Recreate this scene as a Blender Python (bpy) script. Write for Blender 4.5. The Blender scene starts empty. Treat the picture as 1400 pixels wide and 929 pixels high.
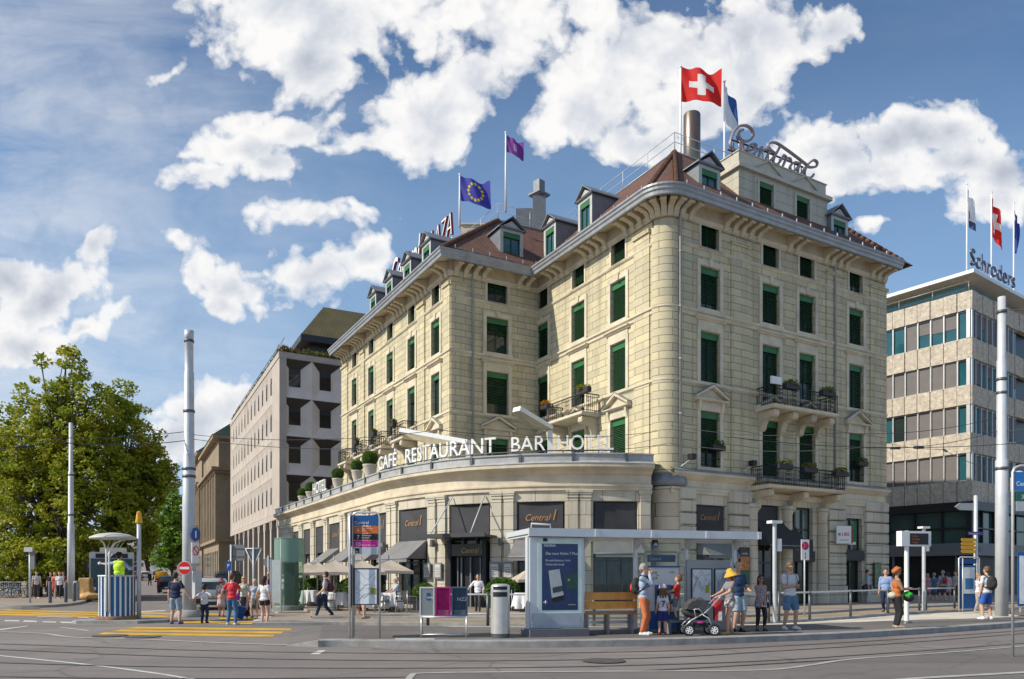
import bpy, math, random
from math import sin, cos, pi, radians, atan2, sqrt, hypot
from mathutils import Vector, Matrix, Euler
random.seed(7)
SC = bpy.context.scene
COL = SC.collection
F = 1027.0; CX = 700.0; HY = 787.0; CZ = 1.65      # lens of the photograph: focal length and horizon in photo pixels, eye height
def gnd(px, py, z=0.0):
    Y = (CZ - z) * F / (py - HY); return ((px - CX) / F * Y, Y)
def at(px, py, Y): return ((px - CX) / F * Y, Y, CZ + (HY - py) / F * Y)
def xat(px, Y): return (px - CX) / F * Y
def zat(py, Y): return CZ + (HY - py) / F * Y

# ------------------------------------------------------------------ materials
MATS = {}
def nodes(m):
    m.use_nodes = True; nt = m.node_tree; nt.nodes.clear()
    out = nt.nodes.new('ShaderNodeOutputMaterial'); b = nt.nodes.new('ShaderNodeBsdfPrincipled')
    nt.links.new(b.outputs[0], out.inputs[0]); return nt, b, out
def N(nt, t, **kw):
    n = nt.nodes.new(t)
    for k, v in kw.items():
        if hasattr(n, k): setattr(n, k, v)
        else: n.inputs[k.replace('_', ' ')].default_value = v
    return n
def mixc(nt, fac, a, b, mode='MIX'):
    n = nt.nodes.new('ShaderNodeMix'); n.data_type = 'RGBA'; n.blend_type = mode
    for sock, val in ((n.inputs[0], fac), (n.inputs[6], a), (n.inputs[7], b)):
        if isinstance(val, (tuple, list)): sock.default_value = (*val[:3], 1)
        elif isinstance(val, (int, float)): sock.default_value = val
        else: nt.links.new(val, sock)
    return n.outputs[2]
def ramp(nt, fac, stops):
    r = nt.nodes.new('ShaderNodeValToRGB')
    while len(r.color_ramp.elements) < len(stops): r.color_ramp.elements.new(0.5)
    for e, (p, c) in zip(r.color_ramp.elements, stops):
        e.position = p; e.color = (c, c, c, 1) if isinstance(c, (int, float)) else (*c[:3], 1)
    nt.links.new(fac, r.inputs[0]); return r.outputs[0]
def sc3(c, k): return tuple(min(1, x * k) for x in c[:3])
def M(name, col, rough=.6, metal=0, var=.12, scale=2.5, bump=0, bscale=40, spec=.5, emit=0, dirt=0):
    if name in MATS: return MATS[name]
    m = bpy.data.materials.new(name); nt, b, out = nodes(m)
    tc = nt.nodes.new('ShaderNodeTexCoord')
    n1 = N(nt, 'ShaderNodeTexNoise', Scale=scale, Detail=5.0, Roughness=.6); nt.links.new(tc.outputs['Object'], n1.inputs['Vector'])
    c = mixc(nt, ramp(nt, n1.outputs[0], [(.3, 0), (.7, 1)]), sc3(col, 1 - var), sc3(col, 1 + var))
    if dirt:
        n2 = N(nt, 'ShaderNodeTexNoise', Scale=scale * .37, Detail=8.0, Roughness=.7); nt.links.new(tc.outputs['Object'], n2.inputs['Vector'])
        c = mixc(nt, ramp(nt, n2.outputs[0], [(.5, 0), (.75, dirt)]), c, sc3(col, .35))
    nt.links.new(c, b.inputs['Base Color'])
    b.inputs['Roughness'].default_value = rough; b.inputs['Metallic'].default_value = metal; b.inputs['Specular IOR Level'].default_value = spec
    if bump:
        n3 = N(nt, 'ShaderNodeTexNoise', Scale=bscale, Detail=4.0); nt.links.new(tc.outputs['Object'], n3.inputs['Vector'])
        bm = N(nt, 'ShaderNodeBump', Strength=bump, Distance=.02); nt.links.new(n3.outputs[0], bm.inputs['Height']); nt.links.new(bm.outputs[0], b.inputs['Normal'])
    if emit:
        b.inputs['Emission Color'].default_value = (*col[:3], 1); b.inputs['Emission Strength'].default_value = emit
    MATS[name] = m; return m
def brick_mat(name, c1, c2, mortar, bw=1.15, rh=.36, ms=.012, var=.2, bump=.6, scale=1.0, dirt=.35):
    m = bpy.data.materials.new(name); nt, b, out = nodes(m); MATS[name] = m
    uv = nt.nodes.new('ShaderNodeUVMap'); tc = nt.nodes.new('ShaderNodeTexCoord')
    br = N(nt, 'ShaderNodeTexBrick', Scale=scale); br.offset = .5
    br.inputs['Brick Width'].default_value = bw; br.inputs['Row Height'].default_value = rh
    br.inputs['Mortar Size'].default_value = ms; br.inputs['Mortar Smooth'].default_value = .15; br.inputs['Bias'].default_value = -.1
    br.inputs['Color1'].default_value = (*c1, 1); br.inputs['Color2'].default_value = (*c2, 1); br.inputs['Mortar'].default_value = (*mortar, 1)
    nt.links.new(uv.outputs[0], br.inputs['Vector'])
    n1 = N(nt, 'ShaderNodeTexNoise', Scale=.6, Detail=9.0, Roughness=.65); nt.links.new(tc.outputs['Object'], n1.inputs['Vector'])
    c = mixc(nt, ramp(nt, n1.outputs[0], [(.35, 0), (.7, dirt)]), br.outputs['Color'], sc3(c1, .55))
    n2 = N(nt, 'ShaderNodeTexNoise', Scale=9.0, Detail=6.0, Roughness=.7); nt.links.new(tc.outputs['Object'], n2.inputs['Vector'])
    c = mixc(nt, .22, c, ramp(nt, n2.outputs[0], [(.25, .35), (.75, .75)]), 'OVERLAY')
    mp = N(nt, 'ShaderNodeMapping'); mp.inputs['Scale'].default_value = (2.2, 2.2, .12); nt.links.new(tc.outputs['Object'], mp.inputs[0])
    n4 = N(nt, 'ShaderNodeTexNoise', Scale=1.0, Detail=5.0); nt.links.new(mp.outputs[0], n4.inputs['Vector'])
    c = mixc(nt, ramp(nt, n4.outputs[0], [(.50, 0), (.72, .5)]), c, sc3(c1, .42))
    nt.links.new(c, b.inputs['Base Color']); b.inputs['Roughness'].default_value = .85; b.inputs['Specular IOR Level'].default_value = .25
    inv = N(nt, 'ShaderNodeMath', operation='SUBTRACT'); inv.inputs[0].default_value = 1; nt.links.new(br.outputs['Fac'], inv.inputs[1])
    ad = N(nt, 'ShaderNodeMath', operation='MULTIPLY_ADD'); nt.links.new(n2.outputs[0], ad.inputs[0]); ad.inputs[1].default_value = .25; nt.links.new(inv.outputs[0], ad.inputs[2])
    bm = N(nt, 'ShaderNodeBump', Strength=bump, Distance=.03); nt.links.new(ad.outputs[0], bm.inputs['Height']); nt.links.new(bm.outputs[0], b.inputs['Normal'])
    return m
def glass_mat(name, col, rough=.04, alpha=None, tint=None):
    m = bpy.data.materials.new(name); nt, b, out = nodes(m); MATS[name] = m
    b.inputs['Roughness'].default_value = rough
    if alpha is None:
        tc = nt.nodes.new('ShaderNodeTexCoord'); n1 = N(nt, 'ShaderNodeTexNoise', Scale=.7, Detail=3.0); nt.links.new(tc.outputs['Object'], n1.inputs['Vector'])
        nt.links.new(mixc(nt, n1.outputs[0], sc3(col, .5), sc3(col, 1.6)), b.inputs['Base Color']); b.inputs['Specular IOR Level'].default_value = .6
        bm = N(nt, 'ShaderNodeBump', Strength=.04, Distance=.05); nt.links.new(n1.outputs[0], bm.inputs['Height']); nt.links.new(bm.outputs[0], b.inputs['Normal'])
    else:
        b.inputs['Base Color'].default_value = (*col, 1)
        tr = N(nt, 'ShaderNodeBsdfTransparent'); tr.inputs[0].default_value = (*(tint or col), 1)
        mx = nt.nodes.new('ShaderNodeMixShader'); mx.inputs[0].default_value = alpha
        nt.links.new(tr.outputs[0], mx.inputs[1]); nt.links.new(b.outputs[0], mx.inputs[2]); nt.links.new(mx.outputs[0], out.inputs[0])
    return m
def leaf_mat(name, c1, c2, c3):
    m = bpy.data.materials.new(name); nt, b, out = nodes(m); MATS[name] = m
    g = nt.nodes.new('ShaderNodeNewGeometry'); tc = nt.nodes.new('ShaderNodeTexCoord')
    n1 = N(nt, 'ShaderNodeTexNoise', Scale=.5, Detail=3.0); nt.links.new(tc.outputs['Object'], n1.inputs['Vector'])
    a = mixc(nt, g.outputs['Random Per Island'], c1, c2); c = mixc(nt, ramp(nt, n1.outputs[0], [(.45, 0), (.68, .8)]), a, c3)
    nt.links.new(c, b.inputs['Base Color']); b.inputs['Roughness'].default_value = .5; b.inputs['Specular IOR Level'].default_value = .3
    tl = N(nt, 'ShaderNodeBsdfTranslucent'); nt.links.new(c, tl.inputs[0]); mx = nt.nodes.new('ShaderNodeMixShader'); mx.inputs[0].default_value = .42
    nt.links.new(b.outputs[0], mx.inputs[1]); nt.links.new(tl.outputs[0], mx.inputs[2]); nt.links.new(mx.outputs[0], out.inputs[0]); return m

# ------------------------------------------------------------------ frames and mesh building
class Fr:
    """vertical plane: u along d, v outward along n, z up"""
    def __init__(s, o, d, n=None):
        l = hypot(*d); s.o = o; s.d = (d[0] / l, d[1] / l); s.n = n or (s.d[1], -s.d[0])
    def pt(s, u, v, z): return (s.o[0] + s.d[0] * u + s.n[0] * v, s.o[1] + s.d[1] * u + s.n[1] * v, z)
    def u(s, px, v=0):
        k = (px - CX) / F; ox = s.o[0] + s.n[0] * v; oy = s.o[1] + s.n[1] * v
        return (k * oy - ox) / (s.d[0] - k * s.d[1])
    def uz(s, px, py, v=0):
        u = s.u(px, v); Y = s.pt(u, v, 0)[1]; return u, zat(py, Y)
class Ident:
    def pt(s, u, v, z): return (u, v, z)
ID = Ident()
class MB:
    def __init__(s): s.v = []; s.f = []; s.uv = []; s.m = []; s.sm = []
    def add(s, pts): k = len(s.v); s.v.extend(pts); return k
    def face(s, idx, uv=None, m=0, sm=False): s.f.append(tuple(idx)); s.uv.append(uv); s.m.append(m); s.sm.append(sm)
    def poly(s, pts, uv=None, m=0):
        k = s.add(pts); s.face(range(k, k + len(pts)), uv, m)
    def box(s, fr, u0, u1, v0, v1, z0, z1, m=0, skip=''):
        P = [fr.pt(u, v, z) for z in (z0, z1) for v in (v0, v1) for u in (u0, u1)]; k = s.add(P)
        du = abs(u1 - u0); dv = abs(v1 - v0)
        H = lambda a, b: [(a, z0), (b, z0), (b, z1), (a, z1)]
        for nm, q, uv in (('f', (2, 3, 7, 6), H(u0, u1)), ('b', (1, 0, 4, 5), H(u1, u0)), ('l', (0, 2, 6, 4), H(u0 - dv, u0)), ('r', (3, 1, 5, 7), H(u1, u1 + dv)),
                          ('t', (6, 7, 5, 4), [(u0, v1), (u1, v1), (u1, v0), (u0, v0)]), ('d', (0, 1, 3, 2), [(u0, v0), (u1, v0), (u1, v1), (u0, v1)])):
            if nm not in skip: s.face([k + i for i in q], uv, m)
        return s
    def bx(s, x0, x1, y0, y1, z0, z1, m=0): return s.box(ID, x0, x1, y0, y1, z0, z1, m)
    def ext(s, fr, prof, u0, u1, m=0, cap=True):
        """profile of (v,z) extruded along u"""
        n = len(prof); a = s.add([fr.pt(u0, v, z) for v, z in prof]); b = s.add([fr.pt(u1, v, z) for v, z in prof])
        for i in range(n):
            j = (i + 1) % n; s.face((a + i, a + j, b + j, b + i), None, m)
        if cap: s.face([a + i for i in range(n)][::-1], None, m); s.face([b + i for i in range(n)], None, m)
        return s
    def plate(s, fr, pts, v0, v1, m=0, m_side=None):
        """outline of (u,z) given thickness from v0 to v1"""
        n = len(pts); a = s.add([fr.pt(u, v0, z) for u, z in pts]); b = s.add([fr.pt(u, v1, z) for u, z in pts]); ms = m if m_side is None else m_side
        s.face([a + i for i in range(n)], None, ms); s.face([b + i for i in range(n)][::-1], None, m)
        for i in range(n):
            j = (i + 1) % n; s.face((a + i, b + i, b + j, a + j), None, ms)
        return s
    def tube(s, path, r, seg=8, m=0, closed=False, cap=True):
        path = [Vector(p) for p in path]; n = len(path); rs = r if isinstance(r, (list, tuple)) else [r] * n; rings = []
        up = None
        for i, p in enumerate(path):
            if closed: t = path[(i + 1) % n] - path[i - 1]
            else: t = path[min(i + 1, n - 1)] - path[max(i - 1, 0)]
            t = t.normalized() if t.length > 1e-9 else Vector((0, 0, 1))
            if up is None: up = t.orthogonal().normalized()
            else:
                up = up - t * up.dot(t); up = up.normalized() if up.length > 1e-6 else t.orthogonal().normalized()
            w = t.cross(up)
            rings.append(s.add([tuple(p + (up * cos(2 * pi * k / seg) + w * sin(2 * pi * k / seg)) * rs[i]) for k in range(seg)]))
        for i in range(n if closed else n - 1):
            a = rings[i]; b = rings[(i + 1) % n]
            for k in range(seg):
                l = (k + 1) % seg; s.face((a + k, a + l, b + l, b + k), None, m, True)
        if cap and not closed:
            s.face([rings[0] + k for k in range(seg)][::-1], None, m); s.face([rings[-1] + k for k in range(seg)], None, m)
        return s
    def capsule(s, p0, r0, p1, r1, seg=10, m=0):
        p0 = Vector(p0); p1 = Vector(p1); d = p1 - p0; d = d.normalized() if d.length > 1e-6 else Vector((0, 0, 1))
        path = []; rs = []
        for a in (80, 50, 22): path.append(p0 - d * r0 * sin(radians(a))); rs.append(r0 * cos(radians(a)))
        path += [p0, p1]; rs += [r0, r1]
        for a in (22, 50, 80): path.append(p1 + d * r1 * sin(radians(a))); rs.append(r1 * cos(radians(a)))
        return s.tube(path, rs, seg, m)
    def lathe(s, prof, c=(0, 0, 0), seg=24, m=0, sm=True, a0=0, a1=2 * pi):
        full = abs(a1 - a0 - 2 * pi) < 1e-6; n = seg if full else seg + 1; rings = []
        for r, z in prof: rings.append(s.add([(c[0] + r * cos(a0 + (a1 - a0) * k / seg), c[1] + r * sin(a0 + (a1 - a0) * k / seg), c[2] + z) for k in range(n)]))
        for i in range(len(prof) - 1):
            a, b = rings[i], rings[i + 1]
            for k in range(seg):
                l = (k + 1) % n; s.face((a + k, a + l, b + l, b + k), [(k * .1, prof[i][1]), (k * .1 + .1, prof[i][1]), (k * .1 + .1, prof[i + 1][1]), (k * .1, prof[i + 1][1])], m, sm)
        return s
    def ell(s, c, r, seg=12, rings=8, m=0, rot=None):
        k0 = len(s.v); R = rot or Matrix.Identity(3)
        for i in range(rings + 1):
            t = pi * i / rings
            for k in range(seg):
                p = Vector((r[0] * sin(t) * cos(2 * pi * k / seg), r[1] * sin(t) * sin(2 * pi * k / seg), r[2] * cos(t))); p = R @ p
                s.v.append((c[0] + p.x, c[1] + p.y, c[2] + p.z))
        for i in range(rings):
            for k in range(seg):
                l = (k + 1) % seg; s.face((k0 + i * seg + k, k0 + (i + 1) * seg + k, k0 + (i + 1) * seg + l, k0 + i * seg + l), None, m, True)
        return s
    def join(s, o, m=None):
        k = s.add(o.v)
        for f, uv, mi, sm in zip(o.f, o.uv, o.m, o.sm): s.face([k + i for i in f], uv, mi if m is None else m, sm)
        return s
    def text(s, fr, txt, u, z, size, v=0.004, ext=0.0, xs=1.0, align='LEFT', shear=0, m=0, bold=0, flip=1):
        c = bpy.data.curves.new('t', 'FONT'); c.body = txt; c.size = size; c.align_x = align; c.shear = shear; c.extrude = ext; c.resolution_u = 3; c.offset = bold * size
        o = bpy.data.objects.new('t', c); TMP.collection.objects.link(o)
        me = bpy.data.meshes.new_from_object(o.evaluated_get(DG()))
        k = s.add([fr.pt(u + flip * p.co.x * xs, v + p.co.z, z + p.co.y) for p in me.vertices])
        for p in me.polygons: s.face([k + i for i in p.vertices], None, m)
        bpy.data.meshes.remove(me); bpy.data.objects.remove(o); bpy.data.curves.remove(c); return s
    def mesh(s, name, mats, origin=(0, 0, 0)):
        me = bpy.data.meshes.new(name); ox, oy, oz = origin
        me.from_pydata([(x - ox, y - oy, z - oz) for x, y, z in s.v], [], s.f)
        for mt in (mats if isinstance(mats, (list, tuple)) else [mats]): me.materials.append(mt)
        me.polygons.foreach_set('material_index', s.m); me.polygons.foreach_set('use_smooth', s.sm)
        if any(u is not None for u in s.uv):
            lay = me.uv_layers.new(name='UVMap'); flat = []
            for p, u in zip(me.polygons, s.uv):
                if u is None:
                    nn = p.normal; t = (-nn.y, nn.x); l = hypot(*t)
                    for vi in p.vertices:
                        c = me.vertices[vi].co
                        flat += [c.x, c.y] if l < .5 else [(c.x * t[0] + c.y * t[1]) / l, c.z]
                else:
                    for a in u: flat += a
            lay.data.foreach_set('uv', flat)
        me.update(); return me
    def build(s, name, mats, parent=None, label=None, local=False):
        """parent: an object whose location the world coordinates are measured from (unless local)"""
        org = (0, 0, 0)
        if not local and parent is not None:
            p = parent
            while p: org = tuple(a + b for a, b in zip(org, p.location)); p = p.parent
        o = bpy.data.objects.new(name, s.mesh(name, mats, org)); COL.objects.link(o); o.parent = parent
        if label: o['label'] = label
        return o
TMP = bpy.data.scenes.new('tmp')
def DG():
    vl = TMP.view_layers[0]; vl.update(); return vl.depsgraph
def remesh(mb, voxel, smooth=3, fac=.5):
    me = mb.mesh('r', []); o = bpy.data.objects.new('r', me); TMP.collection.objects.link(o)
    md = o.modifiers.new('r', 'REMESH'); md.mode = 'VOXEL'; md.voxel_size = voxel; md.use_smooth_shade = True
    if smooth: sm = o.modifiers.new('s', 'SMOOTH'); sm.iterations = smooth; sm.factor = fac
    DG(); e = bpy.data.meshes.new_from_object(o.evaluated_get(DG()))
    r = MB(); r.add([tuple(v.co) for v in e.vertices])
    for p in e.polygons: r.face(p.vertices, None, 0, True)
    bpy.data.meshes.remove(e); bpy.data.objects.remove(o); bpy.data.meshes.remove(me); return r
def thing(name, label, cat, loc=(0, 0, 0), rz=0, group=None):
    o = bpy.data.objects.new(name, None); COL.objects.link(o); o.location = loc; o.rotation_euler = (0, 0, rz); o.empty_display_size = .3
    o['label'] = label; o['category'] = cat
    if group: o['group'] = group
    return o
def tag(o, label, cat, group=None):
    o['label'] = label; o['category'] = cat
    if group: o['group'] = group
    return o
def struct(mb, name, mats):
    o = mb.build(name, mats); o['kind'] = 'structure'; return o
def dup(root, loc, rz=0, label=None, group=None, scale=None):
    r = root.copy(); COL.objects.link(r); r.location = loc; r.rotation_euler = (0, 0, rz)
    if label: r['label'] = label
    if group: r['group'] = group
    if scale: r.scale = scale
    for ch in root.children:
        c = ch.copy(); COL.objects.link(c); c.parent = r
        for g in ch.children: d = g.copy(); COL.objects.link(d); d.parent = c
    return r
def sweep(mb, path, prof, m=0, closed=False, uv=True, flip=False, caps=False):
    """path of (x,y) with outward normal to the right of travel; profile of (v,z)"""
    n = len(path); mit = []
    for i in range(n):
        segs = []
        for a, b in ((i - 1, i), (i, i + 1)):
            if closed: a %= n; b %= n
            if 0 <= a < n and 0 <= b < n and a != b:
                dx = path[b][0] - path[a][0]; dy = path[b][1] - path[a][1]; l = hypot(dx, dy); segs.append((dy / l, -dx / l))
        if len(segs) == 1: mit.append(segs[0])
        else:
            mx = segs[0][0] + segs[1][0]; my = segs[0][1] + segs[1][1]; k = 2 / (mx * mx + my * my); mit.append((mx * k, my * k))
    s = -1 if flip else 1
    rows = [mb.add([(p[0] + s * w[0] * v, p[1] + s * w[1] * v, z) for p, w in zip(path, mit)]) for v, z in prof]
    L = [0]
    for i in range(1, n): L.append(L[-1] + hypot(path[i][0] - path[i - 1][0], path[i][1] - path[i - 1][1]))
    d = [0]
    for i in range(1, len(prof)): d.append(d[-1] + hypot(prof[i][0] - prof[i - 1][0], prof[i][1] - prof[i - 1][1]))
    for j in range(len(prof) - 1):
        a, b = rows[j], rows[j + 1]
        for i in range(n if closed else n - 1):
            k = (i + 1) % n; l1 = L[k] if k else L[-1] + 1
            q = (a + i, a + k, b + k, b + i); u = [(L[i], d[j]), (l1, d[j]), (l1, d[j + 1]), (L[i], d[j + 1])]
            if flip: q = q[::-1]; u = u[::-1]
            mb.face(q, u if uv else None, m)
    if caps:
        for i in (0, n - 1): mb.face([r + i for r in rows], None, m)
    return mb
def smooth_path(pts, k=8):
    out = []; n = len(pts)
    for i in range(n - 1):
        p0 = pts[max(i - 1, 0)]; p1 = pts[i]; p2 = pts[i + 1]; p3 = pts[min(i + 2, n - 1)]
        for j in range(k):
            t = j / k
            out.append(tuple(.5 * ((2 * b) + (-a + c) * t + (2 * a - 5 * b + 4 * c - d) * t * t + (-a + 3 * b - 3 * c + d) * t ** 3) for a, b, c, d in zip(p0, p1, p2, p3)))
    out.append(tuple(pts[-1])); return out
def ribbon(mb, pts, w, z, m=0):
    """flat strip of width w along (x,y) points"""
    n = len(pts)
    L = []; R = []
    for i in range(n):
        a = pts[max(i - 1, 0)]; b = pts[min(i + 1, n - 1)]; dx = b[0] - a[0]; dy = b[1] - a[1]; l = hypot(dx, dy) or 1
        nx, ny = dy / l * w / 2, -dx / l * w / 2; L.append((pts[i][0] - nx, pts[i][1] - ny, z)); R.append((pts[i][0] + nx, pts[i][1] + ny, z))
    a = mb.add(L); b = mb.add(R)
    for i in range(n - 1): mb.face((a + i, b + i, b + i + 1, a + i + 1), None, m)
    return mb
def slab(mb, pts, z0, z1, m=0, mside=None, bevel=.02):
    """raised paving of a (counter-clockwise) outline with a small eased edge"""
    n = len(pts); ms = m if mside is None else mside
    area = sum(pts[i][0] * pts[(i + 1) % n][1] - pts[(i + 1) % n][0] * pts[i][1] for i in range(n))
    if area < 0: pts = pts[::-1]
    b = mb.add([(x, y, z1) for x, y in pts]); a = mb.add([(x, y, z0) for x, y in pts])
    mb.face([b + i for i in range(n)], None, m)
    for i in range(n):
        j = (i + 1) % n; mb.face((a + i, a + j, b + j, b + i), None, ms)
    return mb

# ------------------------------------------------------------------ shared materials
STONE = brick_mat('ashlar_stone', (.635, .55, .355), (.465, .425, .305), (.15, .125, .08), 1.15, .36, .013)
STONE_LOW = brick_mat('base_stone', (.63, .565, .44), (.52, .48, .39), (.17, .14, .10), 1.5, .62, .014, dirt=.3)
TRIM = M('trim_stone', (.61, .54, .40), .8, var=.15, scale=1.4, bump=.25, bscale=14, dirt=.5)
TRIM_D = M('soffit_stone', (.58, .50, .35), .8, var=.15, scale=1.2, bump=.2, dirt=.4)
LEAD = M('lead_grey', (.24, .245, .25), .45, .2, var=.2, scale=2, bump=.1, dirt=.5)
ZINC = M('zinc_sheet', (.34, .35, .36), .5, .2, var=.15, scale=1.5, dirt=.3)
GREEN = M('shutter_green', (.014, .062, .020), .45, var=.2, scale=3)
GREENV = M('valance_green', (.025, .14, .045), .5, var=.15, scale=3)
FRAMEW = M('window_white', (.62, .60, .52), .5, var=.08)
DARKF = M('frame_dark', (.025, .03, .03), .4, var=.2)
GLASS = glass_mat('window_glass', (.02, .03, .03))
GLASSB = glass_mat('blue_glass', (.03, .10, .12))
IRON = M('wrought_iron', (.015, .015, .017), .5, .3, var=.3)
GALV = M('galvanised_steel', (.52, .54, .56), .5, .15, var=.1, scale=1.5, dirt=.25)
GALVD = M('steel_dark', (.11, .12, .125), .45, .5, var=.2)
STEEL = M('brushed_steel', (.60, .59, .57), .35, .45, var=.1, scale=4)
WHITE = M('white_paint', (.78, .78, .76), .45, var=.05, dirt=.1)
BLACK = M('black_paint', (.012, .012, .014), .5, var=.3)
GREYP = M('grey_paint', (.20, .21, .22), .5, var=.1)
SCREEN = M('grey_screen_cloth', (.045, .045, .05), .8, var=.25, scale=1.2)
AWN = M('awning_cloth', (.19, .185, .183), .85, var=.15, scale=1.5)
ORANGE_S = M('copper_lettering', (.52, .24, .06), .5, var=.1)
# ------------------------------------------------------------------ camera, sky, sun
cam = bpy.data.cameras.new('camera'); co = bpy.data.objects.new('camera', cam); COL.objects.link(co); SC.camera = co
cam.sensor_width = 36; cam.lens = F / 1400 * 36; cam.shift_y = (HY - 464.5) / 1400; cam.clip_end = 3000
co.location = (0, 0, CZ); co.rotation_euler = (radians(90), 0, 0)
SUN_EL = radians(37); TR = (.945, .327)                      # the light travels to the right and slightly away from the viewer
sl = bpy.data.lights.new('sun', 'SUN'); sl.energy = 5.0; sl.angle = radians(.5); sl.color = (1, .93, .80)
so = bpy.data.objects.new('sun', sl); COL.objects.link(so)
dv = Vector((TR[0] * cos(SUN_EL), TR[1] * cos(SUN_EL), -sin(SUN_EL))); so.rotation_euler = dv.to_track_quat('-Z', 'Y').to_euler(); so.location = (-60, -20, 50)
W = bpy.data.worlds.new('World'); SC.world = W; W.use_nodes = True; nt = W.node_tree; nt.nodes.clear()
wo = nt.nodes.new('ShaderNodeOutputWorld'); sky = nt.nodes.new('ShaderNodeTexSky'); sky.sky_type = 'NISHITA'; sky.sun_disc = False
sky.sun_elevation = SUN_EL; sky.sun_rotation = atan2(-TR[0], -TR[1]); sky.altitude = 400; sky.air_density = 1.0; sky.dust_density = .35; sky.ozone_density = 1.6
b1 = nt.nodes.new('ShaderNodeBackground'); b1.inputs[1].default_value = .135
hs = N(nt, 'ShaderNodeHueSaturation', Saturation=1.15, Value=1.0); nt.links.new(sky.outputs[0], hs.inputs['Color']); SKYC = hs.outputs[0]
# cumulus clouds: puffs placed by direction (x/y, z/y), edges broken up by noise in direction space
tc = nt.nodes.new('ShaderNodeTexCoord'); sp = nt.nodes.new('ShaderNodeSeparateXYZ'); nt.links.new(tc.outputs['Generated'], sp.inputs[0])
def mth(op, a, b=None, c=None):
    n = nt.nodes.new('ShaderNodeMath'); n.operation = op
    for i, x in enumerate((a, b, c)):
        if x is None: continue
        if isinstance(x, (int, float)): n.inputs[i].default_value = x
        else: nt.links.new(x, n.inputs[i])
    return n.outputs[0]
yy = mth('MAXIMUM', mth('ABSOLUTE', sp.outputs[1]), .15)
cb = nt.nodes.new('ShaderNodeCombineXYZ'); nt.links.new(mth('DIVIDE', sp.outputs[0], yy), cb.inputs[0]); nt.links.new(mth('DIVIDE', sp.outputs[2], yy), cb.inputs[1])
uv = cb.outputs[0]
def cnoise(scale, detail, rough, dist=0, off=0):
    mp = N(nt, 'ShaderNodeMapping'); mp.inputs['Location'].default_value = (off, off * .7, off * .3); nt.links.new(uv, mp.inputs[0])
    n = N(nt, 'ShaderNodeTexNoise', Scale=scale, Detail=detail, Roughness=rough, Distortion=dist); nt.links.new(mp.outputs[0], n.inputs['Vector']); return n
nbig = cnoise(9, 6, .58, .25); nfine = cnoise(30, 5, .65, .3, 5)
PUFFS = [  # photo-px centre, half axes, tilt in degrees
    (420, 25, 150, 70, -8, 1), (560, 22, 230, 46, 0, .85), (420, 80, 70, 60, -30, 1), (700, 40, 90, 50, 25, .75), (800, 8, 80, 30, 0, .7),
    (600, 150, 95, 50, 12, 1), (575, 195, 80, 42, 0, .9), (665, 105, 90, 50, 30, .9), (500, 205, 60, 18, 10, .7),
    (340, 205, 100, 45, -5, 1.05), (285, 238, 75, 25, 0, .8), (410, 190, 70, 40, 15, .9), (380, 235, 60, 28, 0, .85), (330, 160, 45, 20, 10, .7),
    (320, 385, 60, 42, -10, 1), (300, 415, 35, 28, 0, .8), (430, 375, 75, 38, 8, .95), (500, 355, 55, 24, 28, .85), (405, 405, 60, 24, 0, .7), (262, 370, 22, 30, -40, .5), (240, 332, 22, 18, 0, .6),
    (420, 302, 85, 18, 3, .5), (228, 97, 34, 10, 28, .62), (490, 290, 30, 8, 0, .45),
    (60, 400, 95, 45, 22, 1.1), (140, 350, 45, 25, 30, 1), (30, 455, 90, 38, 0, 1), (120, 440, 50, 18, 20, .8), (10, 380, 60, 40, 0, 1),
    (290, 570, 75, 38, 15, 1.1), (250, 610, 60, 50, 0, 1.1), (330, 600, 60, 50, 0, 1), (200, 640, 60, 40, 0, .8),
    (880, 70, 110, 65, 10, 1.1), (1010, 60, 110, 55, 5, 1.1), (1110, 50, 75, 32, 10, 1.05), (800, 130, 95, 70, 25, 1), (960, 130, 120, 50, 8, 1), (750, 180, 60, 35, 10, .8), (890, 190, 90, 40, 0, .8), (1030, 120, 60, 40, 0, .7),
    (1140, 200, 90, 50, -8, 1.05), (1240, 185, 90, 42, 12, 1.05), (1290, 165, 45, 25, 0, .9), (1100, 240, 75, 50, 0, .95), (1200, 235, 110, 38, 5, .95), (1310, 215, 75, 30, 0, .85), (1375, 240, 70, 45, 0, 1), (1360, 280, 50, 30, 0, .7),
    (1190, 317, 26, 10, 0, .42)]
wn = cnoise(5.5, 4, .55, 0, 3); wv = nt.nodes.new('ShaderNodeVectorMath'); wv.operation = 'MULTIPLY_ADD'; nt.links.new(wn.outputs[1], wv.inputs[0]); wv.inputs[1].default_value = (.13, .11, 0)
wa = nt.nodes.new('ShaderNodeVectorMath'); wa.operation = 'ADD'; nt.links.new(uv, wa.inputs[0]); wa.inputs[1].default_value = (-.065, -.055, 0); nt.links.new(wa.outputs[0], wv.inputs[2]); uvw = wv.outputs[0]
acc = None
for (px, py, rx, ry, ang, w) in PUFFS:
    mp = nt.nodes.new('ShaderNodeMapping'); mp.vector_type = 'TEXTURE'
    mp.inputs['Location'].default_value = ((px - CX) / F, (HY - py) / F, 0); mp.inputs['Rotation'].default_value = (0, 0, radians(ang)); mp.inputs['Scale'].default_value = (rx * 1.10 / F, ry * 1.10 / F, 1)
    nt.links.new(uvw, mp.inputs[0]); ln = nt.nodes.new('ShaderNodeVectorMath'); ln.operation = 'LENGTH'; nt.links.new(mp.outputs[0], ln.inputs[0])
    d = mth('MULTIPLY_ADD', ln.outputs['Value'], -w, w)      # w at the centre, 0 at the rim
    acc = d if acc is None else mth('SMOOTH_MAX', acc, d, .18)
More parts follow.
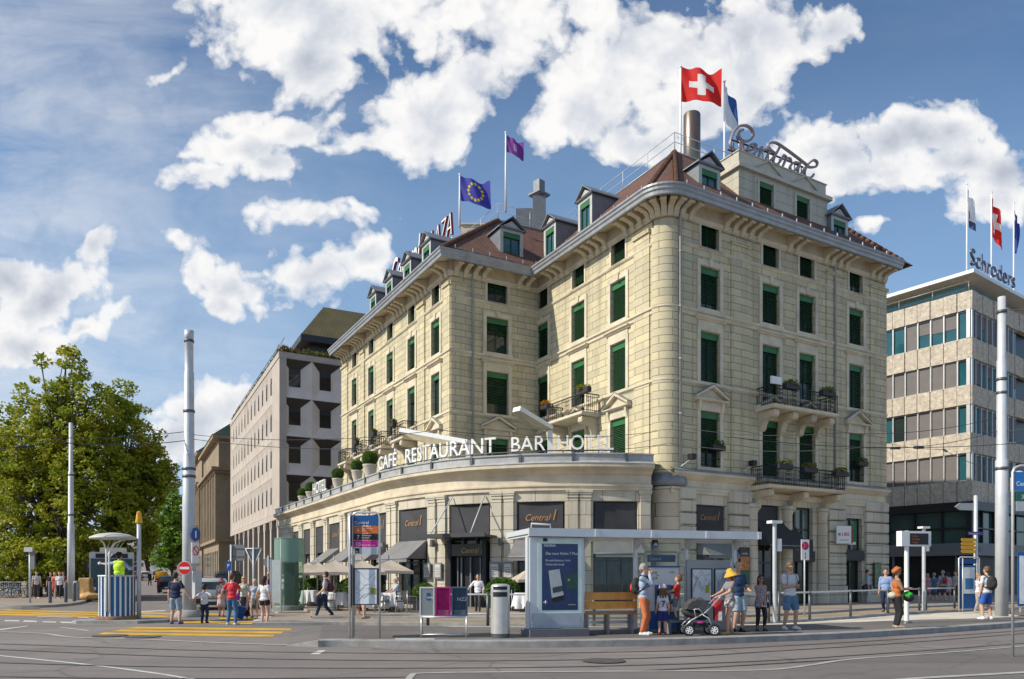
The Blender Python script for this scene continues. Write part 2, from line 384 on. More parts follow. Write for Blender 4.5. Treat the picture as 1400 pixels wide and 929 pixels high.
def bil(scale, off):
    mp = N(nt, 'ShaderNodeMapping'); mp.inputs['Location'].default_value = (off, off, 0); nt.links.new(uvw, mp.inputs[0]); v = N(nt, 'ShaderNodeTexVoronoi', Scale=scale); v.voronoi_dimensions = '2D'; nt.links.new(mp.outputs[0], v.inputs['Vector']); return v.outputs['Distance']
bw = mth('ADD', mth('MULTIPLY_ADD', bil(11, 1), -.62, .30), mth('ADD', mth('MULTIPLY_ADD', bil(25, 2), -.36, .17), mth('MULTIPLY_ADD', bil(60, 3), -.22, .10)))
nz = mth('ADD', mth('MULTIPLY_ADD', nbig.outputs[0], 1.7, -.85), mth('ADD', bw, mth('MULTIPLY_ADD', nfine.outputs[0], .7, -.35)))
front = mth('MULTIPLY', mth('GREATER_THAN', sp.outputs[1], .15), 1.0)
behind = mth('MULTIPLY_ADD', front, -1, 1)
field = mth('ADD', mth('MULTIPLY', mth('MAXIMUM', acc, -1.0), front), mth('MULTIPLY', behind, -.05))
den = mth('ADD', mth('ADD', field, -.055), nz)
dens = ramp(nt, den, [(-.03, 0), (.11, .36), (.34, .90), (.58, 1)])
hz = ramp(nt, mth('DIVIDE', sp.outputs[2], yy), [(.0, .92), (.25, .66), (.70, .05)])
nt.links.new(mixc(nt, hz, SKYC, (2.3, 3.7, 5.6)), b1.inputs[0])
# light falls from the upper left: compare the noise with itself a little further towards the light
nsh = N(nt, 'ShaderNodeMapping'); nsh.inputs['Location'].default_value = (-.030, .034, 0); nt.links.new(uv, nsh.inputs[0])
n2 = N(nt, 'ShaderNodeTexNoise', Scale=9.0, Detail=4.0, Roughness=.55, Distortion=.25); nt.links.new(nsh.outputs[0], n2.inputs['Vector'])
nlow = cnoise(3.2, 4, .5, .2, 9)
thick = mth('MULTIPLY', mth('MINIMUM', mth('MAXIMUM', mth('SUBTRACT', den, .30), 0), .8), mth('MULTIPLY_ADD', nlow.outputs[0], -2.1, .50))
shade = mth('ADD', mth('MULTIPLY_ADD', mth('SUBTRACT', nbig.outputs[0], n2.outputs[0]), 1.5, .66), mth('MULTIPLY_ADD', bw, .6, -.02))
cc = nt.nodes.new('ShaderNodeValToRGB'); e = cc.color_ramp.elements; e[0].position = .0; e[0].color = (.50, .54, .62, 1); e[1].position = .66; e[1].color = (.98, .97, .96, 1)
m_ = e.new(.33); m_.color = (.70, .73, .79, 1)
nt.links.new(mth('ADD', shade, thick), cc.inputs[0])
b2 = nt.nodes.new('ShaderNodeBackground'); b2.inputs[1].default_value = 1.0; nt.links.new(cc.outputs[0], b2.inputs[0])
# thin high cirrus veil over the left part of the sky
mpv = N(nt, 'ShaderNodeMapping'); mpv.inputs['Rotation'].default_value = (0, 0, radians(-22)); mpv.inputs['Scale'].default_value = (2.2, 7, 1); nt.links.new(uv, mpv.inputs[0])
nv = N(nt, 'ShaderNodeTexNoise', Scale=1.3, Detail=8.0, Roughness=.62, Distortion=.5); nt.links.new(mpv.outputs[0], nv.inputs['Vector'])
lf = ramp(nt, mth('MULTIPLY_ADD', sp.outputs[0], -1, .0), [(.12, .06), (.55, 1)])
veil = mth('MULTIPLY', mth('MULTIPLY', ramp(nt, nv.outputs[0], [(.30, 0), (.74, .75)]), lf), front)
tot = mth('MAXIMUM', dens, veil)
mx = nt.nodes.new('ShaderNodeMixShader'); nt.links.new(tot, mx.inputs[0]); nt.links.new(b1.outputs[0], mx.inputs[1]); nt.links.new(b2.outputs[0], mx.inputs[2]); nt.links.new(mx.outputs[0], wo.inputs[0])
W.cycles.sampling_method = 'MANUAL'; W.cycles.sample_map_resolution = 256
SC.view_settings.view_transform = 'Standard'; SC.view_settings.look = 'None'; SC.view_settings.exposure = 0
SC.cycles.max_bounces = 6; SC.cycles.transparent_max_bounces = 12; SC.cycles.sample_clamp_indirect = 4

# ------------------------------------------------------------------ ground
def asphalt(name, col, crack=.5, scale=1.0):
    m = bpy.data.materials.new(name); nt, b, out = nodes(m); MATS[name] = m
    tc = nt.nodes.new('ShaderNodeTexCoord'); P = tc.outputs['Object']
    def nz(s, d=6, r=.6, sc=None):
        n = N(nt, 'ShaderNodeTexNoise', Scale=s, Detail=d, Roughness=r)
        if sc: mp = N(nt, 'ShaderNodeMapping'); mp.inputs['Scale'].default_value = sc; mp.inputs['Rotation'].default_value = (0, 0, radians(-8)); nt.links.new(P, mp.inputs[0]); nt.links.new(mp.outputs[0], n.inputs['Vector'])
        else: nt.links.new(P, n.inputs['Vector'])
        return n.outputs[0]
    c = mixc(nt, ramp(nt, nz(.35), [(.3, 0), (.7, 1)]), sc3(col, .78), sc3(col, 1.22))
    c = mixc(nt, ramp(nt, nz(.25, 7, .65, (.25, 3.2, 1)), [(.47, 0), (.68, .75)]), c, sc3(col, .52))       # tyre-worn lanes
    c = mixc(nt, ramp(nt, nz(90, 3), [(.3, .0), (.75, .35)]), c, sc3(col, 1.7))                             # stone chips
    vo = N(nt, 'ShaderNodeTexVoronoi', Scale=.32, feature='DISTANCE_TO_EDGE')
    n0 = N(nt, 'ShaderNodeTexNoise', Scale=1.5, Detail=6.0); nt.links.new(P, n0.inputs['Vector'])
    ad = nt.nodes.new('ShaderNodeMix'); ad.data_type = 'RGBA'; ad.inputs[0].default_value = .35; nt.links.new(P, ad.inputs[6]); nt.links.new(n0.outputs[1], ad.inputs[7]); nt.links.new(ad.outputs[2], vo.inputs['Vector'])
    c = mixc(nt, ramp(nt, vo.outputs[0], [(0, crack), (.011, 0)]), c, sc3(col, .3))
    bp = N(nt, 'ShaderNodeTexVoronoi', Scale=.16); bp.distance = 'CHEBYCHEV'; nt.links.new(P, bp.inputs['Vector']); sx = nt.nodes.new('ShaderNodeSeparateColor'); nt.links.new(bp.outputs['Color'], sx.inputs[0])
    c = mixc(nt, ramp(nt, sx.outputs[0], [(.0, .22), (.3, 0), (.7, 0), (1, .16)]), c, sc3(col, .62))
    c = mixc(nt, ramp(nt, nz(2.6, 5, .7, (.5, 1.6, 1)), [(.55, 0), (.8, .35)]), c, sc3(col, 1.5))
    os = N(nt, 'ShaderNodeTexVoronoi', Scale=1.3); nt.links.new(P, os.inputs['Vector']); c = mixc(nt, ramp(nt, os.outputs['Distance'], [(.03, .45), (.10, 0)]), c, sc3(col, .4))
    st = nz(1.1, 3); c = mixc(nt, ramp(nt, st, [(.68, 0), (.78, .35)]), c, sc3(col, .45))
    nt.links.new(c, b.inputs['Base Color']); b.inputs['Roughness'].default_value = .82; b.inputs['Specular IOR Level'].default_value = .3
    bm = N(nt, 'ShaderNodeBump', Strength=.35, Distance=.01); nt.links.new(nz(120, 2), bm.inputs['Height']); nt.links.new(bm.outputs[0], b.inputs['Normal']); return m
ASPH = asphalt('asphalt', (.205, .182, .168)); ASPH2 = asphalt('platform_asphalt', (.155, .14, .13), .25); PAVE = asphalt('pavement_asphalt', (.30, .25, .20), .2)
CONC = asphalt('lane_concrete', (.62, .56, .47), .3); KERB = M('kerb_granite', (.30, .295, .28), .8, var=.25, scale=3, bump=.3, dirt=.5)
YEL = M('yellow_road_paint', (.62, .35, .02), .75, var=.18, scale=1.5, dirt=.7); WHT = M('white_road_paint', (.62, .60, .56), .7, var=.1, dirt=.6); GROOVE = M('rail_groove', (.03, .029, .028), .6, var=.3); RAIL = M('worn_rail', (.30, .29, .28), .35, .6, var=.2)
TACT = M('pale_joint', (.40, .385, .35), .8, var=.15, dirt=.4)
mb = MB(); mb.poly([(-900, -60, 0), (900, -60, 0), (900, 1500, 0), (-900, 1500, 0)]); struct(mb, 'ground', ASPH)
G2 = lambda pts, z=0: [gnd(x, y, z) for x, y in pts]
# tram platform in front
pf = smooth_path(G2([(436, 885), (470, 884.5), (560, 885.6), (700, 886), (820, 884.6), (950, 881.5), (1050, 878), (1150, 873.8), (1230, 869), (1320, 863), (1400, 857), (1500, 849)]), 6)
pbk = smooth_path([(24.5, 41), gnd(1400, 846), gnd(1230, 854.5), gnd(1100, 859.5), gnd(1000, 862), gnd(880, 863.6), gnd(740, 864.6), gnd(600, 864), gnd(500, 863), gnd(440, 862)], 6)
mb = MB(); slab(mb, pf + pbk, 0, .15); struct(mb, 'platform', ASPH2)
mb = MB(); sweep(mb, pf, [(.0, .0), (.045, .0), (.04, .148), (.02, .16), (-.30, .162), (-.31, .15)]); struct(mb, 'platform_kerb', KERB)
mb = MB(); ribbon(mb, smooth_path(G2([(0, 864.5), (60, 866.8), (100, 872), (190, 874.5), (300, 879.5), (436, 884)]), 5), .16, .010); struct(mb, 'flush_kerb', TACT)
mb = MB(); ribbon(mb, [gnd(540, 874.2, .15), gnd(594, 874.2, .15)], .22, .156); struct(mb, 'platform_marking', WHT)
mb = MB(); e0, e1 = pf[0], pbk[-1]; r0, r1 = gnd(392, 883.2), gnd(398, 866); mb.poly([(*e0, .15), (*e1, .15), (*r1, .008), (*r0, .008)]); mb.poly([(*e0, .149), (*r0, .008), (*e0, .0)]); mb.poly([(*e1, .149), (*r1, .008), (*e1, .0)]); struct(mb, 'platform_ramp', ASPH2)
mb = MB(); k0 = [(e0[0], e0[1] - .045), (r0[0], r0[1] - .03)]; mb.poly([(*k0[0], 0), (*k0[1], 0), (*k0[1], .012), (*k0[0], .16)]); mb.poly([(*k0[0], .16), (*k0[1], .012), (r0[0], r0[1] + .25, .012), (e0[0], e0[1] + .28, .16)]); struct(mb, 'platform_ramp_kerb', KERB)
# pale lane behind the platform
fk = [(345, 856), (420, 855.4), (480, 855), (600, 856), (740, 857), (900, 856), (1050, 853), (1150, 847.4), (1230, 841), (1320, 836.5), (1400, 832.8), (1480, 829.5)]
fk_p = smooth_path(G2(fk), 5)
lane_b = smooth_path([gnd(x, y + .2) for x, y in fk if x >= 600], 5); lane_f = smooth_path([gnd(1480, 842), gnd(1400, 846.8), gnd(1230, 855), gnd(1100, 860), gnd(1000, 862.5), gnd(880, 863.5), gnd(740, 864)], 5)
mb = MB(); mb.poly([(x, y, .004) for x, y in lane_b + lane_f]); struct(mb, 'bus_lane', CONC)
# pavement in front of the hotel, in two steps
d2 = (-.5044, .8634)
endp = fk_p[-1]
mb = MB(); slab(mb, fk_p + [(endp[0] + 30, endp[1] + 30), (60, 120), (-70, 160), (-45, 94), (-19, 50), (-12.4, 38), (-9.6, 31), (-9.0, 28)], 0, .10); struct(mb, 'pavement', PAVE)
mb = MB(); sweep(mb, fk_p, [(.0, .0), (.03, .0), (.025, .1), (-.22, .108), (-.23, .1)]); struct(mb, 'pavement_kerb', KERB)
up_p = [(x, y + 2.0 + .02 * max(0, x)) for x, y in fk_p if x > -7.2]
mb = MB(); slab(mb, up_p + [(up_p[-1][0] + 25, up_p[-1][1] + 25), (55, 115), (-66, 155), (-43, 94), (-17.6, 50), (-11.2, 38), (-8.3, 31)], .1, .19); struct(mb, 'hotel_pavement', PAVE)
mb = MB(); sweep(mb, up_p, [(.0, .1), (.02, .1), (.015, .19), (-.2, .197), (-.21, .19)]); struct(mb, 'hotel_pavement_kerb', KERB)
mb = MB(); ribbon(mb, [(x, y + 1.3) for x, y in fk_p if x > -6], .16, .106); struct(mb, 'yellow_line', YEL)
# crossings and lines
mb = MB()
for q in ([(186, 857.5), (400, 860), (397, 862.4), (170, 860)], [(165, 861.2), (388, 864.2), (385, 866.8), (150, 864)], [(142, 865.2), (376, 868.6), (373, 871.4), (133, 868)],
          [(0, 833.4), (138, 837.2), (138, 839), (0, 835)], [(0, 836), (138, 840), (138, 842), (0, 838.2)], [(0, 839.2), (60, 840.2), (138, 843.5), (138, 844.6), (0, 841.6)],
          [(182, 837.5), (300, 839.6), (300, 841.6), (182, 839.6)], [(182, 841), (236, 842.6), (222, 844.4), (182, 843.2)],
          [(250, 849.2), (453, 851), (440, 855.2), (252, 853)], [(458, 851.4), (480, 851.8), (470, 855), (450, 854.6)], [(300, 845), (352, 845.6), (350, 847.4), (300, 846.8)]):
    mb.poly([(*gnd(x, y), .006) for x, y in q])
struct(mb, 'crossing_marking', YEL)
mb = MB()
for q in ([(352, 843.5), (405, 843.2), (392, 847.8), (345, 849.6)], [(52, 842.3), (100, 843.4), (99, 844.6), (50, 843.5)], [(108, 843.6), (122, 844), (121, 845.2), (106, 844.8)],
          [(7, 848.3), (26, 848.6), (27, 850), (6, 849.8)], [(33, 848.8), (51, 849.2), (50, 851), (31, 850.6)], [(58, 849.8), (76, 850.2), (77, 851.8), (59, 851.4)], [(82, 850.4), (102, 850.9), (103, 852.6), (84, 852.2)],
          [(0, 860.6), (40, 855.8), (36, 857), (0, 862)], [(192, 836.2), (226, 834.6), (227, 835.6), (192, 837.4)], [(80, 857.6), (120, 862), (122, 863), (84, 858.6)],
          [(436, 889.8), (446, 889.8), (436, 895.2), (424, 895.2)]):
    mb.poly([(*gnd(x, y), .006) for x, y in q])
ribbon(mb, smooth_path(G2([(-160, 880), (0, 897), (80, 905), (160, 914), (250, 927), (330, 945)]), 4), .085, .006)
struct(mb, 'road_marking', WHT)
# tram rails set in the asphalt: groove with a worn head beside it
mb = MB(); mr = MB()
for pts in ([(-60, 879), (120, 885), (300, 890.5), (500, 893.5), (700, 893.8), (900, 891), (1050, 884.8), (1230, 874.5), (1400, 862.5), (1500, 855)],
            [(-60, 886), (120, 894), (300, 900), (500, 903.5), (700, 904), (900, 900), (1050, 891.5), (1230, 880), (1400, 866.6), (1500, 858.5)],
            [(-60, 905), (150, 911), (400, 914), (700, 913.6), (900, 909.5), (1050, 904), (1230, 892.5), (1400, 880), (1500, 872)],
            [(-60, 925), (150, 928), (400, 928), (700, 924), (850, 919), (1000, 911.5), (1130, 903.5), (1230, 896.5), (1400, 883.5), (1500, 876)]):
    p = smooth_path(G2(pts), 6); ribbon(mb, p, .055, .008); ribbon(mr, [(x + .005, y + .06) for x, y in p], .06, .007)
struct(mb, 'rail_groove', GROOVE); struct(mr, 'tram_rail', RAIL)
# island in the near right corner, pale edge stones
isl = smooth_path(G2([(556, 945), (562, 926), (590, 921.6), (760, 920), (930, 919), (1050, 917.3), (1110, 910.5), (1165, 902.6), (1290, 893.6), (1400, 884.6), (1520, 874)]), 6)
mb = MB(); mb.poly([(x, y, .012) for x, y in isl] + [(18, 10, .012), (8, 8.5, .012), (-1, 9, .012)]); struct(mb, 'island_road', PAVE if False else ASPH2)
mb = MB(); ribbon(mb, isl, .11, .02); struct(mb, 'island_edge', TACT)
mb = MB(); ribbon(mb, smooth_path(G2([(1200, 934), (1250, 929.6), (1330, 925), (1400, 921), (1480, 916)]), 5), .16, .022); struct(mb, 'near_edge', TACT)
# left pavement
lk = smooth_path([(-70, 34), gnd(-60, 834), gnd(0, 833), gnd(60, 831), gnd(90, 829), gnd(110, 826), gnd(123, 821), gnd(127, 815), (-50, 75), (-70, 120)], 5)
mb = MB(); slab(mb, lk + [(-200, 120), (-200, 34)], 0, .13); struct(mb, 'left_pavement', PAVE)
mb = MB(); sweep(mb, lk, [(0, 0), (.03, 0), (.025, .13), (-.22, .138), (-.23, .13)]); struct(mb, 'left_kerb', KERB)
# street climbing away on the left
mb = MB(); mb.poly([(-42, 62, .01), (-19, 62, .01), (-44, 130, .95), (-76, 130, .95)]); mb.poly([(-76, 130, .95), (-44, 130, .95), (-80, 220, 2.2), (-130, 220, 2.2)]); struct(mb, 'far_road', ASPH)
# manhole covers
mb = MB()
for x, y, r in ((825, 904.5, .42), (765, 874.2, .4), (150, 870, .45), (195, 871.5, .45)):
    gx, gy = gnd(x, y); mb.lathe([(0, .019 if y > 880 or x < 300 else .17), (r, .019 if y > 880 or x < 300 else .17)], (gx, gy, 0), 20)
struct(mb, 'road_manhole', M('manhole_iron', (.12, .105, .095), .6, .3, var=.3, scale=8))
# ------------------------------------------------------------------ the hotel on the corner
C0 = (6.89, 34.0); R1 = (xat(736, 43.7), 43.7); R2 = (xat(616, 41.0), 41.0); L1 = (xat(468, 58.2), 58.2)
dRx = (.8634, .5044); RE = (C0[0] + dRx[0] * 16.35, C0[1] + dRx[1] * 16.35)
FR_ = Fr(C0, dRx); sub = lambda a, b: (a[0] - b[0], a[1] - b[1]); ln2 = lambda a: hypot(*a)
def left_n(d): l = hypot(*d); return (-d[1] / l, d[0] / l)
dm = sub(R1, C0); FM = Fr(C0, dm, left_n(dm)); LM = ln2(dm)
dc = sub(R1, R2); FC = Fr(R2, dc); LC = ln2(dc)
dl = sub(L1, R2); FL = Fr(R2, dl, left_n(dl)); LL = ln2(dl)
HOTEL = thing('hotel_building', 'cream stone corner hotel with green blinds, brown tiled mansard roof and a curved shop front', 'hotel', (6.89, 34.0, .19))
Z0 = .19; ZL = 6.3; ZT = 18.9
def wall_grid(mb, fr, u0, u1, z0, z1, ops, depth=.3, m=0, uo=0, v=0):
    us = sorted({u0, u1, *[o[0] for o in ops], *[o[1] for o in ops]}); zs = sorted({z0, z1, *[o[2] for o in ops], *[o[3] for o in ops]})
    us = [u for u in us if u0 - 1e-6 <= u <= u1 + 1e-6]; zs = [z for z in zs if z0 - 1e-6 <= z <= z1 + 1e-6]
    for a, b in zip(us, us[1:]):
        for c, d in zip(zs, zs[1:]):
            mu, mz = (a + b) / 2, (c + d) / 2
            if any(o[0] < mu < o[1] and o[2] < mz < o[3] for o in ops): continue
            mb.poly([fr.pt(a, v, c), fr.pt(b, v, c), fr.pt(b, v, d), fr.pt(a, v, d)], [(a + uo, c), (b + uo, c), (b + uo, d), (a + uo, d)], m)
    for a, b, c, d in ops:
        e = v - depth
        mb.poly([fr.pt(a, v, c), fr.pt(a, v, d), fr.pt(a, e, d), fr.pt(a, e, c)], [(a, c), (a, d), (a + depth, d), (a + depth, c)], m)
        mb.poly([fr.pt(b, v, c), fr.pt(b, e, c), fr.pt(b, e, d), fr.pt(b, v, d)], [(b, c), (b + depth, c), (b + depth, d), (b, d)], m)
        mb.poly([fr.pt(a, v, d), fr.pt(b, v, d), fr.pt(b, e, d), fr.pt(a, e, d)], [(a, d), (b, d), (b, d + depth), (a, d + depth)], m)
        mb.poly([fr.pt(a, v, c), fr.pt(a, e, c), fr.pt(b, e, c), fr.pt(b, v, c)], [(a, c), (a, c - depth), (b, c - depth), (b, c)], m)
# window columns: (frame, u centre, half width); u found where the photo's windows meet each face
colR = [FR_.u(970.5), FR_.u(1053.5), FR_.u(1103), FR_.u(1170)]
colM = [FM.u(845.5), FM.u(791), FM.u(742)]; colC = [FC.u(680)]; colL = [FL.u(x) for x in (596, 563, 533.7, 508, 485)]
ROWS = [(6.75, 9.35), (10.75, 13.1), (14.2, 16.15), (17.05, 18.5)]
rng = random.Random(3)
def window_parts(fr, u, hw, z0, z1, row, closed, surround=True):
    """sash window set in the reveal, with roller blind, valance and stone surround"""
    mb = MB(); v = -.22; fw = .06
    for a, b, c, d in ((-hw, -hw + fw, z0, z1), (hw - fw, hw, z0, z1), (-hw + fw, hw - fw, z0, z0 + fw), (-hw + fw, hw - fw, z1 - fw, z1), (-.035, .035, z0 + fw, z1 - fw)):
        mb.box(fr, u + a, u + b, v - .05, v + .03, c, d)
    zc = z0 + (z1 - z0) * .68
    mb.box(fr, u - hw + fw, u - .035, v - .04, v + .02, zc - .025, zc + .025); mb.box(fr, u + .035, u + hw - fw, v - .04, v + .02, zc - .025, zc + .025)
    w = mb.build('window', GREEN if closed < .99 else DARKF, HOTEL)
    MB().box(fr, u - hw + .02, u + hw - .02, v - .06, v - .015, z0 + .02, z1 - .02).build('pane', GLASS, w)
    zt = z1 - .30
    MB().box(fr, u - hw + .012, u + hw - .012, v + .075, v + .14, zt, z1 - .008).build('valance', GREENV, w)
    if closed > .05:
        mb = MB(); zb = zt - (zt - z0 - .03) * closed; n = max(3, int((zt - zb) / .085)); h = (zt - zb) / n
        for i in range(n):
            a = zb + i * h
            mb.poly([fr.pt(u - hw + .025, v + .115, a), fr.pt(u + hw - .025, v + .115, a), fr.pt(u + hw - .025, v + .075, a + h * .62), fr.pt(u - hw + .025, v + .075, a + h * .62)])
        mb.build('blind', GREEN, w)
    if surround:
        mb = MB(); t = .20; pr = .055
        mb.box(fr, u - hw - t, u - hw, 0, pr, z0 - .03, z1 + .03); mb.box(fr, u + hw, u + hw + t, 0, pr, z0 - .03, z1 + .03)
        mb.box(fr, u - hw - t, u + hw + t, 0, pr + .004, z1 + .03, z1 + .27)
        mb.box(fr, u - hw - t - .05, u + hw + t + .05, .003, pr + .05, z0 - .17, z0 - .03)
        if row == 2:
            mb.plate(fr, [(u - .09, z1 + .005), (u + .09, z1 + .005), (u + .13, z1 + .36), (u - .13, z1 + .36)], .01, pr + .06)
        if row == 1:
            mb.box(fr, u - hw - .16, u + hw + .16, .0, .05, z1 + .27, z1 + .50)
            mb.ext(fr, [(.0, z1 + .5), (.1, z1 + .5), (.16, z1 + .56), (.22, z1 + .6), (.22, z1 + .66), (0, z1 + .70)], u - hw - .32, u + hw + .32)
        if row == 0:
            mb.box(fr, u - hw - .2, u + hw + .2, .0, .05, z1 + .27, z1 + .46)
            for s in (-1, 1): mb.ext(fr, [(.0, z1 - .12), (.08, z1 - .05), (.17, z1 + .3), (.17, z1 + .46), (0, z1 + .46)], u + s * (hw + .11) - .07, u + s * (hw + .11) + .07)
            zb = z1 + .46; W_ = hw + .42
            mb.ext(fr, [(.0, zb), (.2, zb), (.26, zb + .05), (.26, zb + .1), (0, zb + .12)], u - W_, u + W_)
            mb.plate(fr, [(u - W_ + .1, zb + .121), (u + W_ - .1, zb + .121), (u, zb + .62)], .0, .06)
            for s in (-1, 1):
                mb.plate(fr, [(u + s * W_, zb + .11), (u + s * W_, zb + .22), (u, zb + .80), (u, zb + .66)] if s > 0 else [(u - W_, zb + .11), (u, zb + .66), (u, zb + .80), (u - W_, zb + .22)], .0, .27)
        s_ = mb.build('surround', TRIM, w)
    if row == 0 and surround:
        zb = z1 + .46; W_ = hw + .45; mb = MB()
        for s in (-1, 1): mb.poly([fr.pt(u + s * W_, -.0, zb + .235), fr.pt(u + s * W_, .29, zb + .235), fr.pt(u, .29, zb + .825), fr.pt(u, 0, zb + .825)])
        mb.build('pediment_flashing', ZINC, w)
    return w
def face(fr, cols, hw, u0, u1, zlow, uo, doors=(), closed=lambda i, r: 1):
    ops = []
    for i, u in enumerate(cols):
        for r, (a, b) in enumerate(ROWS):
            if (i, r) in doors: a = 9.96 if r == 1 else 6.06
            w = hw * (.92 if r == 3 else 1); ops.append((u - w, u + w, a, b)); window_parts(fr, u, w, a, b, r, closed(i, r), surround=r < 3)
            if r == 3:
                mb = MB(); mb.box(fr, u - w - .13, u - w, 0, .04, a - .03, b); mb.box(fr, u + w, u + w + .13, 0, .04, a - .03, b); mb.box(fr, u - w - .18, u + w + .18, .002, .09, a - .13, a - .03); mb.build('window_trim', TRIM, HOTEL)
    mb = MB(); wall_grid(mb, fr, u0, u1, zlow if fr is not FR_ else 5.9, ZT, ops, uo=uo); return mb
RC = .72
hR = .63; hM = .62; hC = .70; hL = .58
clR = {(1, 1): 1, (2, 1): .4, (0, 0): .62, (0, 2): .8, (3, 0): .7, (1, 2): .9, (0, 3): .8, (3, 3): .6}; clL = {(0, 1): .0, (1, 1): .2, (2, 1): 0, (3, 1): .0, (4, 1): 0, (0, 2): .92, (2, 2): .75, (4, 2): .6, (1, 2): .85}; clM = {(1, 1): .55, (0, 3): 1, (1, 3): .8, (2, 2): .9, (2, 1): .85, (1, 2): .95}
walls = MB()
walls.join(face(FR_, colR, hR, RC, 16.35, ZL, 0, {(1, 1), (2, 1), (1, 0), (2, 0)}, lambda i, r: clR.get((i, r), 1)))
walls.join(face(FM, colM, hM, RC, LM, ZL, 3, {(1, 1)}, lambda i, r: clM.get((i, r), 1)))
walls.join(face(FC, colC, hC, 0, LC, ZL, 5, (), lambda i, r: {3: .5, 2: .35, 1: .7}.get(r, .8)))
walls.join(face(FL, colL, hL, 0, LL, ZL, 7, {(1, 1), (2, 1), (3, 1), (4, 1)}, lambda i, r: clL.get((i, r), 1 if r != 3 else .9)))
# rounded corner tower quarter
a_ = Vector((*FR_.pt(RC, 0, 0)[:2], 0)); b_ = Vector((*FM.pt(RC, 0, 0)[:2], 0)); cc_ = (FR_.pt(RC, 0, 0)[0] - FR_.n[0] * RC, FR_.pt(RC, 0, 0)[1] - FR_.n[1] * RC)
ang0 = atan2(FM.n[1], FM.n[0]) % (2 * pi); ang1 = atan2(FR_.n[1], FR_.n[0]) % (2 * pi)
arc = [(cc_[0] + RC * cos(ang0 + (ang1 - ang0) * k / 10), cc_[1] + RC * sin(ang0 + (ang1 - ang0) * k / 10)) for k in range(11)]
def bulge(r): return [(cc_[0] + r * cos(ang0 + (ang1 - ang0) * k / 14), cc_[1] + r * sin(ang0 + (ang1 - ang0) * k / 14)) for k in range(15)]
ab = bulge(RC + .10)
for (p, q), k in zip(zip(ab, ab[1:]), range(14)):
    w = .085; walls.poly([(*p, ZL), (*q, ZL), (*q, 17.6), (*p, 17.6)], [(k * w + .2, ZL), (k * w + w + .2, ZL), (k * w + w + .2, 17.6), (k * w + .2, 17.6)])
ab2 = bulge(RC)
for (p, q), k in zip(zip(ab2, ab2[1:]), range(14)): walls.poly([(*p, 17.5), (*q, 17.5), (*q, ZT), (*p, ZT)], [(k * .08, 17.5), (k * .08 + .08, 17.5), (k * .08 + .08, ZT), (k * .08, ZT)])
walls.poly([(*p, 17.6) for p in ab] + [(*p, 17.6) for p in ab2[::-1]])
# return and back walls
dLx = (-.5044, .8634); BR = (RE[0] + dLx[0] * 26, RE[1] + dLx[1] * 26); BL = (L1[0] + dRx[0] * 26, L1[1] + dRx[1] * 26)
for p, q in ((RE, BR), (BR, BL), (BL, L1)):
    l = ln2(sub(p, q)); walls.poly([(*p, Z0), (*q, Z0), (*q, ZT), (*p, ZT)], [(0, Z0), (l, Z0), (l, ZT), (0, ZT)])
walls.build('wall', STONE, HOTEL)
# pilaster strips standing slightly proud of the faces
def split_strip(mb, fr, u0, u1, z0, z1, v=.07, ops=()):
    P = lambda u, w, z: fr.pt(u, w, z)
    mb.poly([P(u0, v, z0), P(u1, v, z0), P(u1, v, z1), P(u0, v, z1)], [(u0 + .3, z0), (u1 + .3, z0), (u1 + .3, z1), (u0 + .3, z1)])
    for u in (u0, u1): mb.poly([P(u, 0, z0), P(u, v, z0), P(u, v, z1), P(u, 0, z1)], [(0, z0), (.07, z0), (.07, z1), (0, z1)])
    mb.poly([P(u0, 0, z1), P(u0, v, z1), P(u1, v, z1), P(u1, 0, z1)]); mb.poly([P(u0, 0, z0), P(u0, v, z0), P(u1, v, z0), P(u1, 0, z0)])
for fr, lst in ((FR_, [(FR_.u(999), FR_.u(1023)), (FR_.u(1129), FR_.u(1152)), (FR_.u(1189), 16.35)]), (FM, [(FM.u(889), FM.u(868)), ]), (FL, [(0, FL.u(607)), (FL.u(581.5), FL.u(572)), (FL.u(499), FL.u(494)), (FL.u(476), LL)]), (FC, [(.0, .95)])):
    for a, b in lst:
        mb = MB(); split_strip(mb, fr, min(a, b), max(a, b), ZL + .3, 17.55); mb.box(fr, min(a, b) - .06, max(a, b) + .06, .002, .16, 17.55, 17.72); mb.build('pilaster', STONE, HOTEL)
# string courses and eaves run right round: path from the right end to the left end, outward side on the left of travel
PATH = [RE] + [FR_.pt(RC, 0, 0)[:2]] + arc[::-1][1:-1] + [FM.pt(RC, 0, 0)[:2], R1, R2, L1]
c2_ = lambda r: (FR_.pt(r, 0, 0)[0] - FR_.n[0] * r, FR_.pt(r, 0, 0)[1] - FR_.n[1] * r)
arc2 = [(c2_(.3)[0] + .3 * cos(ang0 + (ang1 - ang0) * k / 10), c2_(.3)[1] + .3 * sin(ang0 + (ang1 - ang0) * k / 10)) for k in range(11)]
PATH2 = [RE] + arc2[::-1] + [R1, R2, L1]
def course(name, prof, mat, path=None): return sweep(MB(), path or PATH, prof, flip=True).build(name, mat, HOTEL)
course('string_course', [(0, 13.72), (.05, 13.74), (.05, 13.86), (.14, 13.93), (.14, 14.02), (0, 14.06)], TRIM)
course('string_course', [(0, 10.5), (.05, 10.52), (.12, 10.58), (.12, 10.68), (0, 10.72)], TRIM)
course('string_course', [(0, 16.86), (.05, 16.88), (.09, 16.94), (.09, 17.0), (0, 17.03)], TRIM)
course('frieze', [(.02, 18.05), (.10, 18.10), (.10, 18.2), (.16, 18.26), (.06, 18.3), (.06, 18.89)], TRIM)
course('cornice', [(.03, 18.86), (.95, 18.62), (.98, 18.60), (.98, 18.72)], TRIM_D, PATH2)
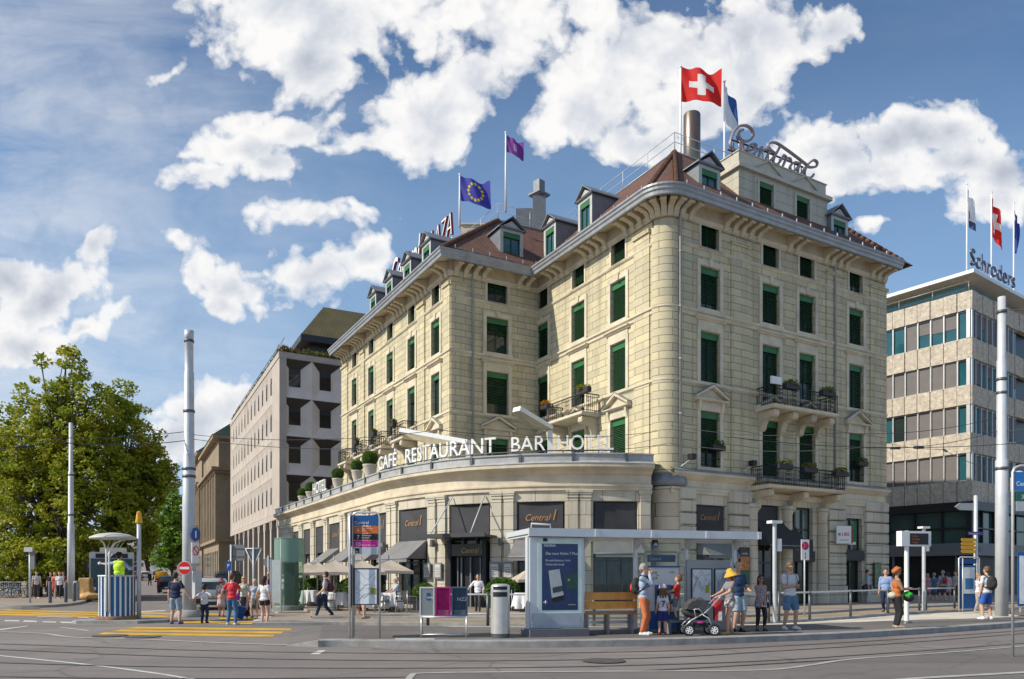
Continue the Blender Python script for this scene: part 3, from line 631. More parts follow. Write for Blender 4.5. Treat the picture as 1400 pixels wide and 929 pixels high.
gut = course('gutter', [(.93, 18.50), (1.02, 18.52), (1.04, 18.66), (1.10, 18.72), (1.11, 18.82), (1.17, 18.88), (1.17, 18.96), (1.02, 18.98)], M('gutter_zinc', (.33, .34, .35), .42, .3, var=.15, dirt=.4), PATH2)
# carved brackets under the eaves
bm_ = MB(); bm_.ext(Fr((0, 0), (1, 0)), [(.05, 18.02), (.14, 18.03), (.22, 18.14), (.24, 18.28), (.34, 18.38), (.62, 18.44), (.80, 18.52), (.80, 18.63), (.05, 18.83)], -.13, .13)
bm_.ext(Fr((0, 0), (1, 0)), [(.70, 18.46), (.80, 18.44), (.86, 18.5), (.84, 18.6), (.72, 18.62)], -.15, .15)
bme = bm_.mesh('bracket', TRIM_D)
def bracket(p, ang):
    o = bpy.data.objects.new('bracket', bme); COL.objects.link(o); o.parent = HOTEL; o.location = (p[0] - HOTEL.location[0], p[1] - HOTEL.location[1], -HOTEL.location[2]); o.rotation_euler = (0, 0, ang)
for fr, cols, hw, u0, u1 in ((FR_, colR, hR, .95, 16.2), (FM, colM, hM, .95, LM - .5), (FC, colC, hC, .3, LC - .5), (FL, colL, hL, .25, LL - .1)):
    u = u0; ang = atan2(fr.n[1], fr.n[0]) + pi / 2
    while u < u1:
        if all(abs(u - c) > hw + .16 for c in cols): bracket(fr.pt(u, 0, 0), ang)
        u += .56
PATH1 = PATH
for k in (1, 3, 5, 7, 9): a = ang0 + (ang1 - ang0) * k / 10; bracket((cc_[0] + RC * cos(a), cc_[1] + RC * sin(a)), a + pi / 2)
# ------------------------------------------------------------------ roof
def tile_mat():
    m = bpy.data.materials.new('roof_tiles'); nt, b, out = nodes(m); uvn = nt.nodes.new('ShaderNodeUVMap'); tc = nt.nodes.new('ShaderNodeTexCoord')
    br = N(nt, 'ShaderNodeTexBrick', Scale=1.0); br.inputs['Brick Width'].default_value = .22; br.inputs['Row Height'].default_value = .17; br.inputs['Mortar Size'].default_value = .012; br.inputs['Mortar Smooth'].default_value = .6
    br.inputs['Color1'].default_value = (.20, .085, .05, 1); br.inputs['Color2'].default_value = (.11, .052, .036, 1); br.inputs['Mortar'].default_value = (.02, .014, .012, 1); br.inputs['Bias'].default_value = -.2
    nt.links.new(uvn.outputs[0], br.inputs['Vector']); n1 = N(nt, 'ShaderNodeTexNoise', Scale=1.2, Detail=8.0, Roughness=.7); nt.links.new(tc.outputs['Object'], n1.inputs['Vector'])
    nt.links.new(mixc(nt, ramp(nt, n1.outputs[0], [(.4, 0), (.72, .55)]), br.outputs['Color'], (.05, .045, .035)), b.inputs['Base Color']); b.inputs['Roughness'].default_value = .75
    wv = N(nt, 'ShaderNodeTexWave', Scale=1.88, bands_direction='Y', wave_profile='SAW'); nt.links.new(uvn.outputs[0], wv.inputs['Vector'])
    ad = N(nt, 'ShaderNodeMath', operation='SUBTRACT'); nt.links.new(wv.outputs['Fac'], ad.inputs[0]); nt.links.new(br.outputs['Fac'], ad.inputs[1])
    bm = N(nt, 'ShaderNodeBump', Strength=.8, Distance=.05); nt.links.new(ad.outputs[0], bm.inputs['Height']); nt.links.new(bm.outputs[0], b.inputs['Normal']); return m
TILES = tile_mat()
off = lambda p, a, b: (p[0] + dRx[0] * a + dLx[0] * b, p[1] + dRx[1] * a + dLx[1] * b)
EZ = 18.93; TZ = 23.9; OV = .98
PATH = PATH2; eo = sweep(MB(), PATH, [(OV, EZ)], flip=True).v                       # eave line, one ring
inner = [off(RE, -3.6, 3.9)] + [off(C0, 4.2, 3.9)] * (len(PATH) - 4) + [off(R1, 4.2, 3.9), off(R2, 5.2, 4.0), off(L1, 5.2, -4.0)]
rf = MB()
for i in range(len(PATH) - 1):
    a, b = Vector(eo[i]), Vector(eo[i + 1]); c, d = Vector((*inner[i + 1], TZ)), Vector((*inner[i], TZ))
    t = (b - a); l = t.length; t = t / l if l else t
    def uvp(p): q = p - a; u = q.dot(t); return (u + i * 3.3, (q - t * u).length)
    pts = [a, b, c, d] if (c - d).length > 1e-4 else [a, b, c]
    rf.poly([tuple(p) for p in pts], [uvp(p) for p in pts])
# hip ends at the two outer ends
bo = off(RE, 1.0, 24); bi = off(RE, -3.6, 20)
a, b, c, d = Vector((*off(RE, 1.0, -1.0), EZ)), Vector((*bo, EZ)), Vector((*bi, TZ)), Vector((*inner[0], TZ))
rf.poly([tuple(p) for p in (Vector(eo[0]), a, d)]); rf.poly([tuple(p) for p in (a, b, c, d)], [(0, 0), (25, 0), (21, 6.5), (4, 6.5)])
e1 = Vector((*off(L1, -1.0, 1.0), EZ)); e2 = Vector((*off(L1, 20, 1.0), EZ)); i2 = Vector((*off(L1, 16, -4.0), TZ))
rf.poly([tuple(p) for p in (Vector(eo[-1]), e1, Vector((*inner[-1], TZ)))]); rf.poly([tuple(p) for p in (e1, e2, i2, Vector((*inner[-1], TZ)))], [(0, 0), (21, 0), (17, 6.5), (6, 6.5)])
roof = rf.build('roof', TILES, HOTEL)
tp = MB(); ring = [inner[0], inner[2]] + inner[-3:]; tp.poly([(*p, TZ - .004) for p in ring] + [(*off(L1, 16, -4), TZ - .004), (*bi, TZ - .004)]); tp.build('roof_terrace', LEAD, HOTEL)
def ridge(p, q, r=.13):
    hp = MB(); p = Vector(p); q = Vector(q); n = int((q - p).length / .34)
    for i in range(n): a = p.lerp(q, i / n); b = p.lerp(q, (i + 1.12) / n); hp.tube([a, b], [r * 1.12, r * .92], 8)
    hp.build('ridge_tiles', M('ridge_tile', (.14, .06, .032), .75, var=.35, scale=2.5), roof)
ra = eo[3]; rb = eo[len(PATH) - 6]
ridge(Vector(ra) + Vector((0, 0, .05)), (*inner[3], TZ + .02)); ridge(Vector(rb) + Vector((0, 0, .05)), (*inner[3], TZ + .02)); ridge(Vector(eo[-2]) + Vector((0, 0, .05)), (*inner[-2], TZ + .02)); ridge(Vector(eo[0]) + Vector((0, 0, .05)), (*inner[0], TZ + .02))
ed = MB()
for p, q in zip(ring, ring[1:]): ed.tube([(*p, TZ + .02), (*q, TZ + .02)], .07, 6)
ed.build('terrace_edge', LEAD, roof)
# snow guards: small upright hooks in a row above the gutter
sg = MB()
for fr, u0, u1 in ((FR_, .8, 16), (FM, .8, LM), (FC, .0, LC - 1), (FL, 0, LL)):
    u = u0; sg.box(fr, u0, u1 - .3, .61, .63, EZ + .36, EZ + .39)
    while u < u1: sg.box(fr, u - .02, u + .02, .60, .66, EZ + .32, EZ + .56); u += 1.05
sg.build('snow_guard', ZINC, roof)
# terrace railing
rl = MB()
for p, q in zip(ring, ring[1:]):
    n = max(2, int(ln2(sub(p, q)) / 2.2))
    for i in range(n + 1):
        t = i / n; x = p[0] + (q[0] - p[0]) * t; y = p[1] + (q[1] - p[1]) * t; rl.tube([(x, y, TZ), (x, y, TZ + 1.05)], .025, 5)
    for h in (.55, 1.05): rl.tube([(*p, TZ + h), (*q, TZ + h)], .02, 5)
rl.build('railing', GALV, roof)
# dormers
def dormer(fr, u, zw0, zw1, hw=.48, v0=-.15, pitch=.62, side=LEAD):
    g = .2; zt = zw1 + .22; zb = zw0 - .5; W_ = hw + g; dep = 3.4; pk = zt + (W_ + .12) * pitch + .1
    mb = MB(); ops = [(u - hw, u + hw, zw0, zw1)]
    wall_grid(mb, fr, u - W_, u + W_, zb, zt, ops, depth=.15, v=v0)
    for s in (-1, 1): mb.poly([fr.pt(u + s * W_, v0, zb), fr.pt(u + s * W_, v0, zt), fr.pt(u + s * W_, v0 - dep, zt), fr.pt(u + s * W_, v0 - dep, zb)], m=1)
    mb.plate(fr, [(u - W_, zt + .001), (u + W_, zt + .001), (u, zt + W_ * pitch)], v0 - .05, v0 + .0)
    d = mb.build('dormer', [M('dormer_panel', (.44, .45, .43), .6, var=.1, dirt=.4), side], HOTEL)
    mb = MB(); e = .14
    for s in (-1, 1):
        A = [(u + s * (W_ + e), zt - .04), (u, pk)]; t = .07
        mb.add([]); pts = [(A[0][0], A[0][1]), (A[1][0], A[1][1]), (A[1][0], A[1][1] + t), (A[0][0], A[0][1] + t)]
        mb.plate(fr, pts, v0 - dep, v0 + .16)
    mb.ext(fr, [(v0 + .002, zt - .05), (v0 + .1, zt - .05), (v0 + .14, zt + .03), (v0 + .002, zt + .04)], u - W_ - .08, u + W_ + .08)
    mb.build('dormer_roof', side, d)
    w = MB(); f = .06
    for a, b, c, dd in ((-hw, -hw + f, zw0, zw1), (hw - f, hw, zw0, zw1), (-.03, .03, zw0, zw1), (-hw, hw, zw0, zw0 + f)): w.box(fr, u + a, u + b, v0 - .13, v0 - .07, c, dd)
    w.box(fr, u - hw - .07, u + hw + .07, v0 - .01, v0 + .08, zw0 - .1, zw0 - .005)
    w.build('dormer_window', GREEN, d); MB().box(fr, u - hw, u + hw, v0 - .155, v0 - .125, zw0, zw1).build('pane', GLASSB, d)
    MB().box(fr, u - hw + .01, u + hw - .01, v0 - .09, v0 - .02, zw1 - .28, zw1 - .01).build('valance', GREENV, d)
    return d
LIGHTS_ = M('dormer_cheek', (.20, .215, .235), .5, .3, var=.12, dirt=.3)
dormer(FR_, FR_.u(973.5), 19.75, 20.85, .50, side=LIGHTS_); dormer(FR_, FR_.u(1151.5), 19.75, 20.75, .5, side=LIGHTS_)
dd = dormer(FC, FC.u(701.5), 19.95, 21.25, .55, side=LIGHTS_)
for x in (748.5, 796.5): dormer(FM, FM.u(x), 20.0, 21.45, .45, side=LIGHTS_)
for x in (579.5, 553.3, 528.8, 507): dormer(FL, FL.u(x), 19.75, 21.05, .45, side=LIGHTS_)
# attic block over the right-hand face
ua, ub = FR_.u(1010, -.45), FR_.u(1131, -.45); AZ = 22.35; av = -.45
w1, w2 = FR_.u(1047.5, av), FR_.u(1097.5, av); mb = MB(); ops = [(w - .52, w + .52, 20.0, 21.5) for w in (w1, w2)]
wall_grid(mb, FR_, ua, ub, 19.2, 21.75, ops, depth=.2, v=av)
for u in (ua, ub): mb.poly([FR_.pt(u, av, 19.2), FR_.pt(u, av, 21.75), FR_.pt(u, av - 4.5, 21.75), FR_.pt(u, av - 4.5, 19.2)], [(0, 19.2), (0, 21.75), (4.5, 21.75), (4.5, 19.2)])
AB = brick_mat('attic_plaster', (.50, .47, .38), (.47, .45, .37), (.24, .22, .17), 30, .52, .012, dirt=.2)
blk = mb.build('attic_storey', AB, HOTEL)
mb = MB(); mb.box(FR_, ua + .05, ub - .05, av - 4.5, av - .05, 21.95, AZ + .28); mb.box(FR_, ua - .18, ub + .18, av - 4.7, av + .2, 21.75, 21.95); mb.box(FR_, ua - .0, ub + .0, av - 4.6, av, AZ + .28, AZ + .33)
for w in (w1, w2):
    mb.box(FR_, w - .66, w - .52, av, av + .05, 19.9, 21.55); mb.box(FR_, w + .52, w + .66, av, av + .05, 19.9, 21.55); mb.plate(FR_, [(w - 1.0, 21.955), (w + 1.0, 21.955), (w, 22.5)], av - .04, av + .1)
    for s in (-1, 1): mb.plate(FR_, [(w + s * 1.12, 21.96), (w + s * 1.0, 21.96), (w, 22.5), (w, 22.58)], av - .04, av + .2)
mb.build('attic_trim', M('attic_trim', (.50, .47, .385), .75, var=.1, dirt=.3), blk)
for w in (w1, w2):
    mb = MB(); MBb = MB()
    mb.box(FR_, w - .52, w + .52, av - .19, av - .15, 20.0, 21.5); pw = mb.build('attic_window', GLASS, blk)
    MB().box(FR_, w - .50, w + .50, av - .1, av - .03, 21.25, 21.49).build('valance', GREENV, blk)
    b_ = MB(); [b_.poly([FR_.pt(w - .5, av - .07, 20.02 + i * .085), FR_.pt(w + .5, av - .07, 20.02 + i * .085), FR_.pt(w + .5, av - .12, 20.02 + i * .085 + .08), FR_.pt(w - .5, av - .12, 20.02 + i * .085 + .08)]) for i in range(14)]; b_.build('blind', GREEN, blk)
# chimney and roof plant
cx_, cy_ = xat(946, 45), 45; mb = MB(); mb.lathe([(.01, 23.5), (.50, 23.5), (.50, 29.2), (.47, 29.25), (.40, 29.25), (.40, 28.8), (.01, 28.8)], (cx_, cy_, 0), 24); mb.build('chimney', M('chimney_steel', (.20, .17, .14), .35, .75, var=.1, scale=.6), HOTEL)
vx, vy = xat(737, 52), 52; mb = MB(); mb.bx(vx - .45, vx + .45, vy - .45, vy + .45, 24, zat(272, 52)); mb.lathe([(.42, zat(272, 52)), (.78, zat(268, 52)), (.78, zat(266, 52)), (.40, zat(262, 52)), (.40, zat(248, 52)), (.01, zat(248, 52))], (vx, vy, 0), 4, sm=False); mb.bx(vx - 1.6, vx + .4, vy + .5, vy + 1.6, 23.9, zat(280, 52)); mb.build('vent_stack', M('vent_grey', (.17, .18, .185), .45, .3), HOTEL)
mb = MB(); tx, ty = xat(648, 52), 53; mb.bx(tx - .9, tx + .9, ty - .8, ty + .8, 23.9, zat(306, 52)); mb.bx(tx - 1.0, tx + 1.0, ty - .9, ty + .9, zat(306, 52), zat(304, 52)); mb.build('chimney', TRIM, HOTEL)
# downpipes
for p, z0 in ((FR_.pt(RC + .12, .16, 0), 6.9), (FC.pt(1.3, .13, 0), 6.9), (FR_.pt(FR_.u(1139), .13, 0), 6.9)):
    mb = MB(); mb.tube([(p[0], p[1], z0), (p[0], p[1], 18.3), (p[0] + FR_.n[0] * .5, p[1] + FR_.n[1] * .5, 18.55)], .06, 8)
    for z in (9, 11.5, 13.9, 16.4): mb.tube([(p[0], p[1], z), (p[0], p[1], z + .08)], .08, 8)
    mb.build('downpipe', ZINC, HOTEL)
for fr, u in ((FM, RC + .02),): mb = MB(); q = fr.pt(u, .05, 0); mb.tube([(q[0], q[1], 6.9), (q[0], q[1], 18)], .025, 5); mb.build('cable_duct', M('duct_brown', (.12, .085, .05), .6), HOTEL)
# ------------------------------------------------------------------ balconies
def balcony(fr, u0, u1, z, dep=1.15, nb=3, brk=True, name='balcony'):
    mb = MB(); mb.ext(fr, [(0, z - .22), (dep - .06, z - .17), (dep, z - .12), (dep, z), (0, z)], u0, u1); s = mb.build('balcony', TRIM, HOTEL)
    if brk:
        for i in range(nb):
            u = u0 + .35 + (u1 - u0 - .7) * i / max(1, nb - 1); mb = MB()
            mb.ext(fr, [(0, z - 1.15), (.1, z - 1.15), (.2, z - 1.05), (.24, z - .85), (.36, z - .66), (.62, z - .56), (.88, z - .56), (.98, z - .48), (1.0, z - .36), (.95, z - .22), (0, z - .22)], u - .17, u + .17)
            mb.tube([fr.pt(u - .2, .82, z - .42), fr.pt(u + .2, .82, z - .42)], .14, 10); mb.build('bracket', TRIM_D, s)
    mb = MB(); h = .92; rim = dep - .07; path = [(u0 + .07, .02), (u0 + .07, rim), (u1 - .07, rim), (u1 - .07, .02)]
    for zz, r in ((z + h, .03), (z + h - .14, .014), (z + .1, .018)): mb.tube([fr.pt(u, v, zz) for u, v in path], r, 6)
    for (ua, va), (uc, vc) in zip(path, path[1:]):
        L = hypot(uc - ua, vc - va); n = max(2, int(L / .115))
        for i in range(n + 1):
            t = i / n; u = ua + (uc - ua) * t; v = va + (vc - va) * t; th = .011 if i % 8 else .02
            p = fr.pt(u, v, 0); mb.tube([(p[0], p[1], z), (p[0], p[1], z + h)], th, 4, cap=False)
            if i % 8 in (3, 4, 5) and L > 1:                 # scroll ornaments in the middle of each panel
                p2 = fr.pt(u + .05, v, 0)
                for zz in (z + .32, z + .55, z + .74): mb.tube([(p[0] + (p2[0] - p[0]) * 1.1 * cos(k * pi / 4), p[1] + (p2[1] - p[1]) * 1.1 * cos(k * pi / 4), zz + .06 * sin(k * pi / 4)) for k in range(8)], .010, 4, closed=True)
    mb.build('railing', IRON, s); return s
uB0, uB1 = FR_.u(1033.5), FR_.u(1147, 1.1)
balcony(FR_, uB0, uB1, 9.92, 1.12, nb=4); uA0, uA1 = FR_.u(1026), FR_.u(1157, 1.12); balcony(FR_, uA0, uA1, 6.02, 1.14, nb=3)
uM = colM[1]; balcony(FM, FM.u(820), FM.u(745, 1.1), 9.95, 1.1, nb=2)
for u in colL[1:]: balcony(FL, u - 1.0, u + 1.0, 9.92, 1.0, nb=2)
for u in (colR[0], colR[3]):                                  # iron guard in front of the low windows
    mb = MB()
    for z in (6.85, 7.15, 7.68): mb.tube([FR_.pt(u - hR, .05, z), FR_.pt(u + hR, .05, z)], .018, 5)
    for i in range(11): q = FR_.pt(u - hR + .126 * i, .05, 0); mb.tube([(q[0], q[1], 6.8), (q[0], q[1], 7.68)], .011, 4)
    mb.build('window_guard', IRON, HOTEL)
# ------------------------------------------------------------------ curved single-storey front
PVp = [(6.25, 33.75), (4.6, 33.45), (2.4, 33.45), (0, 33.95), (-2.9, 35.3), (-6.1, 38.6), (-8.6, 42.9), (-10.9, 47.0), (-14.0, 52.6), (-17.6, 59.0), (-19.1, 61.6)]
PV = smooth_path(PVp, 10)
class Curve:
    """walks along the curved front: u is arc length from the right end, v outward"""
    def __init__(s, pts):
        s.p = pts; s.L = [0]
        for a, b in zip(pts, pts[1:]): s.L.append(s.L[-1] + hypot(b[0] - a[0], b[1] - a[1]))
        s.nn = []
        for i in range(len(pts)):
            a = pts[max(i - 1, 0)]; b = pts[min(i + 1, len(pts) - 1)]; dx, dy = b[0] - a[0], b[1] - a[1]; l = hypot(dx, dy); s.nn.append((-dy / l, dx / l))
    def pt(s, u, v, z):
        i = 0
        while i < len(s.L) - 2 and s.L[i + 1] < u: i += 1
        t = (u - s.L[i]) / (s.L[i + 1] - s.L[i]); f = lambda a, b: a + (b - a) * t
        nx, ny = f(s.nn[i][0], s.nn[i + 1][0]), f(s.nn[i][1], s.nn[i + 1][1])
        return (f(s.p[i][0], s.p[i + 1][0]) + nx * v, f(s.p[i][1], s.p[i + 1][1]) + ny * v, z)
    def u(s, px):
        k = (px - CX) / F; g = lambda q: q[0] - k * q[1]
        for i in range(len(s.p) - 1):
            a, b = g(s.p[i]), g(s.p[i + 1])
            if a * b <= 0: return s.L[i] + (s.L[i + 1] - s.L[i]) * a / (a - b)
        return s.L[-1]
CV = Curve(PV)
BAYS = [(811, 872), (706, 772), (614, 670), (545, 584), (507, 529), (475.5, 497), (450, 465.5), (431.5, 443.5), (415, 425.5), (401, 409.5)]
bays = [(CV.u(b), CV.u(a)) for a, b in BAYS]
PT = 4.95; pw = MB()
def curved_wall(mb, z0, z1, ranges, v=0, step=.4, m=0):
    for a, b in ranges:
        n = max(1, int((b - a) / step)); us = [a + (b - a) * i / n for i in range(n + 1)]
        for p, q in zip(us, us[1:]): mb.poly([CV.pt(p, v, z0), CV.pt(q, v, z0), CV.pt(q, v, z1), CV.pt(p, v, z1)], [(-p, z0), (-q, z0), (-q, z1), (-p, z1)], m)
solid = []; prev = 0
for a, b in bays: solid.append((prev, a)); prev = b
solid.append((prev, CV.L[-1])); curved_wall(pw, Z0, PT, solid); curved_wall(pw, PT, 6.2, [(0, CV.L[-1])])
for a, b in bays:
    for u in (a, b): pw.poly([CV.pt(u, 0, Z0), CV.pt(u, -.35, Z0), CV.pt(u, -.35, PT), CV.pt(u, 0, PT)], [(0, Z0), (.35, Z0), (.35, PT), (0, PT)])
    pw.poly([CV.pt(a, 0, PT), CV.pt(b, 0, PT), CV.pt(b, -.35, PT), CV.pt(a, -.35, PT)])
pav = pw.build('shop_front', STONE_LOW, HOTEL)
pr = MB(); rp = PV
for prof, in (([(0, 5.42), (.1, 5.44), (.1, 5.56), (.16, 5.62), (.16, 5.70), (0.02, 5.74), (.02, 6.12), (.10, 6.16), (.2, 6.30), (.42, 6.40), (.46, 6.44), (.46, 6.58), (.40, 6.62)],),): sweep(pr, rp, prof, flip=True)
pr.build('cornice', M('front_trim', (.60, .52, .385), .8, var=.15, scale=1.4, bump=.25, bscale=14, dirt=.45), pav)
pl = MB(); sweep(pl, rp, [(.47, 6.585), (.49, 6.60), (.36, 6.68), (.30, 6.72), (.30, 6.98), (.36, 7.0), (.36, 7.06), (.05, 7.10), (-.35, 7.12), (-.35, 6.7)], flip=True); pl.build('parapet_flashing', M('parapet_lead', (.40, .40, .39), .5, .15, var=.18, dirt=.4), pav)
u_ = 1.2
while u_ < CV.L[-1] - 1: MB().box(CV, u_, u_ + .12, .29, .38, 6.66, 7.04).build('parapet_clamp', GALVD, pav); u_ += 2.3
fill = MB(); fill.poly([(p[0], p[1], 6.695) for p in PV] + [(L1[0], L1[1] + 3, 6.695), (*L1, 6.695), (*R2, 6.695), (*R1, 6.695), (C0[0] + .3, C0[1] + .6, 6.695)]); fill.build('flat_roof', LEAD, pav)
er = MB(); er.poly([(*PV[-1], Z0), (L1[0], L1[1] + 3, Z0), (L1[0], L1[1] + 3, 6.7), (*PV[-1], 6.7)]); er.build('end_wall', STONE_LOW, pav)
# pilasters of the front: a pair of flat strips with capitals between the bays
edges = [0] + [x for ab_ in bays for x in ab_] + [CV.L[-1]]
for i in range(0, len(edges), 2):
    a, b = edges[i], edges[i + 1] if i + 1 < len(edges) else edges[i]
    if b - a < .5: continue
    n = 2 if b - a > 1.1 else 1; w = min(.5, (b - a) / n * .72); gap = (b - a - n * w) / (n + 1)
    mb = MB()
    if i == len(edges) - 2: n = 2; w = .5; gap = .12
    for k in range(n):
        u = a + gap + k * (w + gap)
        for (x0, x1, v1, z0, z1) in ((u, u + w, .10, Z0 + .5, 5.12), (u - .05, u + w + .05, .16, Z0, Z0 + .5), (u - .03, u + w + .03, .14, 5.12, 5.18), (u - .05, u + w + .05, .17, 5.26, 5.34), (u - .08, u + w + .08, .2, 5.34, 5.42), (u - .01, u + w + .01, .12, 5.18, 5.26)):
            mb.box(CV, x0, x1, .002, v1, z0, z1)
    mb.build('pilaster', STONE_LOW, pav)
# shop windows: grey roller screen above, dark glazing with thin bars below
INT = M('shop_interior', (.018, .017, .016), .7, var=.5, scale=.8)
def shop_bay(fr, a, b, zt, parent, screen_to, bars=3, zb=Z0, logo=True, door=False, mat=SCREEN, flip=-1):
    mb = MB(); v = -.2
    for i in range(bars + 1): u = a + (b - a) * i / bars; mb.box(fr, max(a, u - .035), min(b, u + .035), v - .04, v + .04, zb, screen_to)
    mb.box(fr, a, b, v - .035, v + .035, zb, zb + .35); mb.box(fr, a, b, v - .035, v + .036, 2.25, 2.32); w = mb.build('shop_window', DARKF, parent)
    MB().box(fr, a, b, v - .06, v - .02, zb, zt).build('pane', GLASS, w)
    mb = MB(); mb.box(fr, a + .03, b - .03, v + .10, v + .13, screen_to, zt - .02); mb.tube([fr.pt(a + .03, v + .12, screen_to), fr.pt(b - .03, v + .12, screen_to)], .03, 6); s = mb.build('roller_screen', mat, w)
    if logo:
        h = min(.42, (b - a) * .2); zc = (screen_to + zt) / 2 + .05; uc = (a + b) / 2; mb = MB()
        mb.text(fr, 'Central', uc - flip * h * 1.75, zc, h, v=v + .15, xs=.9, shear=.35, flip=flip, bold=-.008); mb.text(fr, '1', uc + flip * h * 1.05, zc + .0, h * 1.75, v=v + .15, xs=.8, shear=.3, flip=flip, bold=-.012); mb.build('logo', ORANGE_S, w)
    return w
def awning(fr, a, b, z0, z1, out, parent, mat=AWN, drop=.16):
    mb = MB(); mb.poly([fr.pt(a, .06, z0), fr.pt(b, .06, z0), fr.pt(b, out, z1), fr.pt(a, out, z1)]); mb.poly([fr.pt(a, out, z1), fr.pt(b, out, z1), fr.pt(b, out + .01, z1 - drop), fr.pt(a, out + .01, z1 - drop)])
    for u in (a, b): mb.poly([fr.pt(u, .06, z0), fr.pt(u, out, z1), fr.pt(u, .06, z1)])
    aw = mb.build('awning', mat, parent); mb = MB(); mb.tube([fr.pt(a, out, z1), fr.pt(b, out, z1)], .03, 6)
    for u in (a + .05, b - .05): mb.tube([fr.pt(u, .05, z0 - .7), fr.pt(u, out, z1)], .02, 5)
    mb.build('awning_frame', GREYP, aw); return aw
for i, (a, b) in enumerate(bays):
    shop_bay(CV, a + .04, b - .04, PT - .03, pav, 3.2 if i != 2 else 3.45, bars=3 if i < 4 else 2, logo=i in (1, 3, 4, 6))
    if i in (0, 1, 3, 4, 5, 6): awning(CV, a, b, 3.35, 2.45 if i else 2.6, 1.25 if i else .9, pav)
# entrance: flat canopy on rods, recessed dark door under a grey fascia
a, b = bays[2]; mb = MB(); mb.box(CV, a - .35, b + .45, .1, 1.7, 3.36, 3.46); mb.box(CV, a - .4, b + .5, 1.6, 1.74, 3.34, 3.52); cn = mb.build('entrance_canopy', M('canopy_metal', (.05, .052, .055), .5, .3), pav)
mb = MB()
for u in (a + .25, b - .25): mb.tube([CV.pt(u, .05, 5.3), CV.pt(u, 1.6, 3.5)], .03, 6)
mb.build('tie_rod', GALV, cn)
mb = MB(); mb.box(CV, a + .3, b - .2, .10, .22, 2.55, 3.1); ef = mb.build('entrance_fascia', M('fascia_grey', (.09, .085, .08), .7), pav); um = (a + b) / 2
MB().text(CV, 'Central 1', um + .25, 2.68, .34, v=.235, xs=.85, shear=.3, flip=-1).build('logo', M('gold_lettering', (.55, .42, .12), .5), ef)
mb = MB(); mb.box(CV, a + .1, a + .3, -.1, .25, Z0, 3.3); mb.box(CV, b - .3, b - .1, -.1, .25, Z0, 3.3); mb.box(CV, a + .3, b - .3, -.12, -.1, Z0, 2.6); mb.build('entrance_door', BLACK, pav)
mb = MB(); [mb.box(CV, u - .03, u + .03, -.09, -.02, Z0, 2.5) for u in (a + .5, um - .1, um + .4, b - .5)]; mb.build('door_frame', GREYP, pav)
# framed menus and lanterns beside the entrance
for x in (588.5, 603, 678.5, 696.5):
    u = CV.u(x); m_ = MB(); m_.box(CV, u - .24, u + .24, .17, .24, 1.5, 2.25); mm = m_.build('menu_case', GREYP, pav)
    m_ = MB(); m_.box(CV, u - .17, u + .17, .242, .25, 1.58, 2.17); [m_.box(CV, u - .14, u + .14, .2505, .253, 1.66 + .08 * k, 1.69 + .08 * k, m=1) for k in range(5)]; m_.build('menu_sheet', [M('menu_paper', (.55, .54, .5), .6), M('menu_ink', (.18, .15, .13), .6)], mm)
for x in (531.5, 597, 687): u = CV.u(x); m_ = MB(); m_.box(CV, u - .08, u + .08, .2, .36, 3.0, 3.35); m_.box(CV, u - .03, u + .03, .1, .2, 3.1, 3.25); m_.build('wall_lamp', GALVD, pav)
# ------------------------------------------------------------------ ground floor of the right-hand face
gw = MB(); P_ = lambda x, v=0: FR_.u(x, v); GZ = 4.95
gops = [(P_(950.5), P_(992), Z0, GZ), (P_(1031), P_(1066), Z0, 5.15), (P_(1081), P_(1111), Z0, 5.15), (P_(1155.5), P_(1178.5), Z0, 4.75)]
wall_grid(gw, FR_, .45, 16.35, Z0, ZL, gops, depth=.4); g = gw.build('ground_floor_wall', STONE_LOW, HOTEL)
for a, b in ((P_(926), P_(948)), (P_(994), P_(1024)), (P_(1130), P_(1153)), (P_(1181), 16.38)):
    mb = MB(); z = Z0 + .9; mb.box(FR_, a - .05, b + .05, .002, .24, Z0, Z0 + .9)
    while z < 5.2: mb.ext(FR_, [(.0, z + .02), (.14, z + .02), (.19, z + .07), (.19, z + .50), (.14, z + .55), (0, z + .55)], a, b); z += .58
    mb.build('pier', STONE_LOW, g)
for x in (1026, 1073.5, 1121.5):
    u = P_(x); q = FR_.pt(u, .12, 0); mb = MB(); mb.lathe([(.36, .2), (.36, .7), (.30, .78), (.285, .9), (.25, 4.7), (.30, 4.78), (.28, 4.86), (.34, 4.95), (.34, 5.15), (.01, 5.15)], (*q[:2], 0), 16); mb.build('column', STONE_LOW, g)
mb = MB(); sweep(mb, PATH1[:2] + [FR_.pt(.3, 0, 0)[:2]], [(0.0, 5.42), (.1, 5.44), (.1, 5.56), (.15, 5.62), (.15, 5.7), (.02, 5.74), (.02, 6.05), (.1, 6.1), (.28, 6.26), (.34, 6.3), (.34, 6.42), (0, 6.46)], flip=True); mb.build('cornice', TRIM, g)
mb = MB(); sweep(mb, PATH1[:2] + [FR_.pt(.3, 0, 0)[:2]], [(.36, 6.425), (.36, 6.47), (.0, 6.62)], flip=True); mb.build('ledge_flashing', LEAD, g)
cq = cc_; mb = MB(); mb.lathe([(.95, .19), (.95, .9), (.90, 1.0), (.87, 1.1), (.84, 5.55), (.9, 5.6), (.9, 5.7), (.86, 5.72)], (*cq[:2], 0), 24); mb.build('corner_column', STONE_LOW, g)
mb = MB(); mb.lathe([(.02, 5.72), (.95, 5.76), (1.0, 5.85), (1.0, 6.15), (.90, 6.2), (.90, 6.3), (.84, 6.35), (.02, 6.35)], (*cq[:2], 0), 24); mb.build('column_cap', LEAD, g)
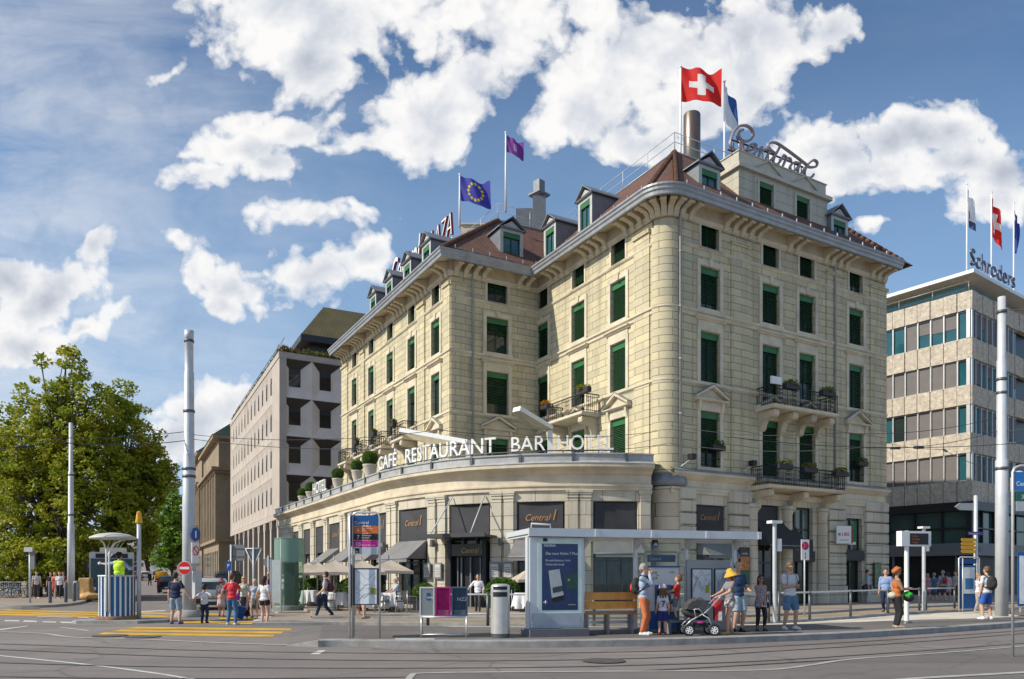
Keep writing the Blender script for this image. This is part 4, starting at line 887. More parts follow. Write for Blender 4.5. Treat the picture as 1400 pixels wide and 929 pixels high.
shop_bay(FR_, gops[0][0] + .05, gops[0][1] - .05, GZ - .03, g, 3.5, bars=3, flip=1); awning(FR_, gops[0][0], gops[0][1], 3.5, 2.6, .9, g)
shop_bay(FR_, gops[1][0] + .05, gops[1][1] - .05, 5.1, g, 4.0, bars=2, logo=False, mat=BLACK); awning(FR_, gops[1][0], gops[1][1] + .9, 4.35, 3.1, 1.0, g, mat=M('black_awning', (.03, .03, .033), .85))
CURT = M('sheer_curtain', (.20, .27, .24), .6, var=.3, scale=1.2)
for k, (o, z0) in enumerate(((gops[2], 2.9), (gops[3], 3.0))):
    a, b, _, zt = o; v = -.25; mb = MB(); n = 3 if k == 0 else 2
    for i in range(n + 1): u = a + (b - a) * i / n; mb.box(FR_, max(a, u - .05), min(b, u + .05), v - .04, v + .05, z0, zt)
    for z in (z0 + .03, (z0 + zt) / 2, zt - .06): mb.box(FR_, a, b, v - .035, v + .045, z - .04, z + .04)
    w = mb.build('window', DARKF, g); MB().box(FR_, a, b, v - .07, v - .02, z0, zt).build('pane', glass_mat('curtain_glass', (.12, .17, .15)), w)
    mb = MB(); mb.box(FR_, a - .05, b + .05, -.2, .12, z0 - .55, z0); mb.build('shop_fascia', M('fascia_black', (.03, .03, .032), .6), g)
    mb = MB(); [mb.box(FR_, u - .04, u + .04, v - .1, v, Z0, z0 - .55) for u in (a + .05, (a + b) / 2, b - .05)]; dr = mb.build('shop_door', DARKF, g); MB().box(FR_, a, b, v - .12, v - .09, Z0, z0 - .55).build('pane', glass_mat('door_glass', (.035, .05, .035)), dr)
# ------------------------------------------------------------------ concrete office block on the left, faceted window panels
OC = (xat(382, 65), 65.0); OFFICE = thing('office_building', 'pinkish grey concrete office block with deep faceted window panels and planted roof edge', 'office building', (*OC, 0))
OR_ = Fr(OC, dRx); d1 = (-.457, .889); OL = Fr(OC, d1, left_n(d1))
CONCR = M('pink_concrete', (.44, .385, .335), .85, var=.08, scale=.7, bump=.15, dirt=.3); OGL = glass_mat('office_glass', (.025, .022, .02))
OZ0, OH = 7.1, 3.36
def facets(fr, u0, n, w, rows, D=.5):
    mb = MB()
    for i in range(n):
        for r in range(rows):
            a = u0 + i * w; z = OZ0 + r * OH; g = .03
            o = [(a + g, z + g), (a + w - g, z + g), (a + w - g, z + OH - g), (a + g, z + OH - g)]; q = [(a + .31 * w, z + .32 * OH), (a + .69 * w, z + .32 * OH), (a + .69 * w, z + .79 * OH), (a + .31 * w, z + .79 * OH)]
            for k in range(4):
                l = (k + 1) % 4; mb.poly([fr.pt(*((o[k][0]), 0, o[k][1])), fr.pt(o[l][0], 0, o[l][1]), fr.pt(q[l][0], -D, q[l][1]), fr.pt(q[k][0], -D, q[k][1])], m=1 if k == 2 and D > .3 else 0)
                e = [(a, z), (a + w, z), (a + w, z + OH), (a, z + OH)]; mb.poly([fr.pt(e[k][0], -.03, e[k][1]), fr.pt(e[l][0], -.03, e[l][1]), fr.pt(o[l][0], 0, o[l][1]), fr.pt(o[k][0], 0, o[k][1])])
            wmb = MB(); (ua, za), (ub_, zb) = q[0], q[2]
            for x0, x1, y0, y1 in ((ua, ub_, za, za + .07), (ua, ub_, zb - .42, zb), (ua, ua + .06, za + .07, zb - .42), (ub_ - .06, ub_, za + .07, zb - .42)): wmb.box(fr, x0, x1, -D - .08, -D - .005, y0, y1)
            wd = wmb.build('window', DARKF, OFFICE); MB().box(fr, ua + .05, ub_ - .05, -D - .07, -D - .04, za + .06, zb - .41).build('pane', OGL, wd)
    return mb
uL = [OL.u(x * .3444 + 230) for x in (403, 256)]; mw = (uL[1] - uL[0]) / 11
wl = facets(OL, uL[0] - mw / 2, 12, mw, 4, .14); wl.box(OL, 0, uL[0] - mw / 2, -.6, -.0, OZ0, OZ0 + 4 * OH); wl.box(OL, uL[0] + 11.5 * mw, uL[0] + 11.5 * mw + 1, -.6, 0, OZ0, OZ0 + 4 * OH)
mr_ = OR_.u(425.6); wr = facets(OR_, .1, 4, mr_ * .985, 4, .6); wr.build('end_wall', [M('shade_lifted_concrete', (.76, .66, .58), .85, var=.08, scale=.7, bump=.15, dirt=.2), M('head_dark', (.05, .043, .04), .5)], OFFICE)  # same concrete as the long side, colour lightened to offset this face's shade
LO = uL[0] + 11.5 * mw + 1
wl.box(OL, -.02, LO, -.7, .06, OZ0 + 4 * OH, OZ0 + 4 * OH + .5); wl.box(OR_, .0, 14, -.7, .06, OZ0 + 4 * OH + .003, OZ0 + 4 * OH + .503); wl.box(OL, 1.7, LO, -14, -.72, OZ0 - .25, OZ0 + 4 * OH + .1)
wl.box(OL, 0, LO, -.6, .02, OZ0 - .5, OZ0 - .003)
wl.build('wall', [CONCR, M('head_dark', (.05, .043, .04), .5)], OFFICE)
mb = MB()
for i in range(9):
    u = 1.0 + i * mw * 1.45
    if u < LO: mb = MB(); mb.box(OL, u - .35, u + .35, -.9, -.02, 0, OZ0 - .3); mb.ext(OL, [(-.9, OZ0 - 1.6), (-.02, OZ0 - 1.2), (-.02, OZ0 - .45), (-.9, OZ0 - .45)], u - .6, u + .6); mb.build('column', CONCR, OFFICE)
for u in (1.2, 6, 10): MB().box(OR_, u - .4, u + .4, -.9, -.02, 0, OZ0 - .3).build('column', CONCR, OFFICE)
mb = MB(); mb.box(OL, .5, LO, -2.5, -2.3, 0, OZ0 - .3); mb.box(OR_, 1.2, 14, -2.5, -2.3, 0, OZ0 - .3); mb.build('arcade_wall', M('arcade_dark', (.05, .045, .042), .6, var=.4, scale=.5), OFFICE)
zt_ = OZ0 + 4 * OH + .5; mb = MB(); sb = 3.2
mb.box(OL, sb, LO, -13, -sb, zt_ - .5, 23.0); mb.build('penthouse', M('penthouse_dark', (.03, .03, .03), .4, var=.3), OFFICE)
def quadroof(z0, z1, ov, inset):
    m_ = MB(); A = [OL.pt(sb - ov, -sb + ov, z0), OL.pt(LO, -sb + ov, z0), OL.pt(LO, -14, z0), OL.pt(sb - ov, -14, z0)]; B = [OL.pt(sb - ov + inset, -sb + ov - inset * .9, z1), OL.pt(LO - 4, -sb + ov - inset * .9, z1), OL.pt(LO - 4, -13, z1), OL.pt(sb - ov + inset, -13, z1)]
    for k in range(4): l = (k + 1) % 4; m_.poly([A[k], A[l], B[l], B[k]])
    m_.poly(B); m_.poly(A[::-1]); return m_
quadroof(23.0, 23.6, .9, .02).build('roof_fascia', M('fascia_bronze', (.035, .035, .038), .4, .3), OFFICE)
def seam_mat(name, col, sc=1.1):
    m = bpy.data.materials.new(name); nt, b, out = nodes(m); u_ = nt.nodes.new('ShaderNodeUVMap'); wv = N(nt, 'ShaderNodeTexWave', Scale=sc, wave_profile='SIN'); nt.links.new(u_.outputs[0], wv.inputs[0]); tc_ = nt.nodes.new('ShaderNodeTexCoord')
    n1 = N(nt, 'ShaderNodeTexNoise', Scale=.8, Detail=6.0); nt.links.new(tc_.outputs['Object'], n1.inputs[0])
    c = mixc(nt, n1.outputs[0], sc3(col, .6), sc3(col, 1.4)); c = mixc(nt, ramp(nt, wv.outputs['Fac'], [(.93, 0), (.98, .8)]), c, sc3(col, .3)); nt.links.new(c, b.inputs['Base Color']); b.inputs['Roughness'].default_value = .5; b.inputs['Metallic'].default_value = .2; return m
qr = quadroof(23.6, 27.4, .85, 3.0); qr.uv = [[(0, 0)] * 4 if False else None for _ in qr.uv]
for i in range(4):
    f = qr.f[i]; P = [Vector(qr.v[k]) for k in f]; t = (P[1] - P[0]).normalized(); qr.uv[i] = [((p - P[0]).dot(t), p.z) for p in P]
qr.build('roof', seam_mat('bronze_roof', (.16, .13, .055)), OFFICE)
LEAF_A = leaf_mat('leaf_green', (.17, .24, .018), (.35, .38, .03), (.43, .39, .03)); LEAF_B = leaf_mat('leaf_box', (.05, .12, .015), (.13, .22, .03), (.10, .18, .03)); LEAF_C = leaf_mat('leaf_bright', (.12, .24, .03), (.26, .40, .05), (.20, .32, .05))
LEAF_Y = leaf_mat('leaf_olive', (.10, .11, .02), (.17, .16, .03), (.16, .09, .03)); BARK = M('bark', (.065, .05, .038), .9, var=.4, scale=5, bump=.5)
def leaves(mb, c, r, n, s, rg, shell=.35, squash=1):
    for _ in range(n):
        while True:
            x, y, z = rg.uniform(-1, 1), rg.uniform(-1, 1), rg.uniform(-1, 1); d = sqrt(x * x + y * y + z * z)
            if shell < d < 1: break
        p = Vector((c[0] + x * r[0], c[1] + y * r[1], c[2] + z * r[2])); a = Vector((rg.gauss(0, 1), rg.gauss(0, 1), rg.gauss(0, .6))).normalized(); b = a.orthogonal().normalized(); b = (b + a.cross(b) * rg.uniform(-1.5, 1.5)).normalized(); k = s * rg.uniform(.6, 1.25)
        mb.poly([tuple(p - a * k), tuple(p + b * k * .5), tuple(p + a * k), tuple(p - b * k * .5)])
def hedge(fr, u0, u1, v, z, h, name_parent, seed, mat=LEAF_Y):
    rg = random.Random(seed); mb = MB(); u = u0
    while u < u1: p = fr.pt(u, v, z + h * .4); leaves(mb, p, (.5, .5, h * rg.uniform(.5, .8)), 45, .16, rg, 0); u += .45
    o = mb.build('roof_planting', mat, name_parent); return o
hedge(OL, .2, LO, -.5, zt_, .7, OFFICE, 5); hedge(OR_, .3, 13, -.6, zt_, .7, OFFICE, 6)
mb = MB(); n = 0
for u in range(0, int(LO), 2): mb.tube([OL.pt(u + .4, .05, zt_ + .1), OL.pt(u + .4, -.5, zt_ + 1.4)], .02, 4)
mb.tube([OL.pt(.4, -.5, zt_ + 1.4), OL.pt(LO - 1, -.5, zt_ + 1.4)], .02, 4); mb.build('roof_rail', GREYP, OFFICE)
# ------------------------------------------------------------------ dark old stone building further along the street
def old_block(name, label, px, Y, top, ln, wr, z_c, seed):
    o = (xat(px, Y), Y); B = thing(name, label, 'stone building', (*o, 0)); fl = Fr(o, d1, left_n(d1)); fr = Fr(o, dRx); S = M('brown_stone', (.27, .205, .13), .85, var=.2, scale=.4, bump=.3, dirt=.5)
    mb = MB(); mb.box(fl, 0, ln, -wr, 0, 0, top); mb.build('wall', S, B)
    n = int(ln / 2.4)
    for i in range(n + 1):
        u = .4 + i * (ln - .8) / n; MB().box(fl, u - .4, u + .4, .003, .45, 6.5, z_c - .6).build('pilaster', S, B)
    for i in range(n):
        u = .4 + (i + .5) * (ln - .8) / n
        for z0, z1 in ((1.5, 5.0), (7.5, 10.2), (11.2, 13.2)):
            if z1 < z_c - .8: MB().box(fl, u - .55, u + .55, .005, .05, z0, z1).build('window', GLASS, B)
    for i in range(3): MB().box(fr, 1.2 + 2.4 * i, 2.2 + 2.4 * i, .005, .05, 7.5, 13).build('window', GLASS, B)
    for z, v, h in ((6.2, .5, .4), (z_c - .6, .6, .35), (z_c - .25, 1.0, .4), (top - .4, .8, .5)):
        mb = MB(); mb.box(fl, -v, ln, .0, v, z, z + h); mb.box(fr, 0.0, wr, .0, v, z + .002, z + h + .002); mb.build('cornice', S, B)
    mb = MB(); mb.ext(fl, [(.9, top + .1), (.75, top + .1), (-1.8, top + 2.0), (-wr, top + 2.0), (-wr, top + .05)], -.8, ln); mb.build('roof', M('green_copper', (.10, .17, .12), .7, var=.25, scale=.6, dirt=.3), B)
    return B
old_block('stone_building', 'dark brown stone block with tall pilasters and green copper roof beside the concrete office', 299, 101, 20.4, 22, 12, 16.0, 1)
old_block('stone_building', 'farther brown stone block with green roof, seen just behind the thick grey mast', 276, 126, 22.3, 18, 12, 17.0, 2)
# ------------------------------------------------------------------ office with stone spandrels on the right
SCN = (33.0, 54.0); SCH = thing('office_building', 'flat-roofed office with rough pale stone bands and blue glass, blinds half down', 'office building', (*SCN, 0))
SL = Fr(SCN, (-.591, .807), (-.807, -.591)); SR = Fr(SCN, (.807, .591))
def rough_stone(name, c):
    m = bpy.data.materials.new(name); nt, b, out = nodes(m); tc_ = nt.nodes.new('ShaderNodeTexCoord'); n1 = N(nt, 'ShaderNodeTexNoise', Scale=3.5, Detail=9.0, Roughness=.75); nt.links.new(tc_.outputs['Object'], n1.inputs[0])
    vo = N(nt, 'ShaderNodeTexVoronoi', Scale=5.0); nt.links.new(tc_.outputs['Object'], vo.inputs[0]); cc = mixc(nt, ramp(nt, n1.outputs[0], [(.35, 0), (.65, 1)]), sc3(c, .6), sc3(c, 1.25)); cc = mixc(nt, ramp(nt, vo.outputs['Distance'], [(.1, .0), (.6, .3)]), cc, sc3(c, .5))
    nt.links.new(cc, b.inputs['Base Color']); b.inputs['Roughness'].default_value = .9; bm = N(nt, 'ShaderNodeBump', Strength=.7, Distance=.06); nt.links.new(n1.outputs[0], bm.inputs['Height']); nt.links.new(bm.outputs[0], b.inputs['Normal']); return m
SPAN = rough_stone('travertine', (.62, .54, .43)); ALU = M('aluminium', (.48, .49, .48), .4, .6, var=.08); BLINDG = M('grey_blind', (.15, .135, .13), .7, var=.1, scale=1.5); BLUEG = glass_mat('teal_glass', (.02, .09, .11)); MULL = M('dark_mullion', (.015, .015, .017), .4)
LV = [(7.0, 8.5), (10.5, 11.95), (14.0, 15.4), (17.3, 18.79), (20.84, 22.17)]; PW = .94
rg = random.Random(11)
for fr, n, lit in ((SL, 11, True), (SR, 12, False)):
    for (z0, z1) in LV:
        mb = MB()
        for i in range(n):
            pr = rg.choice((.0, .03, .07)); mb.box(fr, i * PW + .025, (i + 1) * PW - .025, -.35, pr, z0, z1)
        mb.build('spandrel', SPAN, SCH)
    for k in range(4):
        z0, z1 = LV[k][1], LV[k + 1][0]
        for i in range(n if lit else 9):
            a, b = i * PW, (i + 1) * PW; w = MB(); w.box(fr, a - .04, a + .05, -.3, -.06, z0, z1); w.box(fr, a + .05, b - .04, -.24, -.16, z1 - .1, z1); w.box(fr, a + .05, b - .04, -.24, -.16, z0, z0 + .06); wd = w.build('window', ALU, SCH)
            MB().box(fr, a + .05, b - .04, -.235, -.21, z0 + .06, z1 - .1).build('pane', BLUEG if (i < 1 or rg.random() < .8) else GLASS, wd)
            closed = {3: [1, .55, .55, .5, 1, .0, .0, .0, .3, .5, 1], 2: [1] * 11, 1: [1, 1, 1, 1, 1, 0, 0, 1, 1, 1, 1], 0: [1] * 11}[k][i] if lit else rg.choice((.0, .9, .5, 1))
            if i == 0: closed = 0
            if closed: MB().box(fr, a + .06, b - .05, -.19, -.175, z1 - .1 - (z1 - z0 - .17) * closed, z1 - .1).build('blind', BLINDG, wd)
mb = MB(); mb.box(SL, .45, 11 * PW, -11, -.40, 0.2, 22.1); mb.build('core', MULL, SCH)
# top storey: set-back glass under a thin white roof slab
mb = MB(); mb.box(SL, .8, 9, -9, -1.0, 22.17, 23.04); mb.build('roof_pavilion', glass_mat('pavilion_glass', (.14, .30, .30)), SCH)
mb = MB(); A = [SL.pt(-.3, .3, 23.3), SL.pt(16, .3, 23.3), SL.pt(16, -14, 23.3), SL.pt(-.3, -14, 23.3)]; B = [SL.pt(.9, -1.1, 23.05), SL.pt(16, -1.1, 23.05), SL.pt(16, -14, 23.05), SL.pt(.9, -14, 23.05)]; T = [(x, y, 23.55) for x, y, z in A]
for k in range(4): l = (k + 1) % 4; mb.poly([A[k], A[l], T[l], T[k]]); mb.poly([A[k], A[l], B[l], B[k]], m=1)
mb.poly(T); mb.poly(B); mb.build('roof', [WHITE, M('roof_soffit', (.62, .54, .43), .7)], SCH)
mb = MB()
for i in range(4): mb.tube([SL.pt(.2 + i * 2.5, -.1, 22.17), SL.pt(.2 + i * 2.5, -.1, 22.9)], .02, 5)
mb.tube([SL.pt(.2, -.1, 22.9), SL.pt(8.5, -.1, 22.9)], .02, 5); mb.build('railing', ALU, SCH)
MB().box(SL, 8.2, 14, -6, .02, 21.2, 23.0).build('stair_tower', M('pale_panel', (.5, .5, .49), .5), SCH)
# ground zone: black fascia, mirror glazing, grey band, dark recess
mb = MB(); mb.box(SL, -.3, 12, -.2, .3, 6.35, 6.98); mb.box(SR, -.3, 12, -.2, .3, 6.353, 6.983); mb.build('fascia', MULL, SCH)
mb = MB(); mb.box(SL, -.2, 12, -.3, .2, 3.1, 4.0); mb.box(SR, -.2, 12, -.3, .2, 3.103, 4.003); mb.build('sign_band', M('band_grey', (.17, .17, .17), .5, var=.1), SCH)
for fr in (SL, SR):
    for i in range(5):
        w = MB(); a = i * 2.0; w.box(fr, a - .05, a + .05, -.3, .0, 4.0, 6.35); w.box(fr, a + .05, a + 1.95, -.25, -.02, 5.05, 5.15); wd = w.build('window', MULL, SCH); MB().box(fr, a + .05, a + 1.95, -.24, -.2, 4.0, 6.35).build('pane', glass_mat('shop_teal', (.035, .075, .07)), wd)
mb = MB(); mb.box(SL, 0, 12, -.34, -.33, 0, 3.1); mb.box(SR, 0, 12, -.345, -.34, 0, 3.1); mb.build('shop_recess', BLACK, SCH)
for i in range(4): MB().box(SL, 1 + 2.3 * i, 1.12 + 2.3 * i, -.3, -.1, .1, 3.1).build('mullion', GREYP, SCH)
MB().text(SR, 'ealth', .15, 3.38, .62, v=.21, xs=.9).build('shop_lettering', M('lettering_grey', (.09, .10, .10), .5), SCH)
# roof sign and flags of that office
sg_ = MB(); sg_.text(SR, 'Schroders', SR.u(1327, .4), 23.65, 1.75, v=.35, ext=.06, xs=1.08, bold=-.004)
o = sg_.build('roof_sign', M('sign_navy', (.055, .075, .13), .4, .2), None); tag(o, 'dark blue Schroders lettering standing on the flat white roof edge', 'sign')
# ------------------------------------------------------------------ roof sign of the hotel, bent tube script
vs = -.75; S_ = lambda pts: [FR_.pt(*(lambda q: (q[0], vs, q[1]))(FR_.uz(985 + x / 9.287, 160 + y / 9.287, vs))) for x, y in pts]
sgn = thing('script_sign', 'curly metal Central script on the attic roof beside the flags', 'sign', FR_.pt(ua, vs, 22.6)); SIGM = M('sign_metal', (.30, .27, .275), .45, .2, var=.1); SIGC = M('sign_copper', (.34, .15, .08), .4, .6)
strokes = [[(385, 290), (418, 240), (410, 175), (370, 130), (310, 108), (240, 120), (180, 175), (140, 265), (128, 340), (150, 395), (205, 430), (300, 465)], [(290, 165), (245, 190), (235, 235), (260, 285), (310, 310), (370, 300)], [(262, 300), (285, 380), (300, 465)],
           [(330, 420), (400, 420), (455, 385), (450, 350), (410, 345), (365, 375), (345, 430), (370, 470), (420, 470), (470, 430), (525, 385)], [(530, 385), (505, 455), (482, 518)], [(500, 470), (545, 425), (595, 412), (622, 432), (600, 490), (582, 545), (615, 565), (660, 530), (700, 470)],
           [(762, 372), (720, 450), (680, 535), (680, 590), (725, 600), (770, 550), (805, 490)], [(700, 465), (640, 420), (608, 365), (630, 332), (690, 325), (750, 350), (900, 455), (1105, 612)], [(800, 485), (838, 515), (815, 580), (782, 652)], [(820, 560), (860, 525), (890, 535), (900, 570)],
           [(1000, 590), (945, 578), (895, 615), (890, 670), (930, 690), (975, 650), (1020, 585)], [(1015, 590), (990, 660), (990, 735), (1020, 730), (1070, 660), (1130, 585), (1190, 548), (1232, 580), (1215, 630), (1150, 640), (1100, 625)], [(1110, 600), (1075, 690), (1080, 755), (1125, 775), (1165, 760), (1187, 728)]]
for st in strokes:
    p = smooth_path(S_(st), 5); mb = MB(); mb.tube(p, .062, 8); l = mb.build('letter_stroke', SIGM, sgn)
    back = [tuple(a - b * .07 for a, b in zip(q, (*FR_.n, 0))) for q in p]; MB().tube(back, .045, 6).build('stroke_back', SIGC, l)
mb = MB()
for pts in ([(175, 265), (640, 430), (1090, 620)], [(130, 390), (600, 575), (1085, 765)], [(200, 470), (640, 640), (1080, 805)]): mb.tube([tuple(a - b * .2 for a, b in zip(q, (*FR_.n, 0))) for q in S_(pts)], .045, 5)
for x in (210, 300, 375, 480, 580, 655, 790, 985, 1070):
    q = S_([(x, 300 + (x - 200) * .36), (x, 470 + (x - 200) * .39)]); b = [tuple(a - b * .22 for a, b in zip(k, (*FR_.n, 0))) for k in q]; mb.tube([b[0], (b[1][0], b[1][1], 22.5)], .03, 5)
mb.build('sign_frame', M('frame_rust', (.06, .03, .025), .6), sgn)
# PLAZA letters on the left wing
pl_ = thing('roof_sign', 'white and red PLAZA lettering on a bar above the left wing dormers', 'sign', FL.pt(4, -4.2, 24)); vP = -4.0; REDS = M('sign_red', (.30, .03, .03), .5)
def edge_u(px): return FL.u(px, vP)
uA = edge_u(620); z_ = 24.4
m1 = MB(); m1.text(FL, 'PLAZA', uA + 4.6, z_, 2.3, v=vP, ext=.07, xs=.66, flip=-1, shear=.25, bold=-.006); m1.build('letters', REDS, pl_); m1 = MB(); m1.text(FL, 'PLAZA', uA + 4.6, z_, 2.3, v=vP + .09, ext=.01, xs=.66, flip=-1, shear=.25, bold=-.02); m1.build('letter_faces', WHITE, pl_)
m1 = MB(); m1.text(FL, 'Central', uA + 11.6, z_, 3.2, v=vP, ext=.1, xs=.6, flip=-1, shear=.35); m1.build('letters', REDS, pl_); m1 = MB(); m1.text(FL, 'Central', uA + 11.6, z_, 3.2, v=vP + .12, ext=.01, xs=.6, flip=-1, shear=.35); m1.build('letter_faces', WHITE, pl_)
m1 = MB(); m1.box(FL, uA, uA + 11.6, vP - .1, vP + .1, z_ - .38, z_ - .2); [m1.tube([FL.pt(uA + .3 + 1.8 * i, vP, 23.9), FL.pt(uA + .3 + 1.8 * i, vP, z_ - .2)], .05, 5) for i in range(7)]; m1.build('sign_bar', [WHITE], pl_)
# letters along the parapet of the curved front
LW = M('letter_white', (.80, .79, .75), .45, emit=0)
def parapet_word(word, px0, px1, h, label):
    u0, u1 = CV.u(px0), CV.u(px1); t = MB(); t.text(ID, word, 0, 0, 1, v=0); wdt = max(p[0] for p in t.v); mb = MB(); k = abs(u1 - u0) / wdt
    mb.text(CV, word, u0, 7.22, h, v=.1, ext=.05, xs=k / h, flip=-1); o = mb.build('parapet_letters', LW); tag(o, label, 'sign', 'words standing on the parapet of the curved front')
parapet_word('CAFÉ', 520.5, 545.5, 1.0, 'white letters CAFÉ on the curved parapet, first word beside a potted ball bush'); parapet_word('RESTAURANT', 556.5, 679, 1.02, 'white letters RESTAURANT on the parapet of the curved front')
parapet_word('BAR', 698.5, 746, .95, 'white letters BAR on the parapet under the retracted parasol'); parapet_word('HOTEL', 761, 838, .95, 'white letters HOTEL on the parapet right of the word BAR'); parapet_word('HOTEL', 430, 448.5, 1.1, 'narrow-looking white letters HOTEL between potted ball bushes')
rl = MB(); us = [CV.u(x) for x in range(842, 515, -8)]; rl.tube([CV.pt(u, .1, 7.2) for u in us], .03, 5)
for u in us[::3]: q = CV.pt(u, .1, 0); rl.tube([(q[0], q[1], 7.0), (q[0], q[1], 7.2)], .025, 5)
tag(rl.build('letter_rail', GALVD), 'thin metal rail carrying the white letters on the parapet', 'sign rail')
# ------------------------------------------------------------------ flags
def flag_mat(name, kind):
    m = bpy.data.materials.new(name); nt, b, out = nodes(m); u_ = nt.nodes.new('ShaderNodeUVMap'); s_ = nt.nodes.new('ShaderNodeSeparateXYZ'); nt.links.new(u_.outputs[0], s_.inputs[0]); X, Y = s_.outputs[0], s_.outputs[1]
    def mm(op, a, b=0.0, c=None):
        n = nt.nodes.new('ShaderNodeMath'); n.operation = op
        for i, x in enumerate((a, b, c)):
            if x is None: continue
            if isinstance(x, (int, float)): n.inputs[i].default_value = x
            else: nt.links.new(x, n.inputs[i])
        return n.outputs[0]
    ax = mm('ABSOLUTE', mm('SUBTRACT', X, .5)); ay = mm('ABSOLUTE', mm('SUBTRACT', Y, .5))
    if kind == 'cross':
        arm = lambda a, c: mm('MULTIPLY', mm('LESS_THAN', a, .31), mm('LESS_THAN', c, .10)); c = mixc(nt, mm('MAXIMUM', arm(ax, ay), arm(ay, ax)), (.72, .02, .015), (.85, .83, .8))
    elif kind == 'stars':
        tot = None
        for k in range(12):
            cx_, cy_ = .5 + .23 * cos(k * pi / 6), .5 + .33 * sin(k * pi / 6); d = mm('ADD', mm('ABSOLUTE', mm('MULTIPLY', mm('SUBTRACT', X, cx_), 1.45)), mm('ABSOLUTE', mm('SUBTRACT', Y, cy_))); q = mm('LESS_THAN', d, .078); tot = q if tot is None else mm('MAXIMUM', tot, q)
        c = mixc(nt, tot, (.055, .06, .38), (.75, .58, .03))
    elif kind == 'diag': c = mixc(nt, mm('GREATER_THAN', mm('ADD', X, Y), 1.05), (.82, .82, .84), (.035, .11, .36))
    elif kind == 'purple': c = mixc(nt, mm('MULTIPLY', mm('LESS_THAN', ax, .10), mm('LESS_THAN', ay, .22)), (.22, .05, .30), (.45, .28, .5))
    elif kind == 'white': c = mixc(nt, mm('LESS_THAN', Y, .25), (.82, .82, .82), (.06, .08, .17))
    else: c = mixc(nt, mm('LESS_THAN', ax, .03), (.035, .07, .30), (.05, .09, .36))
    nt.links.new(c, b.inputs['Base Color']); b.inputs['Roughness'].default_value = .75; tl = N(nt, 'ShaderNodeBsdfTranslucent'); nt.links.new(c, tl.inputs[0]); mx = nt.nodes.new('ShaderNodeMixShader'); mx.inputs[0].default_value = .35; nt.links.new(b.outputs[0], mx.inputs[1]); nt.links.new(tl.outputs[0], mx.inputs[2]); nt.links.new(mx.outputs[0], out.inputs[0]); return m
def flag(label, px, Y, ytop, z0, w, h, kind, droop=0, ang=.0, seed=0, drop0=.1, ybot=None, slant=.0):
    x, zt = xat(px, Y), zat(ytop, Y); t = thing('flag', label, 'flag', (x, Y, z0)); mb = MB(); mb.tube([(x, Y, z0), (x, Y, zt)], [.075, .045], 8); mb.ell((x, Y, zt + .06), (.08, .08, .08)); mb.build('flagpole', WHITE, t)
    mb = MB(); n = 18; mrows = 12; rg = random.Random(seed); ph = rg.uniform(0, 6); zt -= drop0
    for j in range(mrows + 1):
        for i in range(n + 1):
            a = i / n; b = j / mrows; xx = a * w * cos(radians(droop)); zz = zt - (1 - b) * h - a * w * sin(radians(droop)) - slant * a * h + .05 * h * sin(a * 5 + ph + b); yy_ = .11 * w * sin(a * 7 + ph + b * 1.5) * min(1, a * 3) + .05 * w * sin(a * 13 + b * 4 + ph)
            mb.v.append((x + .05 + xx * cos(ang) - yy_ * sin(ang), Y + xx * sin(ang) + yy_ * cos(ang), zz))
    for j in range(mrows):
        for i in range(n):
            k = j * (n + 1) + i; mb.face((k, k + 1, k + n + 2, k + n + 1), [(i / n, j / mrows), ((i + 1) / n, j / mrows), ((i + 1) / n, (j + 1) / mrows), (i / n, (j + 1) / mrows)], 0, True)
    mb.build('flag_cloth', flag_mat('flag_' + kind + str(seed), kind), t); return t
flag('red flag with white cross flying above the tiled hotel roof by the tall chimney', 930.5, 43, 93, 23.9, 2.25, 1.85, 'cross', 8, -.2, 1, .1)
flag('white and blue flag drooping on a pole beside the script sign', 990.5, 43, 113, 22.6, 1.7, 1.7, 'diag', 52, .5, 2, .25)
flag('small purple flag on the tall pole above the recessed wing', 691.5, 46, 183, 23.9, 1.15, 1.0, 'purple', 22, .1, 3, .12)
flag('dark blue flag with a ring of yellow stars on the left wing roof', 628.5, 48, 240, 23.9, 2.0, 1.55, 'stars', 14, -.1, 4, .1)
flag('white flag hanging limp on the flat office roof, left of the other two', 1322, 57, 253, 23.55, 1.6, 2.0, 'white', 62, .6, 5, .1); flag('red flag with white cross hanging on the flat office roof', 1355.5, 59, 265, 23.55, 2.0, 2.4, 'cross', 58, .6, 6, .2); flag('blue flag hanging limp on the flat office roof at the far right', 1386, 61, 279, 23.55, 1.4, 2.2, 'blue', 62, .6, 7, .5)
